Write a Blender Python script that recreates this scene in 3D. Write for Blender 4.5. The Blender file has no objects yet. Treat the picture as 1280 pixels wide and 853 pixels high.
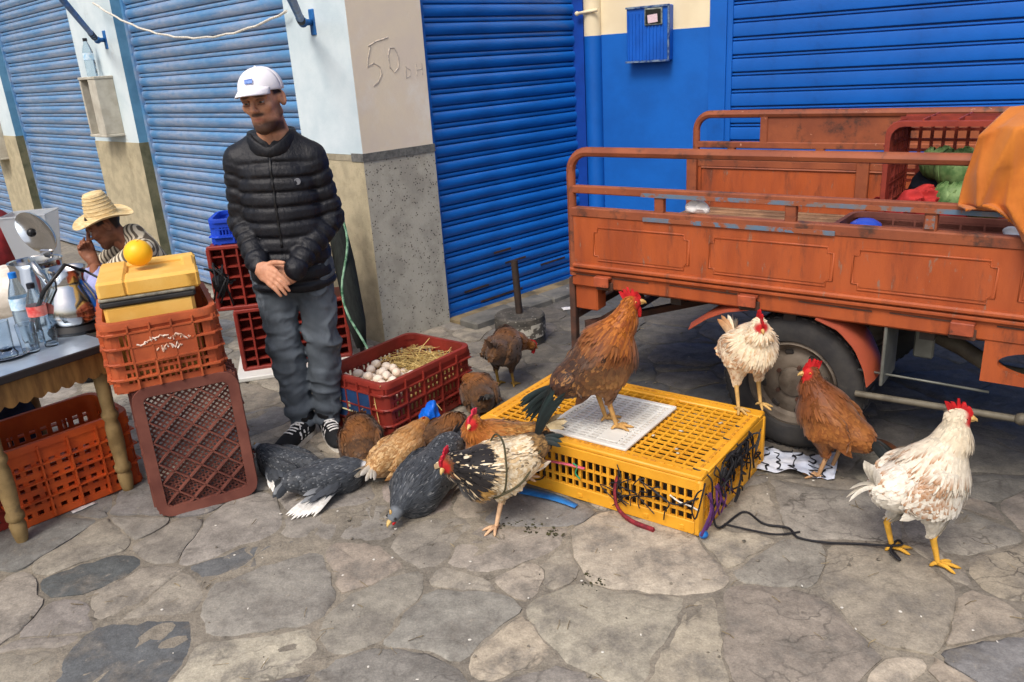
import bpy, math, random
import numpy as np
from math import sin, cos, tan, pi, radians, sqrt, atan, atan2
from mathutils import Vector, Matrix
rng = np.random.default_rng(7); random.seed(7)
SC = bpy.context.scene
COL = SC.collection

# ------------------------------------------------------------------ camera
FPX, TILT, ROLL, CAMH = 1000.0, radians(19.4), atan(.064), 1.62
_r0 = np.array([1., 0, 0]); _fw = np.array([0, cos(TILT), -sin(TILT)]); _u0 = np.cross(_r0, _fw)
_R = _r0*cos(ROLL) - _u0*sin(ROLL); _U = _r0*sin(ROLL) + _u0*cos(ROLL)
CAMP = np.array([0, 0, CAMH])
cam = bpy.data.cameras.new('camera'); camo = bpy.data.objects.new('camera', cam); COL.objects.link(camo)
cam.sensor_width = 36; cam.lens = FPX/1280*36; cam.clip_start = .05; cam.clip_end = 300
m = Matrix.Identity(4)
for i in range(3):
    m[i][0] = _R[i]; m[i][1] = _U[i]; m[i][2] = -_fw[i]; m[i][3] = CAMP[i]
camo.matrix_world = m
SC.camera = camo
def ray(x, y): return _fw*FPX + _R*(x-640) - _U*(y-426.5)
def G(x, y, z=0.):                       # pixel -> point on the horizontal plane at height z
    d = ray(x, y); return CAMP + d*((z-CAMH)/d[2])
def onplane(x, y, K, n):                 # pixel -> point on the plane through K with normal n
    d = ray(x, y); K = np.array(K, float); n = np.array(n, float)
    return CAMP + d*(((K-CAMP)@n)/(d@n))

# ------------------------------------------------------------------ sky, sun, exposure
SUN_EL, SUN_AZ = radians(52), radians(205)        # azimuth measured from +Y clockwise: behind the camera, to its left
w = bpy.data.worlds.new('World'); SC.world = w; w.use_nodes = True
nt = w.node_tree; bg = nt.nodes['Background']
sky = nt.nodes.new('ShaderNodeTexSky'); sky.sky_type = 'NISHITA'; sky.sun_disc = False
sky.sun_elevation = SUN_EL; sky.sun_rotation = SUN_AZ; sky.dust_density = 5.0; sky.air_density = 1.0; sky.ozone_density = 1.0
nt.links.new(sky.outputs[0], bg.inputs[0]); bg.inputs[1].default_value = .125
sl = bpy.data.lights.new('sun', 'SUN'); so = bpy.data.objects.new('sun', sl); COL.objects.link(so)
sl.energy = 1.5; sl.angle = radians(20); sl.color = (1, .96, .91)
sd = Vector((sin(SUN_AZ)*cos(SUN_EL), cos(SUN_AZ)*cos(SUN_EL), sin(SUN_EL)))
so.rotation_euler = sd.to_track_quat('Z', 'Y').to_euler(); so.location = (-3, -6, 8)
SC.view_settings.view_transform = 'Standard'; SC.view_settings.look = 'None'
SC.view_settings.exposure = .46; SC.view_settings.gamma = 1
SC.render.engine = 'CYCLES'

# ------------------------------------------------------------------ materials
def S(r, g, b):
    f = lambda c: (c/255/12.92) if c/255 <= .04045 else ((c/255+.055)/1.055)**2.4
    return (f(r), f(g), f(b), 1)
MATS = {}
def mat(name, col=(.5, .5, .5, 1), rough=.6, col2=None, scale=7., bump=0., bscale=60., metal=0., spec=.4, attr=False,
        dirt_or_sheen=None, dirt2=None, rnd=0., stretch=(1, 1, 1), objcol=False, lo=.35, hi=.65, trans=0., ior=1.45, alpha=1., rvar=0., sheen=0.):
    m = bpy.data.materials.new(name); m.use_nodes = True; MATS[name] = m
    N = m.node_tree.nodes; L = m.node_tree.links; b = N['Principled BSDF']
    tc = N.new('ShaderNodeTexCoord'); mp = N.new('ShaderNodeMapping'); L.new(tc.outputs['Object'], mp.inputs[0]); mp.inputs['Scale'].default_value = stretch
    def noise(sc, det=6, ro=.6):
        n = N.new('ShaderNodeTexNoise'); n.inputs['Scale'].default_value = sc; n.inputs['Detail'].default_value = det
        n.inputs['Roughness'].default_value = ro; L.new(mp.outputs[0], n.inputs['Vector']); return n.outputs['Fac']
    def ramp(src, a, c):
        r = N.new('ShaderNodeMapRange'); L.new(src, r.inputs[0]); r.inputs[1].default_value = a; r.inputs[2].default_value = c
        r.interpolation_type = 'SMOOTHSTEP'; return r.outputs[0]
    def mix(f, a, c, typ='MIX'):
        x = N.new('ShaderNodeMix'); x.data_type = 'RGBA'; x.blend_type = typ
        if isinstance(f, (int, float)): x.inputs[0].default_value = f
        else: L.new(f, x.inputs[0])
        for k, q in ((6, a), (7, c)):
            if isinstance(q, tuple): x.inputs[k].default_value = q
            else: L.new(q, x.inputs[k])
        return x.outputs[2]
    if attr:
        a = N.new('ShaderNodeAttribute'); a.attribute_name = 'Col'; cur = a.outputs['Color']
        if col2 is not None: cur = mix(ramp(noise(scale), lo, hi), cur, mix(1., cur, col2, 'MULTIPLY'))
    elif objcol:
        oi = N.new('ShaderNodeObjectInfo'); cur = oi.outputs['Color']
        if col2 is not None: cur = mix(ramp(noise(scale), lo, hi), cur, mix(1., cur, col2, 'MULTIPLY'))
    else:
        cur = col
        if col2 is not None: cur = mix(ramp(noise(scale), lo, hi), col, col2)
    for d in (dirt_or_sheen, dirt2):
        if d: cur = mix(ramp(noise(d[3], 8, .7), d[1], d[2]), cur, d[0])
    if rnd:
        oi = N.new('ShaderNodeObjectInfo'); r = N.new('ShaderNodeMapRange'); L.new(oi.outputs['Random'], r.inputs[0])
        r.inputs[3].default_value = 1-rnd; r.inputs[4].default_value = 1+rnd
        v = N.new('ShaderNodeCombineColor'); [L.new(r.outputs[0], v.inputs[i]) for i in range(3)]
        cur = mix(1., cur, v.outputs[0], 'MULTIPLY')
    if isinstance(cur, tuple): b.inputs['Base Color'].default_value = cur
    else: L.new(cur, b.inputs['Base Color'])
    b.inputs['Roughness'].default_value = rough; b.inputs['Metallic'].default_value = metal
    b.inputs['Specular IOR Level'].default_value = spec; b.inputs['IOR'].default_value = ior
    b.inputs['Transmission Weight'].default_value = trans; b.inputs['Alpha'].default_value = alpha
    if sheen: b.inputs['Sheen Weight'].default_value = sheen
    if rvar:
        r = N.new('ShaderNodeMapRange'); L.new(noise(scale*2.3), r.inputs[0]); r.inputs[1].default_value = .3; r.inputs[2].default_value = .7
        r.inputs[3].default_value = max(.02, rough-rvar); r.inputs[4].default_value = min(1, rough+rvar); L.new(r.outputs[0], b.inputs['Roughness'])
    if bump:
        bp = N.new('ShaderNodeBump'); bp.inputs['Strength'].default_value = 1; bp.inputs['Distance'].default_value = bump
        L.new(noise(bscale, 5, .65), bp.inputs['Height']); L.new(bp.outputs[0], b.inputs['Normal'])
    return m
def nodes(m): return m.node_tree.nodes, m.node_tree.links, m.node_tree.nodes['Principled BSDF']

# ------------------------------------------------------------------ mesh building
def _chamfer_box():
    vid = {}; V = []
    for a in range(3):
        for sx in (-1, 1):
            for sy in (-1, 1):
                for sz in (-1, 1): vid[(a, sx, sy, sz)] = len(V); V.append((a, sx, sy, sz))
    F = []
    def pos(i):
        a, *s = V[i]; return np.array([s[k]*(1. if k == a else .8) for k in range(3)])
    def addf(ids):
        P = [pos(i) for i in ids]; n = np.cross(P[1]-P[0], P[2]-P[0])
        if n@sum(P) < 0: ids = ids[::-1]
        F.append(tuple(ids))
    for a in range(3):
        o = [k for k in range(3) if k != a]
        for sg in (-1, 1):
            ids = []
            for p, q in ((-1, -1), (1, -1), (1, 1), (-1, 1)):
                s = [0]*3; s[a] = sg; s[o[0]] = p; s[o[1]] = q; ids.append(vid[(a, *s)])
            addf(ids)
    for a in range(3):
        b, c = [k for k in range(3) if k != a]
        for p in (-1, 1):
            for q in (-1, 1):
                ids = []
                for ax, e in ((b, -1), (b, 1), (c, 1), (c, -1)):
                    s = [0]*3; s[a] = e; s[b] = p; s[c] = q; ids.append(vid[(ax, *s)])
                addf(ids)
    for sx in (-1, 1):
        for sy in (-1, 1):
            for sz in (-1, 1): addf([vid[(a, sx, sy, sz)] for a in range(3)])
    return V, F
_CBV, _CBF = _chamfer_box()
_BF = [(0, 3, 2, 1), (4, 5, 6, 7), (0, 1, 5, 4), (1, 2, 6, 5), (2, 3, 7, 6), (3, 0, 4, 7)]
def rotz(a): c, s = cos(a), sin(a); return np.array([[c, -s, 0], [s, c, 0], [0, 0, 1.]])
def roty(a): c, s = cos(a), sin(a); return np.array([[c, 0, s], [0, 1, 0], [-s, 0, c.real]])
def rotx(a): c, s = cos(a), sin(a); return np.array([[1., 0, 0], [0, c, -s], [0, s, c]])
def nrm(v): v = np.asarray(v, float); return v/(np.linalg.norm(v)+1e-12)

class MB:
    def __init__(s): s.v = []; s.f = []; s.c = []; s.n = 0
    def add(s, V, F, col=None):
        V = np.asarray(V, float).reshape(-1, 3); s.v.append(V)
        o = s.n
        s.f.extend([tuple(int(i)+o for i in f) for f in F]); s.n += len(V)
        c = np.ones((len(V), 3)) if col is None else np.broadcast_to(np.asarray(col, float)[..., :3], (len(V), 3))
        s.c.append(c); return s
    def box(s, c, sz, R=None, bev=0., col=None):
        c = np.asarray(c, float); h = np.asarray(sz, float)/2
        if bev > 0:
            bev = min(bev, h.min()*.9)
            V = np.array([[sg[k]*(h[k] - (0 if k == a else bev)) for k in range(3)] for a, *sg in _CBV]); F = _CBF
        else:
            V = np.array([[-1, -1, -1], [1, -1, -1], [1, 1, -1], [-1, 1, -1], [-1, -1, 1], [1, -1, 1], [1, 1, 1], [-1, 1, 1]])*h; F = _BF
        if R is not None: V = V@np.asarray(R).T
        return s.add(V+c, F, col)
    def bar(s, a, b, w, h, up=(0, 0, 1), bev=0., col=None):           # box from a to b
        a = np.asarray(a, float); b = np.asarray(b, float); d = b-a; L = np.linalg.norm(d); x = d/L
        y = nrm(np.cross(up, x)); z = np.cross(x, y)
        return s.box((a+b)/2, (L, w, h), np.stack([x, y, z], 1), bev, col)
    def tube(s, P, r, seg=8, caps=True, closed=False, col=None, flat=1.):
        P = np.asarray(P, float); n = len(P); r = np.broadcast_to(np.asarray(r, float), (n,))
        T = np.gradient(P, axis=0) if not closed else np.roll(P, -1, 0)-np.roll(P, 1, 0)
        T /= np.linalg.norm(T, axis=1)[:, None]+1e-12
        u = np.cross(T[0], (0, 0, 1.)); u = u if np.linalg.norm(u) > .1 else np.cross(T[0], (1., 0, 0)); u = nrm(u)
        V = []
        for i in range(n):
            u = nrm(u - T[i]*(u@T[i])); w_ = np.cross(T[i], u)
            for k in range(seg):
                a = 2*pi*k/seg; V.append(P[i]+r[i]*(cos(a)*u + flat*sin(a)*w_))
        F = []
        for i in range(n if closed else n-1):
            j = (i+1) % n
            for k in range(seg): l = (k+1) % seg; F.append((i*seg+k, i*seg+l, j*seg+l, j*seg+k))
        if caps and not closed: F.append(tuple(range(seg))[::-1]); F.append(tuple(range((n-1)*seg, n*seg)))
        return s.add(V, F, col)
    def lathe(s, prof, seg=24, c=(0, 0, 0), R=None, caps=True, col=None, sx=1., sy=1., arc=2*pi):
        V = []; full = abs(arc-2*pi) < 1e-6; ns = seg if full else seg+1
        for r, z in prof:
            for k in range(ns): a = arc*k/seg; V.append((r*cos(a)*sx, r*sin(a)*sy, z))
        V = np.array(V); F = []
        for i in range(len(prof)-1):
            for k in range(seg):
                l = (k+1) % ns; F.append((i*ns+k, i*ns+l, (i+1)*ns+l, (i+1)*ns+k))
        if caps and full: F.append(tuple(range(seg))[::-1]); F.append(tuple(range((len(prof)-1)*seg, len(prof)*seg)))
        if R is not None: V = V@np.asarray(R).T
        return s.add(V+np.asarray(c, float), F, col)
    def prism(s, poly, t, O=(0, 0, 0), X=(1, 0, 0), Y=(0, 0, 1), N=None, col=None):   # polygon in X,Y plane, extruded t along N from O
        X = np.asarray(X, float); Y = np.asarray(Y, float); N = np.cross(X, Y) if N is None else np.asarray(N, float)
        p = np.asarray(poly, float); n = len(p); A = np.asarray(O, float)+p[:, :1]*X+p[:, 1:]*Y; B = A+N*t
        area = sum(p[i][0]*p[(i+1) % n][1]-p[(i+1) % n][0]*p[i][1] for i in range(n))
        flip = (area > 0) == (np.cross(X, Y)@N > 0)
        F = [tuple(range(n))[::-1], tuple(range(n, 2*n))]+[(i, (i+1) % n, n+(i+1) % n, n+i) for i in range(n)]
        if not flip: F = [f[::-1] for f in F]
        return s.add(np.vstack([A, B]), F, col)
    def grid(s, P, col=None, thick=0.):                                # P: (m,n,3)
        P = np.asarray(P, float); m_, n_ = P.shape[:2]
        F = [(i*n_+j, i*n_+j+1, (i+1)*n_+j+1, (i+1)*n_+j) for i in range(m_-1) for j in range(n_-1)]
        V = P.reshape(-1, 3)
        if thick:
            du = np.gradient(P, axis=0); dv = np.gradient(P, axis=1); nn = np.cross(du, dv); nn /= np.linalg.norm(nn, axis=2)[..., None]+1e-9
            V2 = (P-nn*thick).reshape(-1, 3); o = m_*n_
            F += [tuple(i+o for i in f[::-1]) for f in F]
            bd = [(0, j) for j in range(n_-1)]+[(i, n_-1) for i in range(m_-1)]+[(m_-1, j) for j in range(n_-1, 0, -1)]+[(i, 0) for i in range(m_-1, 0, -1)]
            ids = [i*n_+j for i, j in bd]
            F += [(ids[k], ids[k]+o, ids[(k+1) % len(ids)]+o, ids[(k+1) % len(ids)]) for k in range(len(ids))]
            V = np.vstack([V, V2])
        return s.add(V, F, col)
    def ball(s, c, r, R=None, seg=12, rings=8, col=None):
        r = np.broadcast_to(np.asarray(r, float), (3,)); V = [(0, 0, 1)]; F = []
        for i in range(1, rings):
            t = pi*i/rings
            for k in range(seg): a = 2*pi*k/seg; V.append((sin(t)*cos(a), sin(t)*sin(a), cos(t)))
        V.append((0, 0, -1)); V = np.array(V)*r
        for k in range(seg):
            l = (k+1) % seg; F.append((0, 1+k, 1+l))
            for i in range(rings-2): F.append((1+i*seg+k, 1+(i+1)*seg+k, 1+(i+1)*seg+l, 1+i*seg+l))
            F.append((len(V)-1, 1+(rings-2)*seg+l, 1+(rings-2)*seg+k))
        if R is not None: V = V@np.asarray(R).T
        return s.add(V+np.asarray(c, float), F, col)
    def xf(s, R=None, t=(0, 0, 0)):
        for i in range(len(s.v)):
            if R is not None: s.v[i] = s.v[i]@np.asarray(R).T
            s.v[i] = s.v[i]+np.asarray(t, float)
        return s
    def mesh(s, name, mats, smooth=False, colors=False, midx=None):
        me = bpy.data.meshes.new(name); V = np.vstack(s.v)
        me.from_pydata(V.tolist(), [], s.f)
        for mm in (mats if isinstance(mats, (list, tuple)) else [mats]): me.materials.append(mm)
        if midx is not None: me.polygons.foreach_set('material_index', np.asarray(midx, dtype=np.int32))
        if smooth:
            me.polygons.foreach_set('use_smooth', np.ones(len(me.polygons), bool))
            if smooth != True: me.set_sharp_from_angle(angle=radians(smooth))
        if colors:
            a = me.color_attributes.new('Col', 'FLOAT_COLOR', 'POINT'); c = np.ones((len(V), 4)); c[:, :3] = np.vstack(s.c)
            a.data.foreach_set('color', c.ravel())
        me.update(); return me
def link(name, data, parent=None, loc=None, rz=0.):
    o = bpy.data.objects.new(name, data); COL.objects.link(o)
    if parent is not None: o.parent = parent
    if loc is not None: o.location = loc
    if rz: o.rotation_euler = (0, 0, rz)
    return o
def obj(name, mb, mt, parent=None, loc=None, rz=0., smooth=False, colors=False, midx=None):
    return link(name, mb.mesh(name, mt, smooth, colors, midx), parent, loc, rz)
def tag(o, label, cat, group=None):
    o['label'] = label; o['category'] = cat
    if group: o['group'] = group
    return o
def thing(name, label, cat, loc=(0, 0, 0), rz=0., group=None):
    o = link(name, None, None, tuple(float(c) for c in loc), rz); o.empty_display_size = .1; return tag(o, label, cat, group)

# ------------------------------------------------------------------ distance-field modelling
def iso(f, lo, hi, h):
    lo = np.asarray(lo, float); hi = np.asarray(hi, float); n = np.ceil((hi-lo)/h).astype(int)+1
    ax = [lo[i]+h*np.arange(n[i]) for i in range(3)]
    P = np.stack(np.meshgrid(*ax, indexing='ij'), -1).reshape(-1, 3).astype(np.float32)
    D = np.empty(len(P), np.float32)
    for i in range(0, len(P), 400000): D[i:i+400000] = f(P[i:i+400000])
    D = D.reshape(n); D[D == 0] = 1e-6; IN = D < 0
    nc = n-1; acc = np.zeros((*nc, 3)); cnt = np.zeros(nc)
    base = np.stack(np.meshgrid(*[np.arange(k) for k in nc], indexing='ij'), -1)
    cor = [(i, j, k) for i in (0, 1) for j in (0, 1) for k in (0, 1)]
    sl_ = lambda A, c: A[c[0]:c[0]+nc[0], c[1]:c[1]+nc[1], c[2]:c[2]+nc[2]]
    for a in cor:
        for d in range(3):
            if a[d]: continue
            b = list(a); b[d] = 1; da = sl_(D, a); db = sl_(D, b); mk = (da < 0) != (db < 0)
            t = np.where(mk, da/np.where(mk, da-db, 1), 0); off = np.zeros((*nc, 3)); off += np.array(a); off[..., d] += t
            acc += off*mk[..., None]; cnt += mk
    act = cnt > 0; idx = -np.ones(nc, int); idx[act] = np.arange(act.sum())
    V = (acc[act]/cnt[act][:, None]+base[act])*h+lo
    F = []
    for d in range(3):
        e, g = [(1, 2), (2, 0), (0, 1)][d]
        s0 = [slice(0, n[k]) for k in range(3)]; s1 = list(s0); s0[d] = slice(0, n[d]-1); s1[d] = slice(1, n[d])
        A = IN[tuple(s0)]; B = IN[tuple(s1)]; ch = np.argwhere(A != B)
        ok = (ch[:, e] > 0) & (ch[:, g] > 0) & (ch[:, e] < nc[e]) & (ch[:, g] < nc[g]); ch = ch[ok]
        de = np.zeros(3, int); de[e] = 1; dg = np.zeros(3, int); dg[g] = 1
        q = [idx[tuple((ch-x).T)] for x in (de+dg, dg, 0*de, de)]
        q = np.stack(q, 1); fl = ~A[tuple(ch.T)]; q[fl] = q[fl][:, ::-1]; F.append(q)
    return V, np.vstack(F)
def vnormals(V, F):
    n = np.zeros_like(V); fn = np.cross(V[F[:, 2]]-V[F[:, 0]], V[F[:, 3]]-V[F[:, 1]])
    for k in range(4): np.add.at(n, F[:, k], fn)
    return n/(np.linalg.norm(n, axis=1)[:, None]+1e-12)
def cap(p, a, b, ra, rb):
    a = np.asarray(a, np.float32); b = np.asarray(b, np.float32); d = b-a; t = np.clip(((p-a)@d)/(d@d+1e-9), 0, 1)
    return np.linalg.norm(p-a-t[:, None]*d, axis=1)-(ra+(rb-ra)*t)
def capt(p, a, b):
    a = np.asarray(a, np.float32); b = np.asarray(b, np.float32); d = b-a
    return np.clip(((p-a)@d)/(d@d+1e-9), 0, 1)
def ell(p, c, r, R=None):
    q = p-np.asarray(c, np.float32)
    if R is not None: q = q@np.asarray(R, np.float32)
    r = np.asarray(r, np.float32); k0 = np.linalg.norm(q/r, axis=1); k1 = np.linalg.norm(q/(r*r), axis=1)
    return k0*(k0-1)/(k1+1e-9)
def smin(a, b, k):
    h = np.clip(.5+.5*(b-a)/k, 0, 1); return b+(a-b)*h-k*h*(1-h)
def smax(a, b, k): return -smin(-a, -b, k)
def wob(p, s, seed=0):                                                  # cheap smooth noise, about -1..1
    r = np.random.default_rng(seed); o = 0
    for i in range(5):
        k = r.normal(size=3); k = k/np.linalg.norm(k)*s*(.6+.9*i/2); o = o+np.sin(p@k.astype(np.float32)+r.uniform(0, 6.28))/(1+.35*i)
    return o/2.6
def vnoise(p, s, seed=0):
    return wob(p, s, seed)
# ================================================================== SETTING
K = G(482, 430); K[2] = 0
Ad = np.array([-.714, .701, 0]); Bd = np.array([.732, .682, 0])        # wall directions: A runs back left, B back right
Cq = np.array([.62, 6.01, 0]); Cd = nrm([.845, -.535, 0]); Cn = np.array([Cd[1], -Cd[0], 0])   # blue wall; Cn points to the street
Cn = Cn if Cn[1] < 0 else -Cn

# ---- pavement
mt_mortar = mat('mortar', S(138, 130, 116), .9, S(114, 108, 98), 2.2, .006, 38, dirt_or_sheen=(S(74, 70, 64), .56, .74, 9), dirt2=(S(146, 136, 118), .6, .75, 30))
mt_stone = mat('flagstone', rough=.78, col2=(.66, .66, .68, 1), scale=6, bump=.006, bscale=16, objcol=True, lo=.3, hi=.72,
               dirt_or_sheen=(S(116, 111, 103), .48, .70, 6), dirt2=(S(158, 150, 136), .58, .76, 22), rvar=.15, spec=.35)
def add_damp_shade(m):
    # damp grime by the shop fronts plus truck shade, painted in with a ragged outline
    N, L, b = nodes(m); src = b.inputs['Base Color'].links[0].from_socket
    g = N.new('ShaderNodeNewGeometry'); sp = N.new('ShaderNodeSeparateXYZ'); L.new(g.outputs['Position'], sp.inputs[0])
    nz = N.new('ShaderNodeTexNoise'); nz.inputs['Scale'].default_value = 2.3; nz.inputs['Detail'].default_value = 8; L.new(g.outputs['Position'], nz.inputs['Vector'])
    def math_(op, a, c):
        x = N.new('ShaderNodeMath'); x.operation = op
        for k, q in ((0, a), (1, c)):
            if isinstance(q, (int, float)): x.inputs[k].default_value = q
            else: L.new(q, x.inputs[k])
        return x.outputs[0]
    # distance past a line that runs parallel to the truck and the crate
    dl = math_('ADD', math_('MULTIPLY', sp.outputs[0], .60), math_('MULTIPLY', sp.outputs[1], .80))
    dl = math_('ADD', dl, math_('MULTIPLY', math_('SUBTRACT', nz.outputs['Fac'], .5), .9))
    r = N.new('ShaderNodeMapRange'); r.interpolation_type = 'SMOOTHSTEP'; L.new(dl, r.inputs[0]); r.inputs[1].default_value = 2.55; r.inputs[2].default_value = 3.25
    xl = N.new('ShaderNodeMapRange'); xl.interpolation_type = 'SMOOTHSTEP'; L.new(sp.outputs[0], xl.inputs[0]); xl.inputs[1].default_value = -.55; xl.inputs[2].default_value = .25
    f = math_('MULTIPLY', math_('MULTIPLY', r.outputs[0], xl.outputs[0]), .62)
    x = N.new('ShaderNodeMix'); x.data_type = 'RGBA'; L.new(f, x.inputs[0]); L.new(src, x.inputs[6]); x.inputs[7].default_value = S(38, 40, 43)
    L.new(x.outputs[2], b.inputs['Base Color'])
add_damp_shade(mt_mortar); add_damp_shade(mt_stone)
# fine cracks in the stone
def add_cracks(m, sc=5.5, streak=False):
    N, L, b = nodes(m); src = b.inputs['Base Color'].links[0].from_socket
    g = N.new('ShaderNodeNewGeometry'); nz = N.new('ShaderNodeTexNoise'); nz.inputs['Scale'].default_value = 3; nz.inputs['Detail'].default_value = 5
    L.new(g.outputs['Position'], nz.inputs['Vector'])
    ad = N.new('ShaderNodeVectorMath'); ad.operation = 'MULTIPLY_ADD'; L.new(nz.outputs['Color'], ad.inputs[0]); ad.inputs[1].default_value = (.5, .5, .5); L.new(g.outputs['Position'], ad.inputs[2])
    v = N.new('ShaderNodeTexVoronoi'); v.feature = 'DISTANCE_TO_EDGE'; v.inputs['Scale'].default_value = sc; mp = N.new('ShaderNodeMapping'); L.new(ad.outputs[0], mp.inputs[0]); L.new(mp.outputs[0], v.inputs['Vector'])
    if streak: mp.inputs['Rotation'].default_value = (0, 0, -.62); mp.inputs['Scale'].default_value = (.55, 2.1, 1)
    r = N.new('ShaderNodeMapRange'); L.new(v.outputs['Distance'], r.inputs[0]); r.inputs[1].default_value = .004; r.inputs[2].default_value = .022 if streak else .03; r.inputs[3].default_value = 1; r.inputs[4].default_value = 0
    n2 = N.new('ShaderNodeTexNoise'); n2.inputs['Scale'].default_value = 2.1; n2.inputs['Detail'].default_value = 4; L.new(g.outputs['Position'], n2.inputs['Vector'])
    r2 = N.new('ShaderNodeMapRange'); L.new(n2.outputs['Fac'], r2.inputs[0]); r2.inputs[1].default_value = .48 if streak else .56; r2.inputs[2].default_value = .66; r2.inputs[4].default_value = .85
    mu = N.new('ShaderNodeMath'); mu.operation = 'MULTIPLY'; L.new(r.outputs[0], mu.inputs[0]); L.new(r2.outputs[0], mu.inputs[1])
    x = N.new('ShaderNodeMix'); x.data_type = 'RGBA'; L.new(mu.outputs[0], x.inputs[0]); L.new(src, x.inputs[6]); x.inputs[7].default_value = S(70, 66, 61); L.new(x.outputs[2], b.inputs['Base Color'])
add_cracks(mt_stone); add_cracks(mt_stone, 3.4, True); add_cracks(mt_mortar, 4.5, True)
def add_grain(m, amt=.45, sc=140):
    N, L, b = nodes(m); src = b.inputs['Base Color'].links[0].from_socket; g = N.new('ShaderNodeNewGeometry')
    n = N.new('ShaderNodeTexNoise'); n.inputs['Scale'].default_value = sc; n.inputs['Detail'].default_value = 6; n.inputs['Roughness'].default_value = .75; L.new(g.outputs['Position'], n.inputs['Vector'])
    n2 = N.new('ShaderNodeTexNoise'); n2.inputs['Scale'].default_value = sc*.16; n2.inputs['Detail'].default_value = 8; n2.inputs['Roughness'].default_value = .7; L.new(g.outputs['Position'], n2.inputs['Vector'])
    ad = N.new('ShaderNodeMath'); ad.operation = 'ADD'; L.new(n.outputs['Fac'], ad.inputs[0]); L.new(n2.outputs['Fac'], ad.inputs[1])
    r = N.new('ShaderNodeMapRange'); L.new(ad.outputs[0], r.inputs[0]); r.inputs[1].default_value = .65; r.inputs[2].default_value = 1.35; r.inputs[3].default_value = 1-amt; r.inputs[4].default_value = 1+amt
    c = N.new('ShaderNodeCombineColor'); [L.new(r.outputs[0], c.inputs[i]) for i in range(3)]
    x = N.new('ShaderNodeMix'); x.data_type = 'RGBA'; x.blend_type = 'MULTIPLY'; x.inputs[0].default_value = 1; L.new(src, x.inputs[6]); L.new(c.outputs[0], x.inputs[7]); L.new(x.outputs[2], b.inputs['Base Color'])
add_grain(mt_stone); add_grain(mt_mortar, .5)
gm = MB(); gx = np.concatenate([np.linspace(-30, -3.6, 6), np.arange(-3.4, 3.3, .026), np.linspace(3.5, 30, 6)]); gy = np.concatenate([np.linspace(-16, 1.0, 5), np.arange(1.15, 6.2, .026), np.linspace(6.4, 44, 8)])
gX, gY = np.meshgrid(gx, gy, indexing='ij'); gp = np.stack([gX, gY, 0*gX], -1).reshape(-1, 3)
gz = np.clip(-.0052+.0052*wob(gp, 4.5, 41)+.0022*wob(gp, 17, 42)+.0016*wob(gp, 55, 43), -.012, .0012).reshape(gX.shape)
gz[(gX < -3.5) | (gX > 3.4) | (gY < 1.1) | (gY > 6.3)] = -.004; gm.grid(np.stack([gX, gY, gz], -1))
ground = obj('pavement', gm, mt_mortar, smooth=True); ground['kind'] = 'structure'
def warp(p):
    p = np.asarray(p, float); q = np.stack([p[..., 0], p[..., 1], 0*p[..., 0]], -1).reshape(-1, 3)
    dx = wob(q, 7, 11)*.045+wob(q, 24, 12)*.016+wob(q, 70, 15)*.005; dy = wob(q, 7, 13)*.045+wob(q, 24, 14)*.016+wob(q, 70, 16)*.005
    return (q[:, :2]+np.stack([dx, dy], 1)).reshape(p.shape)
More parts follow.
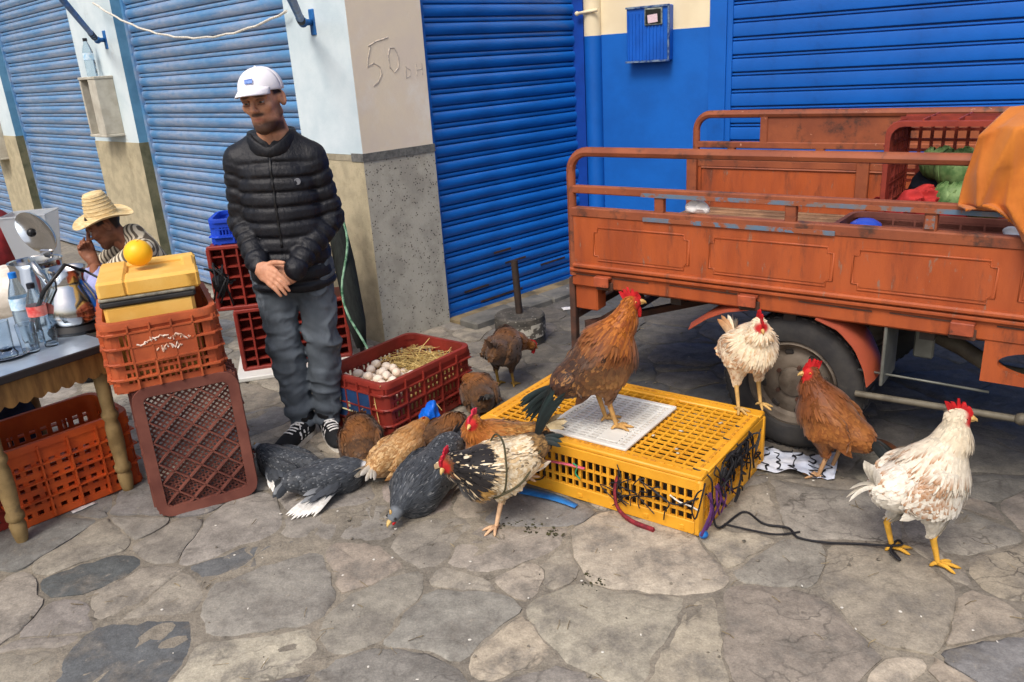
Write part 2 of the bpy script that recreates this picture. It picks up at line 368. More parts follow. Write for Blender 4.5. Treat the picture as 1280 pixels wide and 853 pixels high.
def flagstones():
    r = np.random.default_rng(23); sites = []; wts = []
    while len(sites) < 760:
        c = np.array([r.uniform(-4.6, 4.6), r.uniform(.7, 7.2)]); w_ = r.choice([.08, .13, .18, .24], p=[.25, .3, .27, .18])
        if all(np.linalg.norm((c-s_)*np.array([1, 1.15])) > (w_+v_)*.62 for s_, v_ in zip(sites, wts)): sites.append(c); wts.append(w_)
        else:
            flagstones.miss = getattr(flagstones, 'miss', 0)+1
            if flagstones.miss > 14000: break
    sites = np.array(sites); wts = np.array(wts)
    dark = [G(280, 700), G(190, 790), G(70, 718)]
    pale = [G(1060, 800), G(640, 750), G(780, 745), G(760, 690), G(660, 830), G(1230, 790), G(830, 830), G(330, 830), G(880, 690)]
    di = {int(np.argmin(np.linalg.norm(sites-d[:2], axis=1))) for d in dark}; pi_ = {int(np.argmin(np.linalg.norm(sites-d[:2], axis=1))) for d in pale}
    n = 0
    for k, c in enumerate(sites):
        d2 = np.linalg.norm(sites-c, axis=1); nb = np.argsort(d2)[1:22]
        poly = [c+np.array(q)*.6 for q in ((-1, -1), (1, -1), (1, 1), (-1, 1))]
        for j in nb:                                                     # power diagram: big stones push small ones
            dd = sites[j]-c; L2 = dd@dd; tq = .5*(1+(wts[k]**2-wts[j]**2)*.8/L2); mid = c+dd*tq; nn = nrm(dd); out = []
            for i in range(len(poly)):
                a, b = poly[i], poly[(i+1) % len(poly)]; da, db = (a-mid)@nn, (b-mid)@nn
                if da <= 0: out.append(a)
                if da*db < 0: out.append(a+(b-a)*da/(da-db))
            poly = out
            if len(poly) < 3: break
        if len(poly) < 3: continue
        poly = np.array(poly); ctr = poly.mean(0)
        if ctr[1] > 4.9 and (ctr[0] > .9 or ctr[0] < -2.6): continue
        if abs(ctr[0]) > .70*ctr[1]+.35 or ctr[1] < 1.35: continue
        pts = []
        for i in range(len(poly)):
            a, b = poly[i], poly[(i+1) % len(poly)]; m_ = max(2, int(np.linalg.norm(b-a)/.035))
            for t in range(m_): pts.append(a+(b-a)*t/m_)
        pts = np.array(pts)
        for _ in range(2): pts = (np.roll(pts, 1, 0)+2*pts+np.roll(pts, -1, 0))/4
        pts = warp(pts); ctr = pts.mean(0)
        gap = .0015+.008*r.random()**2; rad = np.linalg.norm(pts-ctr, axis=1)
        jag = r.normal(size=len(pts))*.004; ins = np.clip((gap+jag)/rad, 0, .5); ins2 = np.clip((gap+jag+.010+.014*r.random(len(pts)))/rad, 0, .6)
        o1 = ctr+(pts-ctr)*(1-ins)[:, None]; o2 = ctr+(pts-ctr)*(1-ins2)[:, None]
        sl = r.normal(size=2)*.010; lift = r.normal()*.0012; zz = lambda q: lift+(q-ctr)@sl*.5
        ez = np.interp(np.arange(len(pts)), np.linspace(0, len(pts), 9), np.append(q8 := r.uniform(-.0085, -.0005, 8), q8[0]))
        m_ = len(pts); V = [(*p, -.014) for p in o1]+[(*p, zz(p)+e) for p, e in zip(o1, ez)]+[(*p, zz(p)+r.normal()*.0006) for p in o2]
        o3 = ctr+(o2-ctr)*.55; V += [(*p, zz(p)+r.normal()*.0014) for p in o3]+[(*ctr, zz(ctr)+.001)]
        F = []
        for i in range(m_):
            j = (i+1) % m_; F += [(i, j, m_+j, m_+i), (m_+i, m_+j, 2*m_+j, 2*m_+i), (2*m_+i, 2*m_+j, 3*m_+j, 3*m_+i), (3*m_+i, 3*m_+j, 4*m_)]
        V = np.array(V)-np.array([*ctr, 0])
        o = obj('paving_stone', MB().add(V, F), mt_stone, ground, (*ctr, 0), smooth=60)
        t = r.random(); base = np.array(S(158, 149, 134)[:3]) if t < .58 else np.array(S(144, 138, 128)[:3]) if t < .88 else np.array(S(126, 124, 120)[:3])
        if k in di: base = np.array(S(100, 103, 104)[:3])
        if k in pi_: base = np.array(S(172, 162, 144)[:3])
        o.color = (*(base*(1+r.normal()*.075)*np.array([1+r.normal()*.02, 1, 1-r.normal()*.02])), 1); n += 1
    return n
NST = flagstones()

# ---- wall materials
mt_plinth = mat('terrazzo_render', S(184, 172, 142), .85, S(162, 152, 126), 9, .002, 90, dirt_or_sheen=(S(120, 108, 84), .55, .8, 3.5))
def add_specks(m, col, sc=70, lo=.20, hi=.26, amt=.8):
    N, L, b = nodes(m); src = b.inputs['Base Color'].links[0].from_socket; tc = N.new('ShaderNodeTexCoord')
    v = N.new('ShaderNodeTexVoronoi'); v.inputs['Scale'].default_value = sc; L.new(tc.outputs['Object'], v.inputs['Vector'])
    r = N.new('ShaderNodeMapRange'); L.new(v.outputs['Distance'], r.inputs[0]); r.inputs[1].default_value = lo; r.inputs[2].default_value = hi; r.inputs[3].default_value = amt; r.inputs[4].default_value = 0
    n = N.new('ShaderNodeTexNoise'); n.inputs['Scale'].default_value = sc*.45; L.new(tc.outputs['Object'], n.inputs['Vector'])
    r2 = N.new('ShaderNodeMapRange'); L.new(n.outputs['Fac'], r2.inputs[0]); r2.inputs[1].default_value = .46; r2.inputs[2].default_value = .56
    mu = N.new('ShaderNodeMath'); mu.operation = 'MULTIPLY'; L.new(r.outputs[0], mu.inputs[0]); L.new(r2.outputs[0], mu.inputs[1])
    x = N.new('ShaderNodeMix'); x.data_type = 'RGBA'; L.new(mu.outputs[0], x.inputs[0]); L.new(src, x.inputs[6]); x.inputs[7].default_value = col; L.new(x.outputs[2], b.inputs['Base Color'])
mt_plinth_s = mat('speckled_render', S(178, 174, 160), .85, S(156, 152, 140), 7, .0025, 80, dirt_or_sheen=(S(124, 116, 100), .55, .8, 3))
add_specks(mt_plinth_s, S(62, 54, 46), 62, .24, .32, .9)
add_specks(mt_plinth, S(140, 126, 98), 90, .2, .3, .6)
mt_plinth_d = mat('dark_olive_render', S(112, 108, 82), .9, S(84, 84, 62), 8, .003, 70)  # darker olive tone for one side of the plinths
mt_white = mat('pale_blue_limewash', S(208, 220, 224), .8, S(190, 206, 212), 3, .0015, 40, dirt_or_sheen=(S(176, 178, 172), .6, .8, 5))
mt_cream = mat('cream_limewash', S(224, 210, 186), .8, S(218, 204, 186), 3, .0015, 40, dirt_or_sheen=(S(226, 218, 204), .5, .7, 2.4))
mt_bluereveal = mat('blue_grey_reveal', S(96, 146, 176), .7, S(80, 128, 158), 6, .001, 40)
mt_band = mat('grey_cement_band', S(112, 112, 108), .9, S(86, 86, 84), 40, .003, 60)
mt_shA = mat('sky_blue_shutter_paint', S(84, 140, 188), .30, S(68, 124, 178), 3, .0004, 30, spec=.8, dirt_or_sheen=(S(152, 164, 186), .40, .66, 1.6), dirt2=(S(60, 78, 96), .62, .8, 14), stretch=(1, 1, 3), rnd=.05)  # lavender layer paints the sky's pale sheen into the slat colour
mt_shB = mat('royal_blue_shutter_paint', S(14, 96, 180), .36, S(12, 82, 158), 3, .0005, 30, spec=.6, dirt_or_sheen=(S(30, 50, 82), .56, .8, 4), dirt2=(S(70, 120, 180), .64, .78, 18), stretch=(1, 1, 4), rnd=.05)
mt_shC = mat('bright_blue_shutter_paint', S(6, 94, 186), .4, S(6, 86, 172), 3, .0004, 30, spec=.45, dirt_or_sheen=(S(10, 66, 136), .56, .8, 3), dirt2=(S(60, 120, 190), .7, .78, 24), rnd=.04)
mt_bwall = mat('blue_wall_paint', S(12, 96, 186), .55, S(10, 86, 170), 2.5, .0012, 30, spec=.35, dirt_or_sheen=(S(60, 130, 205), .68, .78, 40))
mt_creamwall = mat('cream_wall_paint', S(232, 218, 184), .75, S(222, 206, 172), 3, .001, 40)
mt_dark = mat('dark_void', S(24, 22, 22), .9)
nodes(mt_shA)[2].inputs['Coat Weight'].default_value = .9; nodes(mt_shA)[2].inputs['Coat Roughness'].default_value = .25
mt_rustiron = mat('rusty_iron', S(70, 50, 40), .75, S(44, 36, 32), 14, .001, 60)
mt_thresh = mat('stained_threshold', S(138, 122, 92), .9, S(84, 76, 60), 6, .003, 40)
mt_kerb = mat('kerb_stone', S(112, 110, 104), .9, S(84, 84, 82), 5, .004, 30)

bld = thing('corner_building', 'corner shop building with pale pillars and ribbed light blue roller shutters', 'building', K)
def ob(s0, s1, t0, t1, z0, z1):                                         # box in wall coordinates
    q = [(s0, t0), (s1, t0), (s1, t1), (s0, t1)]
    V = [Ad*s+Bd*t+np.array([0, 0, z]) for z in (z0, z1) for s, t in q]
    # s,t axes are left handed seen from above
    F = [(0, 1, 2, 3), (7, 6, 5, 4), (4, 5, 1, 0), (5, 6, 2, 1), (6, 7, 3, 2), (7, 4, 0, 3)]
    return V, F
def wallpart(name, boxes, mats, midx=None, parent=None):
    mb = MB()
    for b in boxes: mb.add(*ob(*b))
    return obj(name, mb, mats, parent or bld, midx=midx)
HT = 3.6
# corner pillar: left face limewashed pale blue, right face cream; faces order bottom, top, t0 side (left face), s1, t1, s0 side (right face)
p0 = wallpart('pillar', [(0, .61, 0, .515, 1.15, HT)], [mt_white, mt_cream, mt_bluereveal], [0, 0, 0, 2, 0, 1])
p0['label'] = 'corner pillar with a pale blue and a cream face'
pl0 = wallpart('plinth', [(-.006, .613, -.006, .518, -.02, 1.128)], [mt_plinth, mt_plinth_s], [0, 0, 0, 0, 0, 1], p0)
wallpart('cement_band', [(-.011, .1, -.011, .521, 1.112, 1.158)], [mt_band], None, p0)
wallpart('cement_band', [(.1, .616, -.009, .3, 1.115, 1.148)], [mat('pale_cement_band', S(160, 152, 130), .9, S(140, 132, 112), 30)], None, p0)
for s0, s1 in ((3.06, 4.0), (6.28, 7.1), (9.4, 10.2)):
    p = wallpart('pillar', [(s0, s1, 0, .5, 1.15, HT)], [mt_white, mt_bluereveal], [0, 0, 0, 0, 0, 1])
    wallpart('plinth', [(s0-.005, s1+.005, -.006, .505, -.02, 1.15)], [mt_plinth, mt_plinth_d], [0, 0, 0, 0, 0, 1], p)
wallpart('lintel', [(0.61, 3.06, .03, .5, 2.75, HT), (4.0, 6.28, .03, .5, 2.75, HT), (7.1, 9.4, .03, .5, 2.75, HT)], [mt_white])
wallpart('lintel', [(.02, .4, .515, 2.0, 2.75, HT)], [mt_cream])
wallpart('wall', [(.62, 10.2, .52, .7, 0, HT)], [mt_dark])
wallpart('wall', [(.42, .6, .53, 2.3, 0, HT)], [mt_dark])
PITCH = .1025
PROFA = [(-.012, 0), (.006, .0015), (.013, .010), (.0185, .026), (.019, .044), (.0145, .058), (.008, .0655), (-.014, .0665), (-.014, .0725), (.004, .0735), (.0065, .078), (.0065, .089), (.004, .0945), (-.014, .0955), (-.014, .1025)]
def slat_mesh(name, L, prof, along, out, mt, jit=0):
    along = np.asarray(along); out = np.asarray(out); V = []; n = len(prof)
    xs = np.linspace(0, L, 7)
    for x in xs:
        for d, z in prof: V.append(along*x+out*d+np.array([0, 0, z]))
    F = []
    up = np.cross(along, [0, 0, 1])@out
    for i in range(len(xs)-1):
        for k in range(n-1):
            f = (i*n+k, (i+1)*n+k, (i+1)*n+k+1, i*n+k+1); F.append(f if up > 0 else f[::-1])
    me = MB().add(V, F).mesh(name, mt, smooth=35); return me
def shutter(parent, origin, along, out, L, ztop, prof, pitch, mt, name='roller_shutter', z0=.05, lab=None):
    o = np.asarray(origin, float); along = np.asarray(along); out = np.asarray(out); mb = MB()
    mb.add([o+along*x-out*d+np.array([0, 0, z]) for z in (0, ztop) for x, d in ((0, .02), (L, .02), (L, .05), (0, .05))], _BF)
    for x in (-.0, L):                                                  # guide channels
        c = o+along*x+out*.012; mb.bar(c+np.array([0, 0, 0]), c+np.array([0, 0, ztop]), .05, .03, up=out)
    mb.bar(o+along*.01+out*.008+np.array([0, 0, z0-.012]), o+along*(L-.01)+out*.008+np.array([0, 0, z0-.012]), .034, .03)
    sh = obj(name, mb, mt, parent)
    if lab: sh['label'] = lab
    me = slat_mesh('slat', L, prof, along, out, mt); n = int((ztop-z0)/pitch)
    for i in range(n):
        c = link('slat', me, sh, tuple(o+np.array([0, 0, z0+i*pitch])))
        c.rotation_euler = (0, random.gauss(0, .0006), 0)
    return sh
for s0, s1 in ((.63, 3.04), (4.02, 6.26), (7.12, 9.38)):
    shutter(bld, Ad*s0+Bd*.10, Ad, -Bd, s1-s0, 2.76, PROFA, PITCH, mt_shA, lab='light blue ribbed roller shutter with sky sheen in its colour')
shutter(bld, Bd*.525+Ad*.045, Bd, -Ad, 1.40, 2.76, PROFA, PITCH, mt_shB, z0=.04, lab='deep blue ribbed roller shutter beside the corner pillar')
wallpart('threshold', [(-.10, .05, .52, 2.0, -.02, .022)], [mt_thresh])
kr = np.random.default_rng(4); t = .50
while t < 1.95:
    l = .3+.12*kr.random(); mb = MB(); c = Ad*(-.19)+Bd*(t+l/2)
    mb.box((0, 0, 0), (l-.012, .17, .08), rotz(atan2(Bd[1], Bd[0])+kr.normal()*.02), .012); k_ = obj('kerb_stone', mb, mt_kerb, bld, tuple(c+np.array([0, 0, .002+kr.normal()*.004])), smooth=30); t += l
# holes rusted through the bottom of the deep blue shutter
mb = MB()
for x, z, l in ((.45, .33, .16), (.16, .12, .22), (.55, .24, .20), (.30, .02, .40), (.9, .15, .26)):
    c0 = Bd*(.53+x)+Ad*.0235+np.array([0, 0, .04+z]); mb.bar(c0, c0+Bd*l+np.array([0, 0, .003]), .004, .013)
obj('rust_line', mb, mt_rustiron, bld)

# graffiti and plaster patch on the corner pillar (right face, plane s = 0)
def pface(x, y, off=.002): 
    nB = np.array([-Bd[1], Bd[0], 0]); p = onplane(x, y, K, nB); return p-K-nB*off
patch = [(455, 62), (478, 18), (500, 10), (528, 45), (536, 120), (538, 150), (500, 165), (470, 160), (458, 110)]
mt_pencil = mat('charcoal_mark', S(158, 150, 142), .9, S(206, 194, 178), 60, lo=.4, hi=.66)
mb = MB()
for st in ([(460, 58), (470, 52), (485, 47)], [(463, 58), (460, 74), (459, 84), (467, 79), (475, 84), (477, 93), (473, 103), (467, 108)],
           [(487, 60), (493, 60), (498, 72), (498, 85), (493, 91), (487, 84), (485, 70), (487, 60)], [(507, 83), (508, 98)], [(507, 84), (513, 88), (513, 95), (508, 98)], [(520, 80), (521, 95)], [(527, 79), (528, 94)], [(520, 88), (528, 86)]):
    P = [pface(x, y, -.0008) for x, y in st]; mb.tube(P, .0042 if st[0][1] < 78 else .003, 5)
gr = obj('charcoal_number', mb, mt_pencil, p0); gr['kind'] = 'stuff'; gr['label'] = 'faint charcoal price scrawl on the cream face'

# ---- blue building
bb = thing('blue_building', 'bright blue building with cream upper wall and wide blue roller shutter', 'building', Cq)
def cb(s0, s1, d0, d1, z0, z1):                                         # d outward to the street
    V = [Cd*s+Cn*d+np.array([0, 0, z]) for z in (z0, z1) for s, d in ((s0, d1), (s1, d1), (s1, d0), (s0, d0))]
    return V, _BF
def cpart(name, boxes, mats, parent=None):
    mb = MB(); [mb.add(*cb(*b)) for b in boxes]; return obj(name, mb, mats, parent or bb)
cpart('wall', [(-.02, .93, -.25, 0, 0, 1.738)], mt_bwall)
cpart('upper_wall', [(-.02, .93, -.25, -.003, 1.738, HT)], mt_creamwall)
cpart('jamb', [(.93, 1.04, -.2, .012, 0, HT)], mt_shC)
cpart('jamb', [(-.10, .035, -.2, .03, 0, HT)], mat('dark_blue_jamb', S(8, 66, 160), .5, S(8, 56, 140), 4))
cpart('wall', [(3.55, 6.0, -.25, 0, 0, HT)], mt_bwall); cpart('lintel', [(1.04, 3.55, -.2, .004, 2.85, HT)], mt_creamwall)
PROFC = [(-.012, 0), (.010, .0005), (.0145, .004), (.0155, .012), (.0155, .070), (.0145, .0775), (.010, .0795), (-.014, .080), (-.014, .0865), (.006, .087), (.008, .089), (.008, .0965), (.006, .0985), (-.014, .099), (-.014, .107)]
shutter(bb, Cd*1.05-Cn*.03, Cd, Cn, 2.48, 2.86, PROFC, .107, mt_shC, z0=.06, lab='wide bright blue roller shutter with flat slats')
pc = Cd*.097+Cn*.005
mb = MB(); mb.lathe([(.062, 0), (.062, 1.735)], 20, pc); dp = obj('drainpipe', mb, mt_bwall, bb, smooth=40)
mb = MB(); mb.lathe([(.0615, 1.735), (.0615, HT)], 20, pc); obj('upper_drainpipe', mb, mt_creamwall, bb, smooth=40)
mb = MB(); P = [pc+Cn*.068+Cd*(-.085)+np.array([0, 0, 1.885]), pc+Cn*.07+np.array([0, 0, 1.892]), pc+Cn*.068+Cd*.07+np.array([0, 0, 1.897])]
mb.tube(P, .011, 8); mb.ball(P[0], .016); obj('pipe_clamp', mb, mt_creamwall, bb, smooth=True)

# ---- meter box on the blue wall
mbx = thing('meter_box', 'blue ribbed metal meter box with small dark window on the blue wall', 'meter box', Cq+Cd*.53+Cn*0+np.array([0, 0, 1.545]))
mt_box = mat('blue_enamel', S(14, 92, 192), .4, S(12, 80, 172), 5, .0006, 40, dirt_or_sheen=(S(150, 180, 215), .72, .76, 22))
Rc = np.stack([Cd, -Cn, [0, 0, 1]], 1)
def rc(mb): return mb.xf(Rc)
obj('case', rc(MB().box((0, -.035, .175), (.30, .08, .345), bev=.006)), mt_box, mbx)
mb = MB()
for i in range(12): mb.box((-.135+i*.0245, -.078, .16), (.007, .006, .29))
obj('ribs', rc(mb), mt_box, mbx)
dr = obj('door_frame', rc(MB().box((0, -.08, .343), (.305, .012, .012)).box((.148, -.08, .172), (.010, .012, .345)).box((0, -.082, .004), (.31, .016, .012))), mat('dark_blue_edge', S(18, 60, 120), .6, S(120, 140, 160), 30), mbx)
wn = obj('window', rc(MB().box((.045, -.083, .28), (.125, .012, .105), bev=.003)), mat('window_rim', S(140, 146, 140), .6, S(90, 100, 96), 30), mbx)
obj('pane', rc(MB().box((.045, -.0895, .28), (.106, .004, .088))), mat('dark_glass', S(28, 34, 34), .1, spec=.6), wn)
obj('notice', rc(MB().box((.042, -.0925, .268), (.068, .002, .05), rotx(0)@roty(-.08))), mat('paper_notice', S(226, 206, 210), .8, S(200, 170, 182), 60, stretch=(1, 1, 9)), wn)

# ---- blue awning arms, shelf boxes, bottle and rope on the left front
mt_arm = mat('blue_arm_paint', S(36, 108, 176), .45, S(26, 78, 132), 10, .0006, 50, dirt_or_sheen=(S(34, 48, 64), .62, .75, 14))
mt_mount = mat('blackened_steel', S(52, 56, 62), .6, S(34, 34, 36), 25, .001, 70, metal=.4)
def face_pt(x, y, off=0.): return onplane(x, y, K, Ad*0+np.array([-Ad[1], Ad[0], 0]))-Bd*off
def arm(base_px, tip_px, lab):
    B = face_pt(*base_px); tip = onplane(*tip_px, B-Bd*.75, np.array([-Ad[1], Ad[0], 0])); t = thing('awning_arm', lab, 'awning arm', B, 0, 'folding awning arms on the shop pillars')
    mb = MB(); mb.box((0, 0, 0), (.05, .016, .14), rotz(atan2(Ad[1], Ad[0])), .004); obj('wall_plate', mb, mt_arm, t)
    out = -Bd*.07; mb = MB(); mb.ball(out*.9, .028); mb.tube([out*.1, out], .017, 8); obj('hinge', mb, mt_arm, t, smooth=True)
    d = tip-B; e = out+(d-out)*1.25; mb = MB(); mb.tube([out, out+(e-out)*.08, e], [.016, .021, .021], 10); obj('tube', mb, mt_arm, t, smooth=40)
    mb = MB()
    for q in (.06, .10, .14): mb.tube([out+(e-out)*q, out+(e-out)*(q+.02)], .0245, 10)
    obj('collar', mb, mt_mount, t, smooth=40); return t
arm((132, 50), (75, -4), 'blue awning arm bracketed above the small bottle on the pillar')
arm((391, 28), (363, -4), 'blue awning arm bracketed to the corner pillar')
mt_conc = mat('raw_concrete', S(190, 186, 172), .9, S(170, 164, 150), 9, .002, 50)
def niche(px, lab, wd=.34, hh=.44):
    B = face_pt(*px); t = thing('wall_box', lab, 'wall box', B, 0, 'concrete boxes fixed to the shop pillars'); R = np.stack([-Ad, Bd, [0, 0, 1]], 1)
    # local x to the right along the wall, y into the wall
    mb = MB(); mb.box((-wd*.5+.012, -.075, hh/2), (.024, .15, hh), bev=.004).box((wd*.28, -.075, hh/2), (wd*.44, .15, hh), bev=.004)
    obj('body', mb.xf(R), mt_conc, t)
    [obj('shelf', MB().box((0, -.077, zz), (wd+.01, .156, .022), bev=.004).xf(R), mt_conc, t) for zz in (hh+.011, -.011)]
    obj('back', MB().box((-wd*.2, -.012, hh/2), (wd*.6, .024, hh)).xf(R), mat('box_back', S(70, 62, 52), .9), t); return B, R, hh
nb_, nR, nh = niche((146, 166), 'raw concrete box fixed to pillar under the small bottle')
niche((6, 196), 'raw concrete box fixed to the far pillar')
mt_pet = mat('clear_plastic_blue', S(214, 230, 240), .06, trans=.92, ior=1.2, spec=.5)
mt_water = mat('water', S(225, 240, 250), .02, trans=1., ior=1.2)
mt_capd = mat('dark_cap', S(26, 28, 36), .5); mt_capb = mat('blue_cap', S(22, 116, 204), .45); mt_label = mat('bottle_label_blue', S(150, 196, 226), .5, S(220, 235, 245), 30)
mt_labelr = mat('bottle_label_red', S(206, 60, 58), .5, S(228, 150, 140), 20)
def bottle(lab, loc, h=.3, r=.04, cap_m=None, lab_m=None):
    t = thing('plastic_bottle', lab, 'bottle', loc); pr = [(r*.9, 0), (r, .01), (r, h*.18), (r*.95, h*.2), (r, h*.22), (r, h*.40), (r*.96, h*.42), (r, h*.44), (r, h*.62), (r*.8, h*.74), (r*.42, h*.88), (r*.36, h*.93)]
    obj('body', MB().lathe(pr, 20), mt_pet, t, smooth=50)
    obj('cap', MB().lathe([(r*.42, h*.92), (r*.42, h), (r*.36, h*1.005)], 16), cap_m, t, smooth=40)
    if lab_m: obj('label', MB().lathe([(r*1.015, h*.44), (r*1.015, h*.62)], 20, caps=False), lab_m, t, smooth=True)
    return t
bottle('small clear bottle with dark cap on top of the pillar box', nb_+nR@np.array([-.03, -.08, nh+.022]), .30, .042, mt_capd, mt_label)
mt_rope = mat('white_rope', S(226, 220, 206), .85, S(180, 176, 166), 90)
r0 = face_pt(128, 4, .03); r1 = face_pt(366, 14, .0); P = []
for i in range(31):
    t = i/30; P.append(r0+(r1-r0)*t+np.array([0, 0, -.36*(1-(2*t-1)**2)*.55])-Bd*.04+np.array([0, 0, .004*sin(i*2.1)]))
rp = obj('rope', MB().tube(P, .0075, 6), mt_rope); tag(rp, 'white rope sagging between two shop pillars', 'rope')
# ================================================================== CRATES
mt_orange = mat('orange_plastic', S(206, 90, 36), .5, S(180, 72, 30), 6, .0008, 50, dirt_or_sheen=(S(120, 58, 36), .56, .8, 9), spec=.35)
mt_orange2 = mat('faded_orange_plastic', S(182, 92, 54), .55, S(156, 74, 44), 6, .001, 50, dirt_or_sheen=(S(110, 70, 52), .54, .78, 9), spec=.3)
mt_brown = mat('brown_plastic', S(122, 74, 62), .6, S(98, 56, 48), 5, .001, 40, dirt_or_sheen=(S(120, 92, 80), .58, .8, 7), spec=.3)
mt_red = mat('red_plastic', S(142, 50, 40), .5, S(118, 42, 34), 6, .0008, 50, dirt_or_sheen=(S(96, 40, 32), .58, .8, 9), spec=.35)
mt_redd = mat('dull_red_plastic', S(150, 62, 46), .6, S(116, 46, 38), 5, .001, 50, dirt_or_sheen=(S(84, 50, 40), .55, .8, 10), spec=.3)
mt_yellow = mat('yellow_plastic', S(226, 164, 46), .42, S(212, 148, 38), 5, .0006, 40, dirt_or_sheen=(S(150, 110, 50), .62, .82, 12), spec=.4)
mt_whitepl = mat('white_plastic', S(222, 222, 216), .5, S(206, 204, 196), 5, dirt_or_sheen=(S(160, 150, 130), .64, .8, 14))
mt_bluepl = mat('blue_plastic', S(30, 74, 196), .45, S(24, 60, 170), 6)
mt_paintw = mat('chalky_white_print', S(226, 216, 204), .8, S(196, 150, 120), 60)

def wall_frames(L, W, th):
    # (R, t, length): wall local x along, y outward(+), z up
    return [(rotz(pi), (0, -W/2+th/2, 0), L), (rotz(0), (0, W/2-th/2, 0), L), (rotz(pi/2), (-L/2+th/2, 0, 0), W), (rotz(-pi/2), (L/2-th/2, 0, 0), W)]
def crate(t, L, W, H, mt, th=.012, nv=9, wv=.014, hz=(.15, .4, .65), wh=.03, ribs=3, rib_h=(.25, .5, .75), rim=.028, base='grid', solid=(), panel_mat=None, handle=True, slot=False, nv_short=None, rim_out=.008):
    # rim
    mb = MB(); ro = rim_out; pth = []
    rc_ = .045
    for cx, cy, a0 in ((L/2-rc_, W/2-rc_, 0), (-L/2+rc_, W/2-rc_, pi/2), (-L/2+rc_, -W/2+rc_, pi), (L/2-rc_, -W/2+rc_, 1.5*pi)):
        for k in range(5): a = a0+pi/2*k/4; pth.append((cx+(rc_+ro)*cos(a), cy+(rc_+ro)*sin(a)))
    n = len(pth); inn = [(x*(1-2*(th+ro)/L), y*(1-2*(th+ro)/W)) for x, y in pth]
    V = [(x, y, H-rim) for x, y in pth]+[(x, y, H-.004) for x, y in pth]+[(x*.994, y*.994, H) for x, y in pth]+[(x, y, H) for x, y in inn]+[(x, y, H-rim) for x, y in inn]
    F = []
    for k in range(5):
        for i in range(n): j = (i+1) % n; F.append((k*n+i, k*n+j, ((k+1) % 5)*n+j, ((k+1) % 5)*n+i))
    mb.add(V, F); obj('rim', mb, mt, t, smooth=40)
    for wi, (R, tr, LL) in enumerate(wall_frames(L, W, th)):
        mb = MB(); n_v = nv if wi < 2 else (nv_short or max(3, int(nv*W/L))); i0 = LL/2-.03
        z0, z1 = .012, H-rim*.6
        if wi in solid:
            mb.box((0, 0, (z0+z1)/2), (2*i0, th*.6, z1-z0))
        else:
            for k in range(n_v):
                x = -i0+2*i0*k/(n_v-1); mb.box((x, 0, (z0+z1)/2), (wv, th*.8, z1-z0))
            for z in hz: mb.box((0, 0, z*H), (2*i0, th, wh))
        for z in (.02, H-rim-.012): mb.box((0, 0, z), (LL-.02, th, .028))
        hs = (-.5, 0, .5) if ribs == 3 else tuple(np.linspace(-.66, .66, ribs))
        for x in hs: mb.box((x*i0*1.0, .007, H/2), (.007, .016+th, H-.03))
        for z in rib_h: mb.box((0, .007, z*H), (LL-.03, .016+th, .006))
        p = obj('side_panel', mb.xf(R, tr), mt if not (panel_mat and wi in solid) else panel_mat, t)
    for sx in (-1, 1):
        for sy in (-1, 1):
            mb = MB(); rr = .042; c = np.array([sx*(L/2-rr), sy*(W/2-rr), 0]); a0 = atan2(sy, sx)-pi/4
            V = []; 
            for z in (.0, H-.004):
                for k in range(6):
                    a = a0-.12+(pi/2+.24)*k/5
                    for r_ in (rr, rr-th): V.append(c+np.array([r_*cos(a), r_*sin(a), z]))
            F = []
            for k in range(5): F += [(2*k, 2*k+2, 12+2*k+2, 12+2*k), (2*k+1, 12+2*k+1, 12+2*k+3, 2*k+3), (12+2*k, 12+2*k+2, 12+2*k+3, 12+2*k+1)]
            F += [(0, 12, 13, 1), (10, 11, 23, 22)]
            mb.add(V, F)
            for z in rib_h: 
                arc = [c+np.array([(rr+.006)*cos(a0+pi/2*k/4), (rr+.006)*sin(a0+pi/2*k/4), z*H]) for k in range(5)]; mb.tube(arc, .006, 5)
            obj('corner_post', mb, mt, t, smooth=40)
    mb = MB()
    if base == 'grid':
        nx, ny = int(L/.045), int(W/.045)
        for k in range(nx+1): mb.box((-L/2+.012+(L-.024)*k/nx, 0, .006), (.012, W-.02, .012))
        for k in range(ny+1): mb.box((0, -W/2+.012+(W-.024)*k/ny, .006), (L-.02, .012, .011))
    elif base == 'lattice':
        def clipseg(c, d):
            lo, hi = -9, 9
            for k, h_ in ((0, L/2-.025), (1, W/2-.025)):
                if abs(d[k]) < 1e-6: continue
                a, b = sorted(((-h_-c[k])/d[k], (h_-c[k])/d[k])); lo, hi = max(lo, a), min(hi, b)
            return (lo, hi) if hi > lo+.01 else None
        for sgn in (1, -1):
            d = np.array([cos(.86), sgn*sin(.86)]); nn = np.array([-d[1], d[0]])
            for k in range(-40, 41):
                sp_ = clipseg(nn*k*.0165, d)
                if sp_ is None: continue
                c = nn*k*.0165; a = c+d*sp_[0]; b = c+d*sp_[1]; big = k % 4 == 0
                if big: mb.bar((*a, .004), (*b, .004), .006, .022)
                else: mb.bar((*a, .014), (*b, .014), .0065, .005)
        rr, ww = .055, .040; ou, inn_ = [], []
        for cx, cy, a0 in ((1, 1, 0), (-1, 1, pi/2), (-1, -1, pi), (1, -1, 1.5*pi)):
            for k in range(7):
                a = a0+pi/2*k/6; ou.append((cx*(L/2-rr)+(rr+.006)*cos(a), cy*(W/2-rr)+(rr+.006)*sin(a))); inn_.append((cx*(L/2-rr)+(rr-ww+.006)*cos(a), cy*(W/2-rr)+(rr-ww+.006)*sin(a)))
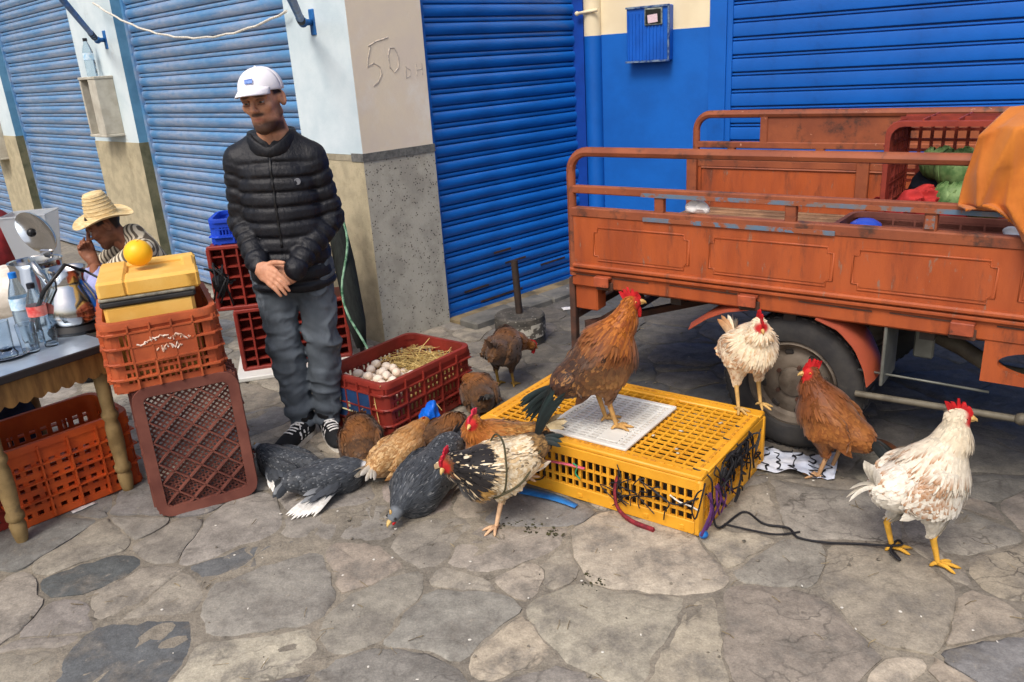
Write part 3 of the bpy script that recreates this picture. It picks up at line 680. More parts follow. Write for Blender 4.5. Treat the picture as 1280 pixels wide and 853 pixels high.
        n_ = len(ou); V = [(x, y, -.010) for x, y in inn_]+[(x*.995, y*.995, -.012) for x, y in ou]+[(x, y, -.007) for x, y in ou]+[(x, y, .030) for x, y in ou]+[(x, y, .030) for x, y in inn_]; F = []
        for k in range(5):
            for i in range(n_): j = (i+1) % n_; F.append((k*n_+i, k*n_+j, ((k+1) % 5)*n_+j, ((k+1) % 5)*n_+i)[::-1])
        mb.add(V, F)
    else: mb.box((0, 0, .006), (L-.02, W-.02, .01))
    obj('base', mb, mt, t)
    return t

CR = 'plastic crates on the pavement'
# --- brown crate standing on its short side, lattice base to the street
def place_parts(t, R, tr=(0, 0, 0)):
    M4 = Matrix.Translation(Vector(tr))@Matrix([list(r)+[0] for r in R]+[[0, 0, 0, 1]]).to_4x4()
    for c in t.children: c.matrix_local = M4
ang = radians(32)
t = thing('plastic_crate', 'dull brown plastic crate standing on end, its lattice base facing out', 'crate', (-1.262, 2.862, 0), radians(25), CR)
crate(t, .53, .375, .30, mt_brown, nv=12, hz=(.2, .5, .8), wh=.016, base='lattice')
# local crate axes: length -> up, width -> along street (x), height(open side) -> back (y)
Rst = np.stack([[0, 0, 1.], [-1., 0, 0], [0, 1., 0]], 1)*np.array([1, 1, 1]); Rst = np.stack([np.array([0, .05, 1.]), np.array([1., 0, 0]), np.array([0, 1., -.05])], 1)
Rst[:, 1] = np.cross(Rst[:, 2], Rst[:, 0])
place_parts(t, Rst, (0, .0, .268))
# --- orange crate on top of it
t = thing('plastic_crate', 'orange plastic crate with white lettering holding a yellow box, on the brown crate', 'crate', (-1.40, 3.06, .528), radians(25), CR)
crate(t, .40, .46, .275, mt_orange2, nv=17, wv=.008, hz=(.30,), wh=.012, ribs=4, rib_h=(.2, .42, .64, .84), nv_short=17)
R = np.eye(3)
mb = MB().box((0, -.236, .165), (.235, .012, .125), bev=.003); lp = obj('name_panel', mb, mt_orange2, t)
mb = MB(); r_ = np.random.default_rng(3)
for row, (zc, x0, x1, n) in enumerate(((.185, -.085, .085, 17), (.155, -.03, .05, 8))):
    for k in range(n):
        x = x0+(x1-x0)*k/(n-1)+r_.normal()*.002; dz = (.024 if row == 0 else .012)*(1-((x)/.1)**2)-.012
        P = [(x+r_.normal()*.004, -.2432, zc+dz+r_.normal()*.007), (x+.006+r_.normal()*.004, -.2436, zc+dz+r_.normal()*.006), (x+.012, -.2432, zc+dz+r_.normal()*.006)]
        mb.tube(P, .0032, 4)
lt = obj('lettering', mb, mt_paintw, t); lt['label'] = 'worn white stencilled lettering'
# yellow cool box inside
t = thing('cool_box', 'yellow box with recessed lid and black strap, sitting in the orange crate', 'box', (-1.405, 3.05, .542), radians(22))
mt_foam = mat('yellow_foam', S(226, 182, 96), .7, S(218, 168, 76), 6, .001, 60, dirt_or_sheen=(S(190, 120, 50), .62, .8, 9))
obj('body', MB().box((0, 0, .155), (.315, .36, .31), bev=.012), mt_foam, t, smooth=30)
obj('strap', MB().box((0, 0, .318), (.332, .372, .026), bev=.008), mat('black_rubber', S(30, 30, 32), .6, S(50, 50, 50), 9), t, smooth=30)
obj('liner', MB().box((0, 0, .336), (.335, .374, .012), bev=.004), mat('grey_cloth_liner', S(150, 146, 130), .9, S(100, 98, 90), 20, .001), t)
mb = MB(); mb.box((-.115, 0, .371), (.10, .37, .066), bev=.010).box((.06, -.12, .371), (.26, .13, .066), bev=.010).box((.06, .15, .371), (.26, .07, .066), bev=.010).box((.16, 0, .371), (.05, .37, .0655), bev=.010).box((.04, .02, .362), (.25, .24, .048), bev=.005)
obj('lid', mb, mt_foam, t, smooth=30)
t0 = t
o = thing('yellow_ball', 'round yellow melon-like ball resting on the yellow box', 'ball', (-1.432, 3.085, .944)); r_ = np.random.default_rng(1)
mb = MB().ball((0, 0, .052), (.0525, .0525, .052), seg=28, rings=18); obj('skin', mb, mat('yellow_rind', S(244, 192, 40), .42, S(238, 178, 30), 5, .0004, 90), o, smooth=True)
obj('stem', MB().ball((.01, -.012, .1025), (.006, .006, .003)), mat('pale_stem', S(246, 200, 90), .6), o, smooth=True)
mb = MB(); P = [(-1.14, 3.10, .80), (-1.13, 3.09, .86), (-1.16, 3.14, .90), (-1.20, 3.2, .87), (-1.17, 3.23, .82), (-1.14, 3.17, .80)]
for q in range(5):
    r2 = np.random.default_rng(q+5); mb.tube([np.array(p)+r2.normal(size=3)*.02 for p in P], .004, 5)
mb.box((-1.17, 3.17, .83), (.05, .07, .06), rotz(.5), .01); tag(obj('cable_tangle', mb, mat('black_cord', S(24, 24, 26), .6)), 'tangle of black cable beside the yellow box in the crate', 'cord')
# --- orange crate under the table
t = thing('plastic_crate', 'bright orange slotted crate under the tea table', 'crate', (-1.925, 3.03, 0), radians(47), CR)
crate(t, .50, .36, .335, mt_orange, nv=11, wv=.020, hz=(.2, .4, .6, .8), wh=.024, ribs=3, rib_h=(.3, .52, .72), rim=.03)
t = thing('plastic_crate', 'dull red crate half hidden behind the turned table leg', 'crate', (-2.30, 2.72, 0), radians(47), CR)
crate(t, .50, .36, .30, mt_red, nv=9, wv=.034, hz=(.2, .4, .6, .8), wh=.03, rib_h=(.3, .52, .72))
# --- red crates stood on edge behind the man, base to the left
Rup = np.stack([[1., 0, 0], [0, 0, 1.], [0, 1., 0]], 1); Rup = np.stack([np.array([1., 0, 0]), np.array([0, .0, 1.]), np.array([0, -1., 0])], 1)@rotx(pi)
def ribbed(loc, rz, lab, L=.60, W=.36):
    t = thing('plastic_crate', lab, 'crate', loc, rz, CR); D_ = .26
    mb = MB().box((0, D_-.006, W/2), (L-.01, .012, W-.01)); obj('base', mb, mt_red, t)
    for nm, c, s_ in (('side_panel', (0, D_/2, .006), (L, D_, .012)), ('side_panel', (0, D_/2, W-.006), (L, D_, .012)), ('side_panel', (-L/2+.006, D_/2, W/2), (.012, D_, W-.024)), ('side_panel', (L/2-.006, D_/2, W/2), (.012, D_, W-.024))): obj(nm, MB().box(c, s_, bev=.004), mt_red, t)
    for k in range(1, 8): obj('rib', MB().box((-L/2+L*k/8, .045, W/2), (.010, .085, W-.02)), mt_red, t)
    for k in range(1, 6): obj('rib', MB().box((0, .050, W*k/6), (L-.02, .07, .007)), mt_red, t)
    obj('backing', MB().box((0, .10, W/2), (L-.02, .008, W-.02)), mt_red, t)
    mb = MB()
    for z in (0.008, W-.008): mb.box((0, .014, z), (L+.014, .03, .022), bev=.005)
    for x in (-L/2, L/2): mb.box((x, .014, W/2), (.022, .03, W-.02), bev=.005)
    obj('rim', mb, mt_red, t); return t
ribbed((-1.24, 4.36, .029), radians(14), 'red ribbed crate on edge on white foam board behind the man')
ribbed((-1.32, 4.33, .395), radians(8), 'red ribbed crate on edge, topmost of the stack behind the man')
t = thing('plastic_crate', 'small blue mesh crate on top of the red crates', 'crate', (-1.41, 4.50, .758), radians(8), CR); crate(t, .42, .30, .14, mt_bluepl, nv=22, wv=.006, hz=(.35, .6), wh=.006, rib_h=(.3,), rim=.02)
tag(obj('foam_board', MB().box((0, 0, .0145), (.66, .42, .029), bev=.006), mt_whitepl, None, (-1.28, 4.46, 0), radians(14)), 'white foam board lying under the red crates', 'board')
# --- egg crate
EC = np.array([-.56, 3.66, 0]); ea = radians(52)
t = thing('plastic_crate', 'red slotted crate with blue side panel, filled with eggs and straw', 'crate', EC, ea, CR)
crate(t, .60, .42, .29, mt_red, nv=19, wv=.009, hz=(.18, .34, .5, .66), wh=.010, ribs=4, rib_h=(.28, .55, .80), solid=(2,), nv_short=12)
mt_navy = mat('worn_navy_paint', S(34, 66, 110), .6, S(26, 50, 84), 8, .0006, 50, dirt_or_sheen=(S(140, 60, 44), .64, .7, 9))
obj('blue_panel', MB().box((-.3085, .03, .155), (.006, .30, .155), bev=.002), mt_navy, t)
mb = MB()
for x, z0, z1 in ((.10, .20, .11), (-.01, .17, .13)): pass
for P in ([(.115, .205), (.075, .205)], [(.075, .205), (.095, .125)], [(.095, .125), (-.02, .12)], [(.03, .165), (.028, .14)]): mb.tube([(-.3125, y, z) for y, z in P], .008, 4, flat=.3)
obj('painted_figure', mb, mat('pale_yellow_paint', S(190, 184, 140), .8, S(150, 150, 120), 40), t)
mb = MB()
for k in range(8): y = .10-k*.024; mb.tube([(-.3035, y, .06), (-.3035, y-.005, .035)], .003, 4); mb.tube([(-.3035, y-.010, .06), (-.3035, y-.006, .038)], .003, 4)
obj('lettering', mb, mat('dull_yellow_print', S(170, 130, 80), .8), t)
mt_egg = mat('eggshell', S(232, 218, 200), .5, S(222, 200, 178), 9, rnd=.06); mt_straw = mat('straw', S(206, 180, 116), .8, S(168, 140, 80), 30)
er = np.random.default_rng(9)
def egg_mesh():
    pr = [(0.0005, -.026)]+[(.0215*sqrt(max(0, 1-(z/.026)**2))*(1+.12*(-z/.026)), z) for z in np.linspace(-.0245, .027, 10)[:-1]]+[(.0005, .029)]
    return MB().lathe(pr, 14).mesh('egg', mt_egg, smooth=True)
eme = egg_mesh(); placed = []
for layer, (zz, n) in enumerate(((.190, 34), (.222, 24))):
    tries = 0
    while n and tries < 4000:
        tries += 1; x = er.uniform(-.26, .04 if layer == 0 else -.0); y = er.uniform(-.16, .16); p = np.array([x, y, zz])
        if all(np.linalg.norm(p-q) > .046 for q in placed):
            placed.append(p); n -= 1; c = EC+rotz(ea)@p
            e = link('egg', eme, None, tuple(c)); e.rotation_euler = (pi/2+er.normal()*.3, er.normal()*.4, er.uniform(0, 6.28)); tag(e, 'pale egg nested in straw in the red crate', 'egg', 'eggs in the red crate')
def straw(name, n, cen, ext, zr, L, lab, cat, par=None, seed=0, loc=(0, 0, 0), rz=0., rad=.0016, up=.15, m=mt_straw):
    r = np.random.default_rng(seed); mb = MB()
    for i in range(n):
        p = np.array([r.uniform(-1, 1)*ext[0]+cen[0], r.uniform(-1, 1)*ext[1]+cen[1], r.uniform(*zr)]); a = r.uniform(0, 6.28); l = L*r.uniform(.4, 1); d = np.array([cos(a), sin(a), r.normal()*up])*l/2; k = r.normal(size=3)*l*.06; k[2] = abs(k[2])*.4
        mb.tube([p-d, p+k, p+d], rad*r.uniform(.6, 1.3), 3, caps=False)
    o = obj(name, mb, m, par, loc, rz); o['kind'] = 'stuff'
    if lab: tag(o, lab, cat)
    return o
straw('straw_bedding', 420, (.13, 0), (.12, .14), (.18, .255), .13, 'loose straw heaped at the back of the egg crate', 'straw', loc=tuple(EC), rz=ea, seed=3)
straw('straw_bedding', 200, (-.02, 0), (.26, .16), (.12, .19), .12, 'straw spread beneath the eggs', 'straw', loc=tuple(EC), rz=ea, seed=4)
mb = MB(); mb.box((0, 0, .09), (.55, .37, .14)); 
tag(obj('straw_fill', mb, mt_straw, None, tuple(EC+np.array([0, 0, -.0])), ea), 'packed straw filling the red egg crate', 'straw')['kind'] = 'stuff'
mb = MB()
for a, b in (((.05, -.06, .24), (.13, -.10, .36)), ((-.24, -.12, .20), (-.33, -.22, .30)), ((-.28, -.12, .28), (-.32, -.17, .10)), ((-.28, .10, .26), (-.34, .18, .30)), ((.0, -.1, .2), (-.0, -.26, .06))): mb.tube([a, (np.array(a)+np.array(b))/2+np.array([0, .01, .01]), b], .002, 4)
o = obj('loose_straw', mb, mt_straw, None, tuple(EC), ea); tag(o, 'long straws poking out of the egg crate', 'straw'); o['kind'] = 'stuff'

# --- yellow poultry crate
YC = np.array([.412, 2.951, 0]); ya = radians(-37.3); YL, YW, YH = .985, .62, .222
t = thing('poultry_crate', 'low yellow barred poultry crate with white sliding lid', 'poultry crate', YC, ya)
def yb(name, mb, mt=mt_yellow, smooth=False): return obj(name, mb, mt, t, smooth=smooth)
for wi, (R, tr, LL) in enumerate(wall_frames(YL, YW, .016)):
    mb = MB(); n = 32 if wi < 2 else 20
    for k in range(1, n):
        x = -LL/2+LL*k/n
        mb.box((x, 0, YH/2), (.0065 if k % 4 else .012, .012, YH-.03))
    for z in (.085, .135): mb.box((0, 0, z), (LL-.02, .010, .008))
    mb.box((0, 0, .026), (LL-.008, .018, .052), bev=.003).box((0, 0, YH-.026), (LL-.008, .018, .042), bev=.003)
    for k in range(7): mb.box((-LL/2+LL*(k+.5)/7, .010, .022), (.02, .006, .018), bev=.002)
    yb('side_wall', mb.xf(R, tr))
for sx in (-1, 1):
    for sy in (-1, 1): yb('corner_post', MB().box((sx*(YL/2-.012), sy*(YW/2-.012), YH/2), (.034, .034, YH), bev=.010), smooth=40)
# top: frame, grid, opening with white lid
ox0, ox1, oy0, oy1 = -.17, .13, -.285, .10
mb = MB(); zt = YH+.004
for sy in (-1, 1): mb.box((0, sy*(YW/2-.03), zt), (YL, .062, .018), bev=.005)
for sx in (-1, 1): mb.box((sx*(YL/2-.03), 0, zt), (.062, YW-.12, .0178), bev=.005)
mb.box((ox0-.016, 0, zt), (.026, YW-.12, .0174)).box((ox1+.01, 0, zt), (.02, YW-.12, .0174))
yb('top_frame', mb, smooth=40)
mb = MB()
def gridbars(x0, x1, y0, y1):
    nx = max(1, int(round((x1-x0)/.044))); ny = max(1, int(round((y1-y0)/.034)))
    for k in range(nx+1): x = x0+(x1-x0)*k/nx; mb.box((x, (y0+y1)/2, zt), (.009, y1-y0, .009))
    for k in range(ny+1): y = y0+(y1-y0)*k/ny; mb.box(((x0+x1)/2, y, zt+.0005), (x1-x0, .0085, .0085))
e = YW/2-.055
gridbars(ox1+.02, YL/2-.055, -e, e); gridbars(-YL/2+.055, ox0-.03, -e, e); gridbars(ox0, ox1, oy1, e)
yb('top_grid', mb)
mb = MB()                                                                # raised moulding dashes on the frame
for k in range(26):
    x = -YL/2+.06+(YL-.12)*k/25
    for sy in (-1, 1): mb.box((x, sy*(YW/2-.03), zt+.010), (.022, .010, .004), bev=.001)
for k in range(14):
    y = -YW/2+.08+(YW-.16)*k/13
    for sx in (-1, 1): mb.box((sx*(YL/2-.03), y, zt+.010), (.010, .024, .004), bev=.001)
yb('moulding', mb, mat('yellow_plastic_worn', S(214, 150, 40), .5, S(176, 118, 40), 12))['kind'] = 'stuff'
yb('base', MB().box((0, 0, .006), (YL-.03, YW-.03, .012)), mat('shade_dark_base', S(52, 42, 30), .9, S(36, 30, 24), 12, .003, 40))  # base colour darkened to put shade inside the crate
mb = MB(); lx0, lx1, ly0, ly1 = ox0-.02, ox1+.05, -.27, .16; zl = zt+.016
mb.box(((lx0+lx1)/2, ly0+.01, zl), (lx1-lx0, .022, .012), bev=.003).box(((lx0+lx1)/2, ly1-.01, zl), (lx1-lx0, .022, .012), bev=.003).box((lx0+.01, (ly0+ly1)/2, zl), (.022, ly1-ly0, .0118), bev=.003).box((lx1-.01, (ly0+ly1)/2, zl), (.022, ly1-ly0, .0118), bev=.003)
for k in range(1, 20): y = ly0+(ly1-ly0)*k/20; mb.box(((lx0+lx1)/2, y, zl), (lx1-lx0-.02, .010, .006))
for k in range(1, 8): x = lx0+(lx1-lx0)*k/8; mb.box((x, (ly0+ly1)/2, zl-.0005), (.012, ly1-ly0-.02, .0055))
mb.box((lx1-.10, ly0+.10, zl), (.085, .13, .0085), bev=.002)
yb('lid', mb, mt_whitepl); 
DROP = mat('droppings', S(196, 190, 170), .9, S(120, 110, 90), 60)
mb = MB(); r_ = np.random.default_rng(8)
for k in range(22): mb.ball((r_.uniform(-.4, .42), r_.uniform(-.27, .27), zt+.011), (.010*r_.random()+.003, .007*r_.random()+.003, .003), rotz(r_.random()*3), 7, 5)
o = obj('droppings', mb, DROP, t); o['kind'] = 'stuff'

# ================================================================== CARGO TRICYCLE
mt_paint = mat('orange_truck_paint', S(166, 82, 42), .5, S(146, 70, 38), 3.5, .0012, 30, spec=.4, dirt_or_sheen=(S(100, 54, 38), .52, .74, 5), dirt2=(S(136, 102, 84), .61, .68, 20), stretch=(2.2, 1, .55), rvar=.15)
mt_rail = mat('worn_orange_rail_paint', S(146, 80, 50), .55, S(124, 66, 44), 6, .0008, 50, dirt_or_sheen=(S(70, 48, 40), .52, .70, 9), dirt2=(S(190, 138, 110), .64, .72, 24))
mt_oldblue = mat('old_blue_paint', S(88, 112, 134), .6, S(120, 100, 90), 18, .0008, 50, dirt_or_sheen=(S(140, 78, 50), .50, .54, 9))
mt_rust = mat('rust_and_dirt', S(88, 58, 46), .8, S(58, 44, 38), 10, .0015, 50)
mt_under = mat('underbody', S(44, 42, 42), .8, S(62, 54, 48), 8, .001, 40)
mt_tyre = mat('tyre_rubber', S(46, 46, 48), .8, S(62, 60, 58), 9, .001, 50, dirt_or_sheen=(S(104, 98, 90), .62, .85, 6))
mt_rim = mat('grimy_rim', S(128, 118, 106), .6, S(92, 82, 72), 8, .001, 40, metal=.3, dirt_or_sheen=(S(60, 46, 38), .55, .7, 14))
mt_grey = mat('grey_steel', S(120, 122, 116), .5, S(96, 98, 92), 8, metal=.5)
Td = nrm([.785, -.62, 0]); Tn = np.array([-Td[1], Td[0], 0]); WB = G(985, 550)
TO = WB-Tn*.12; ta = atan2(Td[1], Td[0])
tr = thing('cargo_tricycle', 'rusty orange cargo tricycle with railed open bed parked by the shutters', 'cargo tricycle', TO, ta)
BW, U0, U1, TL = 1.30, -.99, 1.30, .035
def tz(mb):                                                              # the bed leans a little
    for v in mb.v: v[:, 2] += v[:, 1]*TL
    return mb
def tp(name, mb, mt, smooth=False, parent=None, tilt=True): return obj(name, tz(mb) if tilt else mb, mt, parent or tr, smooth=smooth)
def hoop(v, zt_, zb):
    P = [(U0, v, zb), (U0, v, zt_-.09)]+[(U0+.085*(1-cos(a)), v, zt_-.085+.085*sin(a)) for a in np.linspace(.1, pi/2, 7)]+[(U1, v, zt_)]
    return P
for v, sg, nm in ((0., 1, 'near'), (BW, -1, 'far')):
    tp('top_rail', MB().tube(hoop(v, 1.218, .66), .021, 8), mt_rail, 45)
    tp('middle_rail', MB().bar((U0, v, 1.055), (U1, v, 1.055), .032, .034, bev=.004), mt_rail)
    tp('lower_rail', MB().bar((U0, v, .955), (U1, v, .955), .04, .042, bev=.005), mt_rail)
    for u in ((-.55, .0, .48, 1.0) if sg > 0 else (-.78, -.3, .25, .8)): tp('rail_post', MB().bar((u, v, .955), (u, v, 1.055), .03, .042, up=(1, 0, 0), bev=.003), mt_rail)
    mb = MB().box(((U0+U1)/2, v, .822), (U1-U0, .03, .235), bev=.004); pn = tp('side_panel', mb, mt_paint)
    if sg > 0:
        for c0, c1 in ((-.87, -.41), (-.32, .17), (.24, .70), (.77, 1.22)):
            z0, z1, c = .742, .892, .022; q = [(c0, z0+c), (c0+c, z0+c), (c0+c, z0), (c1-c, z0), (c1-c, z0+c), (c1, z0+c), (c1, z1-c), (c1-c, z1-c), (c1-c, z1), (c0+c, z1), (c0+c, z1-c), (c0, z1-c)]
            mb = MB(); mb.tube([(u, -.0155, z) for u, z in q], .0042, 6, closed=True); tp('pressed_frame', mb, mt_paint, True, pn)
            mb = MB().prism([(u*1., z) for u, z in [(c0+.01, z0+.03), (c0+.03, z0+.01), (c1-.03, z0+.01), (c1-.01, z0+.03), (c1-.01, z1-.03), (c1-.03, z1-.01), (c0+.03, z1-.01), (c0+.01, z1-.03)]], .0035, (0, -.0145, 0), (1, 0, 0), (0, 0, 1), (0, -1, 0)); tp('pressed_panel', mb, mt_paint, False, pn)
        tp('panel_lip', MB().bar((U0+.01, -.02, .712), (U1, -.02, .712), .03, .02, bev=.006), mt_paint, 30, pn)
    else:
        for c0, c1 in ((-.95, -.10), (-.05, .62), (.68, 1.28)):
            mb = MB(); mb.tube([(c0, v-.018, .75), (c1, v-.018, .75), (c1, v-.018, .93), (c0, v-.018, .93)], .006, 5, closed=True); tp('pressed_frame', mb, mt_rail, False, pn)
        for u in (-1.0, -.075): tp('rail_post', MB().bar((u, v-.03, .70), (u, v-.03, 1.0), .03, .06, up=(1, 0, 0), bev=.003), mt_rail)
# blue undercoat showing on the near rails
mb = MB()
mb.bar((-.63, -.0185, 1.047), (1.1, -.0185, 1.047), .006, .016).bar((-.62, -.0215, .9455), (.17, -.0215, .9455), .006, .017).bar((.48, -.0185, .985), (.48, -.0185, 1.03), .006, .03, up=(1, 0, 0))
tp('bare_paint_patch', mb, mt_oldblue)
tp('upper_panel', MB().box(((-.60+U1)/2, BW, 1.137), (U1+.60, .012, .135)), mt_rail)
tp('rail_post', MB().bar((-.60, BW, 1.055), (-.60, BW, 1.218), .03, .04, up=(1, 0, 0), bev=.003), mt_rail)
# sill, tailgate, floor, headboard
tp('sill', MB().box(((U0+U1)/2, .015, .652), (U1-U0+.02, .05, .09), bev=.008).box(((U0+U1)/2, -.012, .688), (U1-U0+.02, .03, .016), bev=.004), mt_paint, 30)
tp('sill', MB().box(((U0+U1)/2, BW-.015, .65), (U1-U0+.02, .05, .09), bev=.008), mt_paint, 30)
mb = MB()
for u0, u1 in ((-.98, -.6), (-.5, -.2), (.05, .32), (.38, .6), (.72, 1.0)): tp('rust_streak', MB().bar((u0, -.0115, .667-.0), (u1, -.0115, .664), .004, .0045), mt_rust)
tp('headboard', MB().box((U1+.01, BW/2, .96), (.03, BW, .54), bev=.004), mt_paint)
mb = MB().box(((U0+U1)/2, BW/2, .700), (U1-U0, BW-.03, .016))
for k in range(16): mb.box(((U0+U1)/2, .06+(BW-.12)*k/15, .711), (U1-U0-.02, .022, .010), bev=.003)
tp('bed_floor', mb, mat('bare_bed_floor', S(150, 116, 88), .7, S(110, 84, 66), 7, .001, 40))
for u in (-.82, -.145, .62):                                             # latches on the sill
    mb = MB().box((u, -.030, .668), (.075, .04, .012), bev=.003).box((u, -.045, .648), (.075, .010, .04), bev=.003); h_ = tp('latch', mb, mat('latch_paint_%d' % int(u*100), S(176, 88, 56), .5, S(136, 66, 44), 12, dirt_or_sheen=(S(80, 52, 42), .56, .7, 20)))
    mb = MB().box((u, -.014, .625), (.085, .012, .04), bev=.003).ball((u-.02, -.022, .622), .007).ball((u+.02, -.022, .622), .007); tp('hinge', mb, mt_rust, False, h_)
# chassis
mb = MB()
for v in (.25, BW-.25): mb.bar((U0, v, .56), (U1+.1, v, .56), .05, .08)
for u in (-.9, -.5, .0, .5, 1.0): mb.bar((u, .05, .585), (u, BW-.05, .585), .05, .05)
tp('chassis', mb, mt_under)
tp('cross_member', MB().box((U0+.01, BW/2, .60), (.04, BW-.1, .09)), mt_rust)
tp('corner_block', MB().box((U0+.055, .05, .555), (.12, .08, .13), bev=.006), mt_paint)
mb = MB(); gz = .28
for v in (.02, BW-.04): mb.bar((U0-.02, v, gz), (U0-.02, v, .64), .035, .03, up=(1, 0, 0), bev=.003)
tp('rear_guard', mb.bar((U0-.02, .02, gz+.02), (U0-.02, BW-.04, gz+.02), .03, .04, bev=.003).bar((U0-.02, .02, .45), (U0-.02, BW-.04, .45), .03, .035, bev=.003).bar((U0+.3, .1, .56), (U0+.0, .1, .36), .03, .03).bar((U0+.02, .05, .40), (U0+.45, .5, .44), .03, .03).bar((U0+.02, .45, .3), (U0+.02, .45, .6), .03, .03, up=(1, 0, 0)), mt_rust)
# wheels
def wheel(u, v, parent=tr, r=.288, wd=.165):
    w_ = link('wheel', None, parent, (u, v, r)); w_.empty_display_size = .1
    Rw = rotx(pi/2)
    pr = [(r*.62, -.055), (r*.66, -.075), (r*.80, -.083), (r*.92, -.078), (r*.975, -.066), (r, -.052), (r, .052), (r*.975, .066), (r*.92, .078), (r*.80, .083), (r*.66, .075), (r*.62, .055)]
    mb = MB().lathe(pr+[pr[0]], 48, R=Rw, caps=False)
    for k in range(48):
        a = 2*pi*k/48; c = np.array([cos(a)*r, 0, sin(a)*r])
        for dy, sk in ((-.045, .3), (0, -.3), (.045, .3)): mb.box(c+np.array([0, dy, 0]), (.006, .036, .02), roty(-a+0)@rotx(0))
    obj('tyre', mb, mt_tyre, w_, smooth=35)
    pr = [(r*.64, -.062), (r*.60, -.066), (r*.575, -.05), (r*.56, -.03), (r*.50, -.022), (r*.40, -.034), (r*.30, -.042), (r*.22, -.036), (r*.20, -.05), (r*.14, -.056), (.001, -.058)]
    obj('rim', MB().lathe([(a, -b) for a, b in pr], 40, R=Rw, caps=False), mt_rim, w_, smooth=35)
    mb = MB()
    for k in range(8): a = 2*pi*k/8+.2; obj('rim_slot', MB().box((cos(a)*r*.45, -.0315, sin(a)*r*.45), (.022, .012, .036), roty(-a), .006), mt_under, w_)
    for k in range(5): a = 2*pi*k/5; obj('wheel_nut', MB().lathe([(.009, 0), (.009, .012)], 6, (cos(a)*r*.255, -.040, sin(a)*r*.255), rotx(pi/2)), mt_rust, w_)
    return w_
wheel(0.02, .12); wheel(0.02, BW-.12)
tp('axle', MB().tube([(0.02, .1, .288), (0.02, BW-.1, .288)], .03, 10), mt_under, tilt=False).location = (0, 0, 0)
def fender(v0, v1, pts):
    P = np.array([[(u-.012*(k in (0, 4))*np.sign(u), v0+(v1-v0)*k/4, z-.012*(k in (0, 4))) for k in range(5)] for u, z in curve2(pts)])
    return MB().grid(P if pts[0][0] > 0 else P[:, ::-1], thick=.004)
def curve2(p): 
    p = np.array(p, float); t = np.linspace(0, len(p)-1, 14); return np.stack([np.interp(t, range(len(p)), p[:, 0]), np.interp(t, range(len(p)), p[:, 1])], 1)
mt_fend = mat('fender_paint', S(172, 84, 58), .5, S(150, 74, 56), 4, .0006, 40, dirt_or_sheen=(S(66, 96, 150), .64, .68, 3.2), dirt2=(S(120, 110, 100), .66, .8, 9))
for v0, v1 in ((-.015, .21), (BW-.21, BW+.015)):
    tp('fender', fender(v0, v1, [(-.16, .618), (-.26, .595), (-.34, .555), (-.42, .495)]), mt_fend, 40, tilt=False)
    tp('fender', fender(v0, v1, [(.13, .618), (.22, .585), (.285, .52), (.325, .44), (.34, .375)]), mt_fend, 40, tilt=False)
tp('mud_flap', MB().box((.37, .10, .49), (.012, .20, .24), bev=.003), mt_grey, tilt=False)
tp('bracket', MB().box((.48, .14, .535), (.07, .02, .15), bev=.006), mt_grey, tilt=False)
tp('brake_rod', MB().tube([(.16, .06, .40), (.72, .04, .405)], .005, 6), mt_grey, True, tilt=False)
tp('side_bar', MB().tube([(.28, .02, .315), (.95, .02, .335), (1.35, .04, .34)], .0125, 10).ball((.83, .02, .333), (.024, .024, .022)), mat('dirty_tube', S(104, 98, 84), .6, S(76, 70, 60), 14), 40, tilt=False)
tp('exhaust_pipe', MB().tube([(.45, .35, .50), (.58, .32, .46), (.72, .33, .38), (.9, .36, .36), (1.2, .4, .38)], .032, 12), mat('dull_exhaust', S(96, 88, 74), .6, S(70, 62, 54), 10), 40, tilt=False)
# oval-holed side step frame
mb = MB(); n = 32; O, I = [], []
for k in range(n):
    a = 2*pi*k/n; ca, sa = cos(a), sin(a); q = max(abs(ca), abs(sa)); O.append((.21*ca/q, .075*sa/q)); I.append((.165*ca, .048*sa if sa < 0 else .052*sa))
V = [(.90+x, y0, .535+z) for y0 in (-.005, .03) for x, z in O]+[(.90+x, y0, .535+z) for y0 in (-.005, .03) for x, z in I]
F = []
for k in range(n): j = (k+1) % n; F += [(k, j, 2*n+j, 2*n+k), (n+k, 3*n+k, 3*n+j, n+j), (k, n+k, n+j, j), (2*n+k, 2*n+j, 3*n+j, 3*n+k)]
tp('side_step', mb.add(V, F), mt_paint)
tp('fuel_tank', MB().box((.95, .42, .52), (.42, .28, .13), bev=.03), mt_under, 40)
# a front half beyond the frame so that the vehicle stands on three wheels
mb = MB().bar((1.2, BW/2, .50), (2.3, BW/2, .42), .08, .09).bar((2.3, BW/2, .42), (2.42, BW/2, .95), .07, .07, up=(0, 1, 0)).bar((2.42, BW/2-.09, .95), (2.62, BW/2-.09, .29), .035, .035, up=(0, 1, 0)).bar((2.42, BW/2+.09, .95), (2.62, BW/2+.09, .29), .035, .035, up=(0, 1, 0)).tube([(2.25, BW/2-.36, 1.05), (2.42, BW/2-.1, 1.03), (2.42, BW/2+.1, 1.03), (2.25, BW/2+.36, 1.05)], .014, 8)
tp('front_fork', mb, mt_under, tilt=False); tp('saddle', MB().box((1.75, BW/2, .72), (.55, .28, .12), bev=.05), mt_under, 60, tilt=False).location = (0, 0, 0)
tp('saddle_post', MB().bar((1.75, BW/2, .45), (1.75, BW/2, .68), .12, .3, up=(1, 0, 0)), mt_under, tilt=False)
wheel(2.62, BW/2)
def tw(u, v, z): return TO+Td*u+Tn*v+np.array([0, 0, z+v*TL])
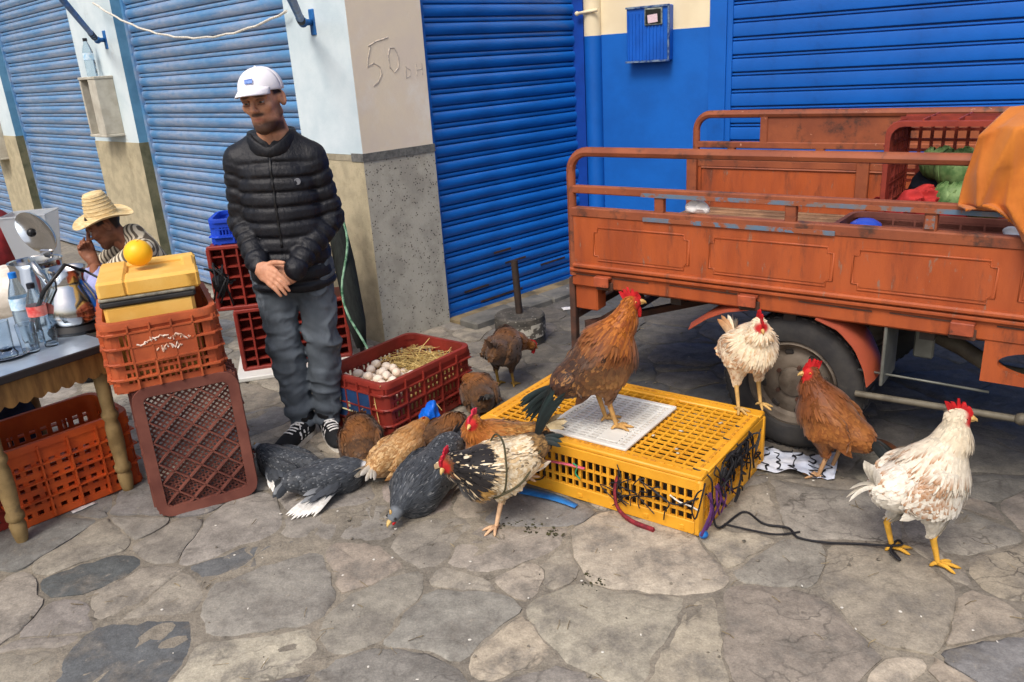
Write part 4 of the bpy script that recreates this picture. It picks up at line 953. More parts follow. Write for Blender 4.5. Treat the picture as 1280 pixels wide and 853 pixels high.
# --- load on the bed
t = thing('plastic_crate', 'dull red crate lying on its side in the tricycle bed, open side outward', 'crate', tw(.50, .72, .833), ta)
crate(t, .62, .42, .34, mt_redd, nv=13, wv=.012, hz=(.2, .4, .6, .8), wh=.012, ribs=4, rib_h=(.3, .6), base='grid')
place_parts(t, np.stack([[1., 0, 0], [0, 0, 1.], [0, -1., 0]], 1), (0, .16, .215))
t = thing('plastic_crate', 'shallow brown ribbed tray on the tricycle bed', 'crate', tw(.52, .22, .833), ta); crate(t, .78, .30, .115, mt_brown, nv=5, wv=.02, hz=(.5,), wh=.06, ribs=7, rib_h=(.1,), rim=.02, base='solid')
for v_, l_ in ((.22, 'brown ribbed tray under the tray with the blue tub lid'), (.76, 'brown ribbed tray under the big red crate')):
    t = thing('plastic_crate', l_, 'crate', tw(.52, v_, .716), ta); crate(t, .78, .34, .115, mt_brown, nv=5, wv=.02, hz=(.5,), wh=.06, ribs=7, rib_h=(.1,), rim=.02, base='solid')
mt_redcl = mat('red_cloth', S(176, 46, 44), .85, S(140, 32, 34), 12, .002, 40); mt_navycl = mat('dark_navy_cloth', S(30, 38, 54), .85, S(22, 26, 38), 9, .002, 30)
def heap(name, lab, cat, loc, r, m, seed, amp=.25, fs=16., h=.006):
    r = np.asarray(r, float)
    f = lambda p: smax(ell(p, (0, 0, r[2]*.55), r)+amp*r.min()*wob(p, fs, seed)*.5+amp*r.min()*np.abs(wob(p, fs*1.8, seed+1))*.5, -p[:, 2], .01)
    V, F = iso(f, -r*1.35-np.array([0, 0, .02]), r*1.35+np.array([0, 0, r[2]*.6]), h); mb = MB().add(V, F)
    o = obj(name, mb, m, None, tuple(loc), ta, smooth=True); return tag(o, lab, cat)
heap('red_cloth', 'crumpled red cloth in the crate on the tricycle', 'cloth', tw(.33, .60, .855), (.15, .10, .10), mt_redcl, 5, .9, 34)
heap('navy_cloth', 'dark navy cloth bunched behind the red cloth', 'cloth', tw(.36, .84, .856), (.13, .05, .13), mt_navycl, 8, .7, 26)
# cabbages: leaves round a core
mt_leaf = mat('cabbage_leaf', S(66, 98, 52), .6, S(120, 146, 92), 16, .0015, 30, rnd=.1)
def cabbage(loc, r, lab, seed):
    rr = np.random.default_rng(seed); t = thing('cabbage', lab, 'cabbage', loc, 0, 'cabbages in the tricycle crate'); obj('heart', MB().ball((0, 0, r*.9), r*.86, seg=14, rings=10), mt_leaf, t, smooth=True)
    for k in range(9):
        a = k*2.4; th0 = .25+.1*(k % 3); P = np.zeros((7, 7, 3))
        for i, u in enumerate(np.linspace(-1, 1, 7)):
            for j, v in enumerate(np.linspace(0, 1, 7)):
                ph = pi*.86-v*pi*.72; w_ = u*1.0*sin(pi*min(1, .18+v*.75)); rad = r*(.96+.05*(k % 3)+.10*v*v+.025*sin(7*u+k)*v)
                P[i, j] = (rad*sin(ph)*cos(a+w_), rad*sin(ph)*sin(a+w_), r*.9+rad*cos(ph))
        obj('leaf', MB().grid(P, thick=.0015), mt_leaf, t, smooth=True)
def tpix(x, y, v): return onplane(x, y, TO+Tn*v, Tn)
for (x_, y_, v_), r_c, l_ in (((1192, 252, .66), .085, 'green cabbage beside the red cloth in the tricycle crate'), ((1196, 212, .72), .085, 'green cabbage heaped on the others in the tricycle crate'), ((1230, 250, .62), .085, 'green cabbage against the orange cloth'), ((1172, 205, .80), .07, 'small green cabbage at the back of the tricycle crate')):
    p_ = tpix(x_, y_, v_); cabbage(p_-np.array([0, 0, r_c*.9]), r_c, l_, int(x_))
# blue tub lid, plastic bags
o = thing('blue_tub_lid', 'shiny blue tub lid lying in the brown tray', 'tub', tw(.215, .22, .848)); obj('dome', MB().lathe([(.06, 0), (.063, .06), (.055, .085), (.03, .1), (.001, .104)], 20), mat('glossy_blue', S(50, 84, 200), .25), o, smooth=True)
mt_bagw = mat('white_bag', S(224, 222, 220), .45, S(200, 198, 196), 9, .001, 40)
heap('plastic_bag', 'crumpled white plastic bag on the tricycle side rail', 'bag', tw(-.39, .02, .976), (.062, .026, .036), mt_bagw, 12, .8, 60, .004)
heap('plastic_bag', 'white plastic bag scrap inside the brown tray', 'bag', tw(.70, .2, .848), (.05, .05, .07), mt_bagw, 13, .8, 50, .005)
# orange cloth hanging over the rail
mt_tarp = mat('orange_cloth', S(190, 112, 36), .8, S(170, 94, 28), 4, .0015, 60, sheen=.2)
outl = [[(1262, 135), (1290, 132), (1330, 130), (1370, 140)], [(1222, 172), (1255, 160), (1300, 160), (1350, 165)], [(1204, 222), (1240, 212), (1282, 205), (1340, 210)], [(1196, 256), (1232, 256), (1264, 258), (1330, 262)], [(1197, 258), (1246, 263), (1272, 288), (1330, 300)], [(1200, 259), (1252, 266), (1280, 306), (1330, 330)]]
tpn = -Tn; C_ = np.array([[onplane(x, y, TO+tpn*d, Tn) for (x, y) in row] for row, d in zip(outl, (-.08, .045, .06, .062, .062, .064))])
def bil(Cg, m_, n_):
    from_i = np.linspace(0, Cg.shape[0]-1, m_); from_j = np.linspace(0, Cg.shape[1]-1, n_); out = np.zeros((m_, n_, 3))
    def w1(t, N): 
        k = np.arange(N); return k, None
    for a, u in enumerate(from_i):
        for b, v in enumerate(from_j):
            i, j = min(int(u), Cg.shape[0]-2), min(int(v), Cg.shape[1]-2); fu, fv = u-i, v-j; fu = fu*fu*(3-2*fu)*.5+fu*.5
            out[a, b] = (Cg[i, j]*(1-fu)+Cg[i+1, j]*fu)*(1-fv)+(Cg[i, j+1]*(1-fu)+Cg[i+1, j+1]*fu)*fv
    return out
Pc = bil(C_, 60, 56); uu = np.linspace(0, 1, 60)[:, None]; vv = np.linspace(0, 1, 56)[None]
rdg = lambda a: 1-2*np.abs(np.sin(a))**.7
dis = .026*rdg(4.6*vv+2.4*uu+.5)*(.25+uu)+.016*rdg(9*vv-4*uu)*(.2+uu)+.008*np.sin(13*uu+9*vv); Pc = Pc+dis[..., None]*tpn
mb = MB().grid(Pc[:, ::-1], thick=.004); tag(obj('orange_cloth', mb, mt_tarp, None, smooth=True), 'orange cloth draped over the tricycle side rail', 'cloth')
# ================================================================== TEA TABLE
mt_wood = mat('varnished_wood', S(150, 112, 62), .6, S(112, 80, 44), 5, .001, 30, stretch=(6, 6, 1), dirt_or_sheen=(S(84, 62, 38), .58, .8, 8))
mt_wood2 = mat('weathered_turned_wood', S(150, 126, 84), .7, S(116, 94, 58), 9, .001, 40, dirt_or_sheen=(S(90, 76, 54), .56, .75, 12))
mt_tin = mat('tin_table_top', S(186, 200, 214), .3, S(160, 174, 190), 5, metal=.55)
TC = np.array([-1.605, 3.03, 0]); te = radians(54)
tb = thing('tea_table', 'low wooden tea table with scalloped apron and tin top', 'table', TC, te)      # local x along the front edge, origin at the right front corner; y to the back
TLn, TDp, TZ = 1.25, .78, .66
obj('table_top', MB().box((-TLn/2, TDp/2, TZ-.012), (TLn+.03, TDp+.04, .02), bev=.004), mt_tin, tb)
obj('edge_strip', MB().box((-TLn/2, -.0205, TZ-.013), (TLn+.03, .012, .03), bev=.003).box((.0195, TDp/2, TZ-.0135), (.012, TDp+.03, .03), bev=.003), mat('dark_edge', S(40, 36, 36), .6), tb)
def apron(L, sc=.052, d=.092):
    pts = [(0, 0), (0, -d)]; n = int(round(L/sc))
    for k in range(n):
        for q in (0., .25, .5, .75): pts.append((L*(k+q)/n, -d-.016*abs(sin(pi*q))))
    return pts+[(L, -d), (L, 0)]
obj('apron', MB().prism([(-TLn+x, z) for x, z in apron(TLn)], .018, (0, .0, TZ-.024), (1, 0, 0), (0, 0, 1), (0, 1, 0)), mt_wood, tb)
obj('apron', MB().prism([(y, z) for y, z in apron(TDp)], .018, (-.002, 0.018, TZ-.024), (0, 1, 0), (0, 0, 1), (-1, 0, 0)), mt_wood, tb)
def leg(x, y, turned):
    if turned: pr = [(.020, 0), (.026, .03), (.030, .075), (.024, .09), (.033, .10), (.033, .118), (.025, .13), (.031, .22), (.030, .30), (.024, .325), (.033, .34), (.033, .355), (.025, .37), (.029, .5), (.031, TZ-.1), (.032, TZ-.03)]
    else: pr = [(.022, 0), (.027, .05), (.030, .16), (.027, .30), (.029, .31), (.029, .325), (.027, .335), (.031, TZ-.03)]
    obj('leg', MB().lathe(pr, 16, (x, y, 0)), mt_wood2, tb, smooth=50)
leg(-.04, .04, True); leg(-.04, TDp-.05, False); leg(-TLn+.05, .04, True); leg(-TLn+.05, TDp-.05, True); leg(-.475, .035, True)
def tbl(x, y): p = TC+rotz(te)@np.array([x, y, 0]); return np.array([p[0], p[1], TZ-.002])
def tpx(x, y): p = G(x, y, TZ-.002); return p
bottle('clear water bottle with blue cap on the tea table', tpx(36, 420), .27, .036, mt_capb, mt_label)
bottle('clear bottle with red label and dark cap on the tea table', tpx(56, 424), .235, .036, mt_capd, mt_labelr)
mt_glass = mat('clear_glass', S(236, 242, 246), .03, trans=1., ior=1.3)
def tumbler(px, h, r, lab):
    pr = [(r*.78, 0), (r*.84, .004), (r, h), (r*.93, h), (r*.76, .012), (.001, .011)]
    o = obj('tea_glass', MB().lathe(pr, 20), mt_glass, None, tuple(tpx(*px)), smooth=50); tag(o, lab, 'glass', 'tea glasses on the table')
tumbler((40, 440), .115, .036, 'tall ribbed tea glass next to the water bottle'); tumbler((65, 432), .075, .030, 'short clear tea glass before the chrome kettle'); tumbler((8, 438), .12, .034, 'tall tea glass standing by the metal plate')
tumbler((46, 428), .10, .032, 'tea glass between the two bottles')
mt_chrome = mat('chrome', S(206, 206, 208), .14, S(186, 184, 182), 4, metal=1., rvar=.05)
mt_black = mat('black_plastic', S(24, 24, 26), .35)
pl = thing('metal_plate', 'round metal plate at the table edge', 'plate', tpx(8, 446)); obj('dish', MB().lathe([(.001, .003), (.06, .003), (.085, .014), (.088, .012), (.062, 0), (.001, 0)], 28, caps=False), mt_chrome, pl, smooth=60)
kp = tpx(62, 396); kt = thing('chrome_pot', 'big chrome tea pot with its round lid propped open', 'tea pot', kp, radians(-20))
obj('body', MB().lathe([(.085, 0), (.10, .01), (.098, .06), (.082, .19), (.086, .205), (.088, .208), (.080, .206), (.075, .18), (.07, .05), (.001, .04)], 32, caps=False), mt_chrome, kt, smooth=50)
ld = obj('lid', MB().lathe([(.001, .022), (.03, .020), (.055, .012), (.078, -.002), (.082, -.012), (.078, -.010), (.05, .002), (.001, .008)], 32, (-.035, .07, .292), rotx(radians(-75))@rotx(pi)@rotx(pi), caps=False), mt_chrome, kt, smooth=60)
obj('knob', MB().ball((-.035, .045, .295), .016), mt_black, ld, smooth=True)
obj('hinge', MB().box((-.03, .078, .212), (.05, .014, .03), bev=.004), mt_chrome, kt)
kt.scale = (1.25, 1.25, 1.25); kp2 = tpx(98, 412); kt = thing('chrome_kettle', 'rounded chrome kettle with black handle on a black base', 'kettle', kp2, radians(10))
obj('body', MB().lathe([(.075, .03), (.088, .045), (.090, .07), (.078, .115), (.058, .155), (.054, .175), (.064, .205), (.068, .212), (.061, .208), (.050, .178), (.055, .15), (.001, .06)], 32, caps=False), mt_chrome, kt, smooth=50)
obj('base', MB().lathe([(.095, 0), (.10, .012), (.09, .03), (.001, .032)], 28, sy=.85), mt_black, kt, smooth=40)
obj('handle', MB().tube([(.066, -.02, .20), (.03, -.06, .235), (-.045, -.075, .16), (-.085, -.07, .10), (-.095, -.06, .03)], .0065, 8), mt_black, kt, smooth=True)
obj('spout', MB().tube([(-.05, .02, .16), (-.085, .03, .20), (-.10, .035, .235)], [.02, .014, .011], 10), mt_chrome, kt, smooth=True)
kt.scale = (1.25, 1.25, 1.25)
obj('cord', MB().tube([(.06, 0, .2), (.11, -.02, .17), (.14, 0, .185), (.17, .03, .18), (.2, .06, .17), (.22, .08, .19)], .004, 6), mt_black, kt, smooth=True)
# things on the ground behind the table
binp = np.array([-3.62, 6.0, 0]); t = thing('storage_bin', 'clear plastic bin standing on a white sack behind the table', 'bin', (-3.50, 5.95, .36), radians(10))
mt_clear = mat('frosted_clear_plastic', S(214, 218, 222), .25, trans=.55, ior=1.2, alpha=.8); mb = MB(); pth = [(-1, -1), (1, -1), (1, 1), (-1, 1)]
V = [(x*.11, y*.10, 0) for x, y in pth]+[(x*.16, y*.15, .40) for x, y in pth]+[(x*.152, y*.142, .40) for x, y in pth]+[(x*.104, y*.094, .006) for x, y in pth]
F = [(3, 2, 1, 0), (12, 13, 14, 15)]+[(k*4+i, k*4+(i+1) % 4, (k+1)*4+(i+1) % 4, (k+1)*4+i) for k in range(3) for i in range(4)]
obj('shell', mb.add(V, F), mt_clear, t); obj('rim', MB().tube([(x*.16, y*.15, .40) for x, y in pth], .008, 6, closed=True), mt_clear, t)
def sack(name, lab, cat, loc, r, m, seed, rz=0.):
    r = np.asarray(r, float); f = lambda p: smax(smax(ell(p, (0, 0, r[2]*.8), r*1.12), np.abs(p[:, 0])-r[0]*.96, .06)+.012*wob(p, 14, seed)+.006*wob(p, 40, seed+1), -p[:, 2], .02)
    V, F = iso(f, -r*1.3-np.array([0, 0, .02]), r*1.3+np.array([0, 0, r[2]*1.0]), .014); o = obj(name, MB().add(V, F), m, None, tuple(loc), rz, smooth=True); return tag(o, lab, cat)
sack('white_sack', 'filled white woven sack on the ground behind the table', 'sack', (-3.72, 5.95, 0), (.30, .24, .20), mat('white_sackcloth', S(222, 216, 206), .9, S(196, 188, 176), 9, .002, 60), 3)
sack('red_bag', 'dark red padded bag by the far shutter', 'bag', (-4.35, 6.75, .0), (.26, .22, .38), mat('dark_red_cloth', S(132, 30, 34), .7, S(96, 20, 26), 8, .002, 40), 6)
# navy trousered knee showing under the table edge
sack('navy_cloth', 'navy trousered knee under the tea table', 'cloth', (-2.36, 3.42, 0), (.14, .16, .24), mat('navy_denim', S(30, 42, 66), .9, S(22, 30, 48), 14, .002, 60), 9, .8)
# ================================================================== BY THE DEEP BLUE SHUTTER
bs = G(651, 415, 0); bs = np.array([.055, 4.60, 0]); t = thing('parasol_base', 'round concrete parasol base with short iron post', 'parasol base', bs)
mt_con2 = mat('grey_concrete', S(84, 80, 74), .9, S(60, 58, 54), 12, .003, 60); add_specks(mt_con2, S(160, 156, 146), 60, .18, .28, .6)
obj('block', MB().lathe([(.150, 0), (.153, .12), (.151, .166), (.142, .174), (.001, .176)], 36), mt_con2, t, smooth=40)
obj('label_band', MB().lathe([(.1545, .05), (.1545, .135)], 20, arc=2.4, caps=False, R=rotz(-2.1)), mat('torn_label', S(176, 172, 160), .9, S(84, 80, 74), 26, lo=.45, hi=.52), t)
obj('post', MB().tube([(0, .0, .16), (-.012, .01, .50)], [.021, .021], 12), mat('dark_iron', S(52, 46, 44), .6, S(72, 58, 50), 12, metal=.4), t, smooth=40)
def paper(px, s, rz, lab, z=.006, seed=0, m=None, crum=.25, ext=None):
    r = np.random.default_rng(seed); P = np.zeros((7, 7, 3)); 
    for i in range(7):
        for j in range(7): P[i, j] = ((i/6-.5)*s[0], (j/6-.5)*s[1], 0)
    q = P.reshape(-1, 3); h = (np.abs(wob(q, 3/max(s)*2, seed))*.6+.4*np.abs(wob(q, 8/max(s)*2, seed+2)))*crum*min(s); P[..., 2] = h.reshape(7, 7); P[..., :2] *= (1-.3*crum)
    p = G(*px); o = obj('paper_scrap', MB().grid(P, thick=.0008), m or mt_bagw, None, (p[0], p[1], z-.004+P[..., 2].min()*-1), rz, smooth=True); return tag(o, lab, 'paper')
paper((708, 367), (.11, .08), .6, 'crumpled white paper at the foot of the shutter', seed=2, crum=.6)
paper((709, 386), (.07, .06), .2, 'flat white paper square beside the tricycle leg', seed=3, crum=.08)
paper((105, 635), (.10, .03), .8, 'white paper strip on the ground beside the orange crate', seed=5, crum=.2)
paper((437, 500), (.05, .03), .3, 'tiny white scrap beside the egg crate', seed=6, crum=.3)
# folded parasol leaning in the corner behind the man
t = thing('folded_parasol', 'folded dark green parasol leaning against the corner pillar', 'parasol', (-.86, 4.36, 0)); lean = np.array([-.10, .10, .98]); lean = nrm([-.115, .20, 1.])
mb = MB(); f = lambda p: 0
P = [lean*z for z in (0, .1, .25, .6, .95, 1.05)]; obj('canopy', MB().tube(P[1:], [.03, .055, .062, .045, .02], 14, flat=.8), mat('dark_green_canvas', S(34, 40, 36), .8, S(24, 26, 26), 20, .004, 30, stretch=(4, 4, .3)), t, smooth=True)
obj('pole', MB().tube([(0, 0, 0), tuple(lean*1.12)], .014, 10), mt_mount, t, smooth=True)
mb = MB(); P = [tuple(lean*z+np.array([.05*cos(z*8)+.01, -.055+.01*sin(z*5), 0])) for z in np.linspace(.08, .98, 24)]
obj('cord', MB().tube(P, .007, 6), mat('green_cord', S(40, 96, 62), .6, S(150, 190, 160), 30), t)
# ================================================================== CORDS, RIBBONS AND RAGS ROUND THE POULTRY CRATE
def yw(x, y, z): return YC+rotz(ya)@np.array([x, y, 0])+np.array([0, 0, z])
mt_string = mat('black_string', S(28, 28, 32), .7); mt_purple = mat('purple_rag', S(86, 40, 96), .8, S(60, 30, 74), 30); mt_pink = mat('pink_ribbon', S(226, 110, 130), .6, S(200, 84, 110), 20)
def curve(P, n=8):
    P = [np.asarray(p, float) for p in P]; out = []
    for i in range(len(P)-1):
        p0, p1, p2, p3 = P[max(i-1, 0)], P[i], P[i+1], P[min(i+2, len(P)-1)]
        for k in range(n): t = k/n; out.append(.5*((2*p1)+(-p0+p2)*t+(2*p0-5*p1+4*p2-p3)*t*t+(-p0+3*p1-3*p2+p3)*t**3))
    return out+[P[-1]]
def string(name, lab, P, r, m, n=8): return tag(obj(name, MB().tube(curve(P, n), r, 5), m, None, smooth=True), lab, 'string')
# tangle tied through the right end of the crate
r_ = np.random.default_rng(12); mb = MB()
for k in range(30):
    p = np.array([YL/2+.012, r_.normal()*.09-.04, .16+r_.normal()*.035]); P = [yw(*p)]
    for j in range(5): p = p+np.array([r_.normal()*.010, r_.normal()*.04, r_.normal()*.035]); p[0] = max(YL/2+.006, min(YL/2+.045, p[0])); p[2] = min(max(p[2], .03), YH); P.append(yw(*p))
    mb.tube(curve(P, 4), .0028+.002*r_.random(), 4)
for y in (-.27, -.2, -.1, 0, .12): mb.tube(curve([yw(YL/2-.05, y, YH+.018), yw(YL/2+.012, y+.01, YH-.01), yw(YL/2+.016, y+.02, .12), yw(YL/2+.02, y+.03, .06)], 5), .0035, 4)
tag(obj('cord_tangle', mb, mt_string), 'tangle of black cords tied to the end of the poultry crate', 'cord')['kind'] = 'stuff'
mb = MB()
for k in range(7):
    y = -.24+r_.normal()*.05; P = [yw(YL/2+.02, y, .17), yw(YL/2+.035, y+r_.normal()*.03, .11), yw(YL/2+.03, y+r_.normal()*.04, .05)]; mb.tube(curve(P, 4), .0035+.003*r_.random(), 5, flat=.4)
tag(obj('purple_rag', mb, mt_purple), 'purple rag knotted to the corner of the poultry crate', 'rag')
tag(obj('blue_plastic_scrap', MB().ball((0, 0, .014), (.018, .014, .014), rotz(.4), 9, 7), mat('blue_scrap', S(40, 130, 210), .4, S(30, 100, 180), 20, .002, 60), None, tuple(yw(YL/2+.012, -YW/2+.0, 0.0)), smooth=True), 'small blue plastic scrap at the near corner of the crate', 'scrap')
mb = MB()
for k in range(9):
    x = .27+r_.normal()*.05; P = [yw(x, -YW/2-.008, .17+r_.normal()*.02)]
    for j in range(4): P.append(yw(x+r_.normal()*.03, -YW/2-.012-.01*r_.random(), .17-.03*(j+1)+r_.normal()*.012))
    mb.tube(curve(P, 4), .0025, 4)
mb.tube(curve([yw(-.15, -YW/2-.01, .21), yw(-.14, -YW/2-.03, .12), yw(-.16, -YW/2-.02, .06), yw(-.22, -YW/2-.03, .04)], 6), .003, 4); mb.tube(curve([yw(.30, -YW/2-.012, .15), yw(.4, -YW/2-.03, .12), yw(.47, -YW/2-.02, .15), yw(.50, -YW/2+.03, .16)], 6), .0035, 4)
_ct = tag(obj('cord_tangle', mb, mt_string), 'thin black cords knotted along the front bars of the poultry crate', 'cord'); _ct['kind'] = 'stuff'
string('red_net', 'dark red net string hanging off the crate front onto the ground', [yw(.17, -YW/2-.012, .155), yw(.165, -YW/2-.022, .10), yw(.18, -YW/2-.03, .04), yw(.24, -YW/2-.045, .012), yw(.32, -YW/2-.055, .010)], [.007]*4*8+[.012], mat('red_net', S(140, 40, 50), .8, S(100, 30, 40), 60, .002, 120)) if False else None
mb = MB(); mb.tube(curve([yw(.17, -YW/2-.012, .155), yw(.165, -YW/2-.022, .10), yw(.18, -YW/2-.03, .04), yw(.24, -YW/2-.045, .012), yw(.34, -YW/2-.055, .008)], 8), np.linspace(.007, .014, 33), 6, flat=.6)
tag(obj('red_net', mb, mat('red_net', S(140, 40, 50), .8, S(100, 30, 40), 60, .003, 120)), 'dark red net string hanging off the crate front onto the ground', 'string')
mb = MB(); P = curve([yw(-.42, -YW/2-.20, .10), yw(-.33, -YW/2-.12, .115), yw(-.2, -YW/2-.03, .135), yw(-.06, -YW/2-.012, .148), yw(.03, -YW/2-.01, .15)], 8); mb.tube(P, .008, 6, flat=.25)
tag(obj('pink_ribbon', mb, mt_pink, None, smooth=True), 'pink ribbon tied from the crate bars to a bird leg', 'ribbon')
string('green_string', 'green string knot on the crate bars', [yw(-.02, -YW/2-.012, .16), yw(-.0, -YW/2-.014, .15), yw(-.01, -YW/2-.012, .12), yw(.01, -YW/2-.012, .10)], .0035, mat('green_string', S(40, 140, 100), .6))
P = np.zeros((3, 16, 3))
for j, t_ in enumerate(np.linspace(0, 1, 16)):
    c = yw(-.60+.62*t_, -YW/2-.06-.02*sin(t_*5)+.05*(1-t_)-.02*t_, .008+.004*sin(t_*9))
    for i in range(3): P[i, j] = c+rotz(ya)@np.array([0, (i-1)*.034*(1-.6*t_**3), 0])+np.array([0, 0, .0015*(i == 1)])
tag(obj('blue_strap', MB().grid(P, thick=.0012), mat('blue_strap', S(44, 120, 190), .5, S(30, 92, 156), 20), None, smooth=True), 'flat blue plastic strap on the ground along the crate', 'strap')
WHF = G(1120, 690)
mb = MB(); mb.tube(curve([yw(YL/2+.02, -.25, .06), yw(YL/2+.04, -.24, .012), G(930, 640, .006), G(955, 655, .006), G(985, 660, .006), G(998, 672, .006), G(1030, 678, .006), G(1075, 680, .006), (WHF[0]-.03, WHF[1]+.01, .02), (WHF[0]+.01, WHF[1]-.012, .035), (WHF[0]+.01, WHF[1]+.02, .03), (WHF[0]-.03, WHF[1]-.02, .02), G(1125, 700, .01), G(1110, 682, .01)], 8), .0042, 6)
tag(obj('tether', mb, mt_string, None, smooth=True), 'black tether cord running from the crate to the white hen', 'cord')
string('black_string', 'loose black string end on the ground by the crate corner', [G(905, 655, .006), G(935, 662, .005), G(970, 668, .005), G(1000, 665, .005)], .0035, mt_string)
string('string', 'white string knotted on the crate corner bars', [yw(.38, -YW/2-.01, .14), yw(.42, -YW/2-.014, .125), yw(.46, -YW/2-.012, .12), yw(.485, -YW/2-.008, .11)], .0035, mt_rope)
# patterned rag on the ground by the wheel
mt_rag = mat('patterned_rag', S(202, 206, 216), .9, S(170, 178, 196), 14, .002, 60); 
def rag():
    N = 34; P = np.zeros((N, N, 3)); 
    for i in range(N):
        for j in range(N): P[i, j] = ((i/(N-1)-.5)*.30, (j/(N-1)-.5)*.19, 0)
    q = P.reshape(-1, 3); h = .030*np.abs(wob(q, 22, 4))+.014*np.abs(wob(q, 55, 5)); P[..., 2] = h.reshape(N, N); P[..., 0] += .025*wob(q, 18, 6).reshape(N, N); P[..., 1] += .025*wob(q, 18, 7).reshape(N, N); P[..., 2] -= P[..., 2].min()-.002
    return P
c = G(993, 583); t = thing('rag', 'crumpled pale rag with black bands beside the wheel', 'rag', c, radians(-25)); Pr = rag(); obj('cloth', MB().grid(Pr, thick=.0012), mt_rag, t, smooth=True)
mb = MB()
for k in range(5):
    row = Pr[4+6*k, :, :]+np.array([0, 0, .003]); mb.tube(curve(row[::3]+np.random.default_rng(k).normal(size=(12, 3))*np.array([.012, .004, .002]), 3), .004, 4, flat=.5)
obj('black_band', mb, mt_string, t, smooth=True)
# blue bag by the egg crate
heap('blue_bag', 'scrunched bright blue plastic bag beside the egg crate', 'bag', G(540, 552)+np.array([0, .06, .0]), (.05, .05, .11), mat('blue_bag', S(20, 110, 220), .35, S(14, 84, 190), 14, .003, 60), 21, .9, 40, .005)
# ---- litter on the pavement
straw('ground_litter', 260, (0, 3.2), (1.6, 1.6), (.004, .008), .05, 'scattered straw bits on the pavement', 'straw', seed=11, rad=.0011, up=.02, m=mat('dry_litter', S(150, 134, 100), .9, S(90, 78, 58), 40))
r_ = np.random.default_rng(31); mb = MB()
for k in range(420):
    p = (r_.uniform(-2.2, 2.0), r_.uniform(1.6, 4.8)); s = .0025+.006*r_.random()**3; mb.ball((*p, s*.3+.001), (s, s*r_.uniform(.5, 1), s*.5), rotz(r_.random()*6), 5, 4)
o = obj('grit', mb, mat('grit', S(140, 132, 118), .9, S(70, 66, 60), 30)); tag(o, 'scattered grit and small pebbles on the pavement', 'grit'); o['kind'] = 'stuff'
mb = MB()
for k in range(70):
    p = (r_.uniform(-1.2, 1.6), r_.uniform(1.7, 3.4)); mb.ball((*p, .0015), (.004*r_.random()+.002, .004*r_.random()+.002, .0015), None, 6, 4)
o = obj('droppings', mb, mat('white_specks', S(206, 202, 192), .9)); tag(o, 'white specks of bird droppings on the pavement', 'droppings'); o['kind'] = 'stuff'
mb = MB(); cs = [G(690, 665), G(665, 660), G(640, 652), G(740, 725)]
for c in cs:
    for k in range(26): p = c[:2]+r_.normal(size=2)*.02; s = .002+.006*r_.random(); mb.ball((*p, .0005), (s, s*.6, .0015), rotz(r_.random()*6), 7, 4)
o = obj('moss', mb, mat('moss_and_muck', S(70, 68, 40), .9, S(44, 44, 34), 40)); tag(o, 'dark green muck trodden into the paving joints', 'moss'); o['kind'] = 'stuff'
# ================================================================== BIRDS
mt_body = mat('bird_skin_and_down', attr=True, rough=.75, col2=(.75, .75, .75, 1), scale=40, spec=.2)
mt_feather = mat('feather', attr=True, rough=.55, col2=(.8, .78, .76, 1), scale=60, spec=.3, sheen=.15)
mt_comb = mat('red_comb', S(196, 30, 34), .5, S(160, 18, 24), 40, .001, 150, spec=.4)
mt_beak = mat('horn_beak', S(214, 186, 120), .4, S(180, 140, 80), 30)
mt_eyeo = mat('amber_eye', S(206, 120, 30), .1, spec=.6); mt_pupil = mat('pupil', S(8, 8, 8), .05, spec=.6)
C3 = lambda r, g, b: np.array(S(r, g, b)[:3])
def lerp(a, b, t): return a+(b-a)*t
def quill(mb, P, w, nrm_hint, c0, c1, seg=None):
    P = np.asarray(P, float); n = len(P); T = np.gradient(P, axis=0); T /= np.linalg.norm(T, axis=1)[:, None]+1e-9; V = []; Cc = []
    for i in range(n):
        t = i/(n-1); s = nrm(np.cross(T[i], nrm_hint)); up = np.cross(s, T[i]); ww = w*(.22+.78*min(1, t*2.6))*(sqrt(max(0, 1-((t-.55)/.45)**2)) if t > .55 else 1)
        ww = max(ww, w*.06); c = lerp(np.asarray(c0), np.asarray(c1), t)
        V += [P[i]-s*ww-up*ww*.18, P[i]+up*ww*.12, P[i]+s*ww-up*ww*.18]; Cc += [c*.92, c, c*1.05]
    F = []
    for i in range(n-1): a = 3*i; F += [(a, a+1, a+4, a+3), (a+1, a+2, a+5, a+4)]
    mb.add(V, F, np.array(Cc))
def arcpath(p, d, up, L, bend, n=8):
    d = nrm(d); up = np.asarray(up, float); P = [np.asarray(p, float)]
    for i in range(n-1): d = nrm(d+up*bend/(n-1)); P.append(P[-1]+d*L/(n-1))
    return P
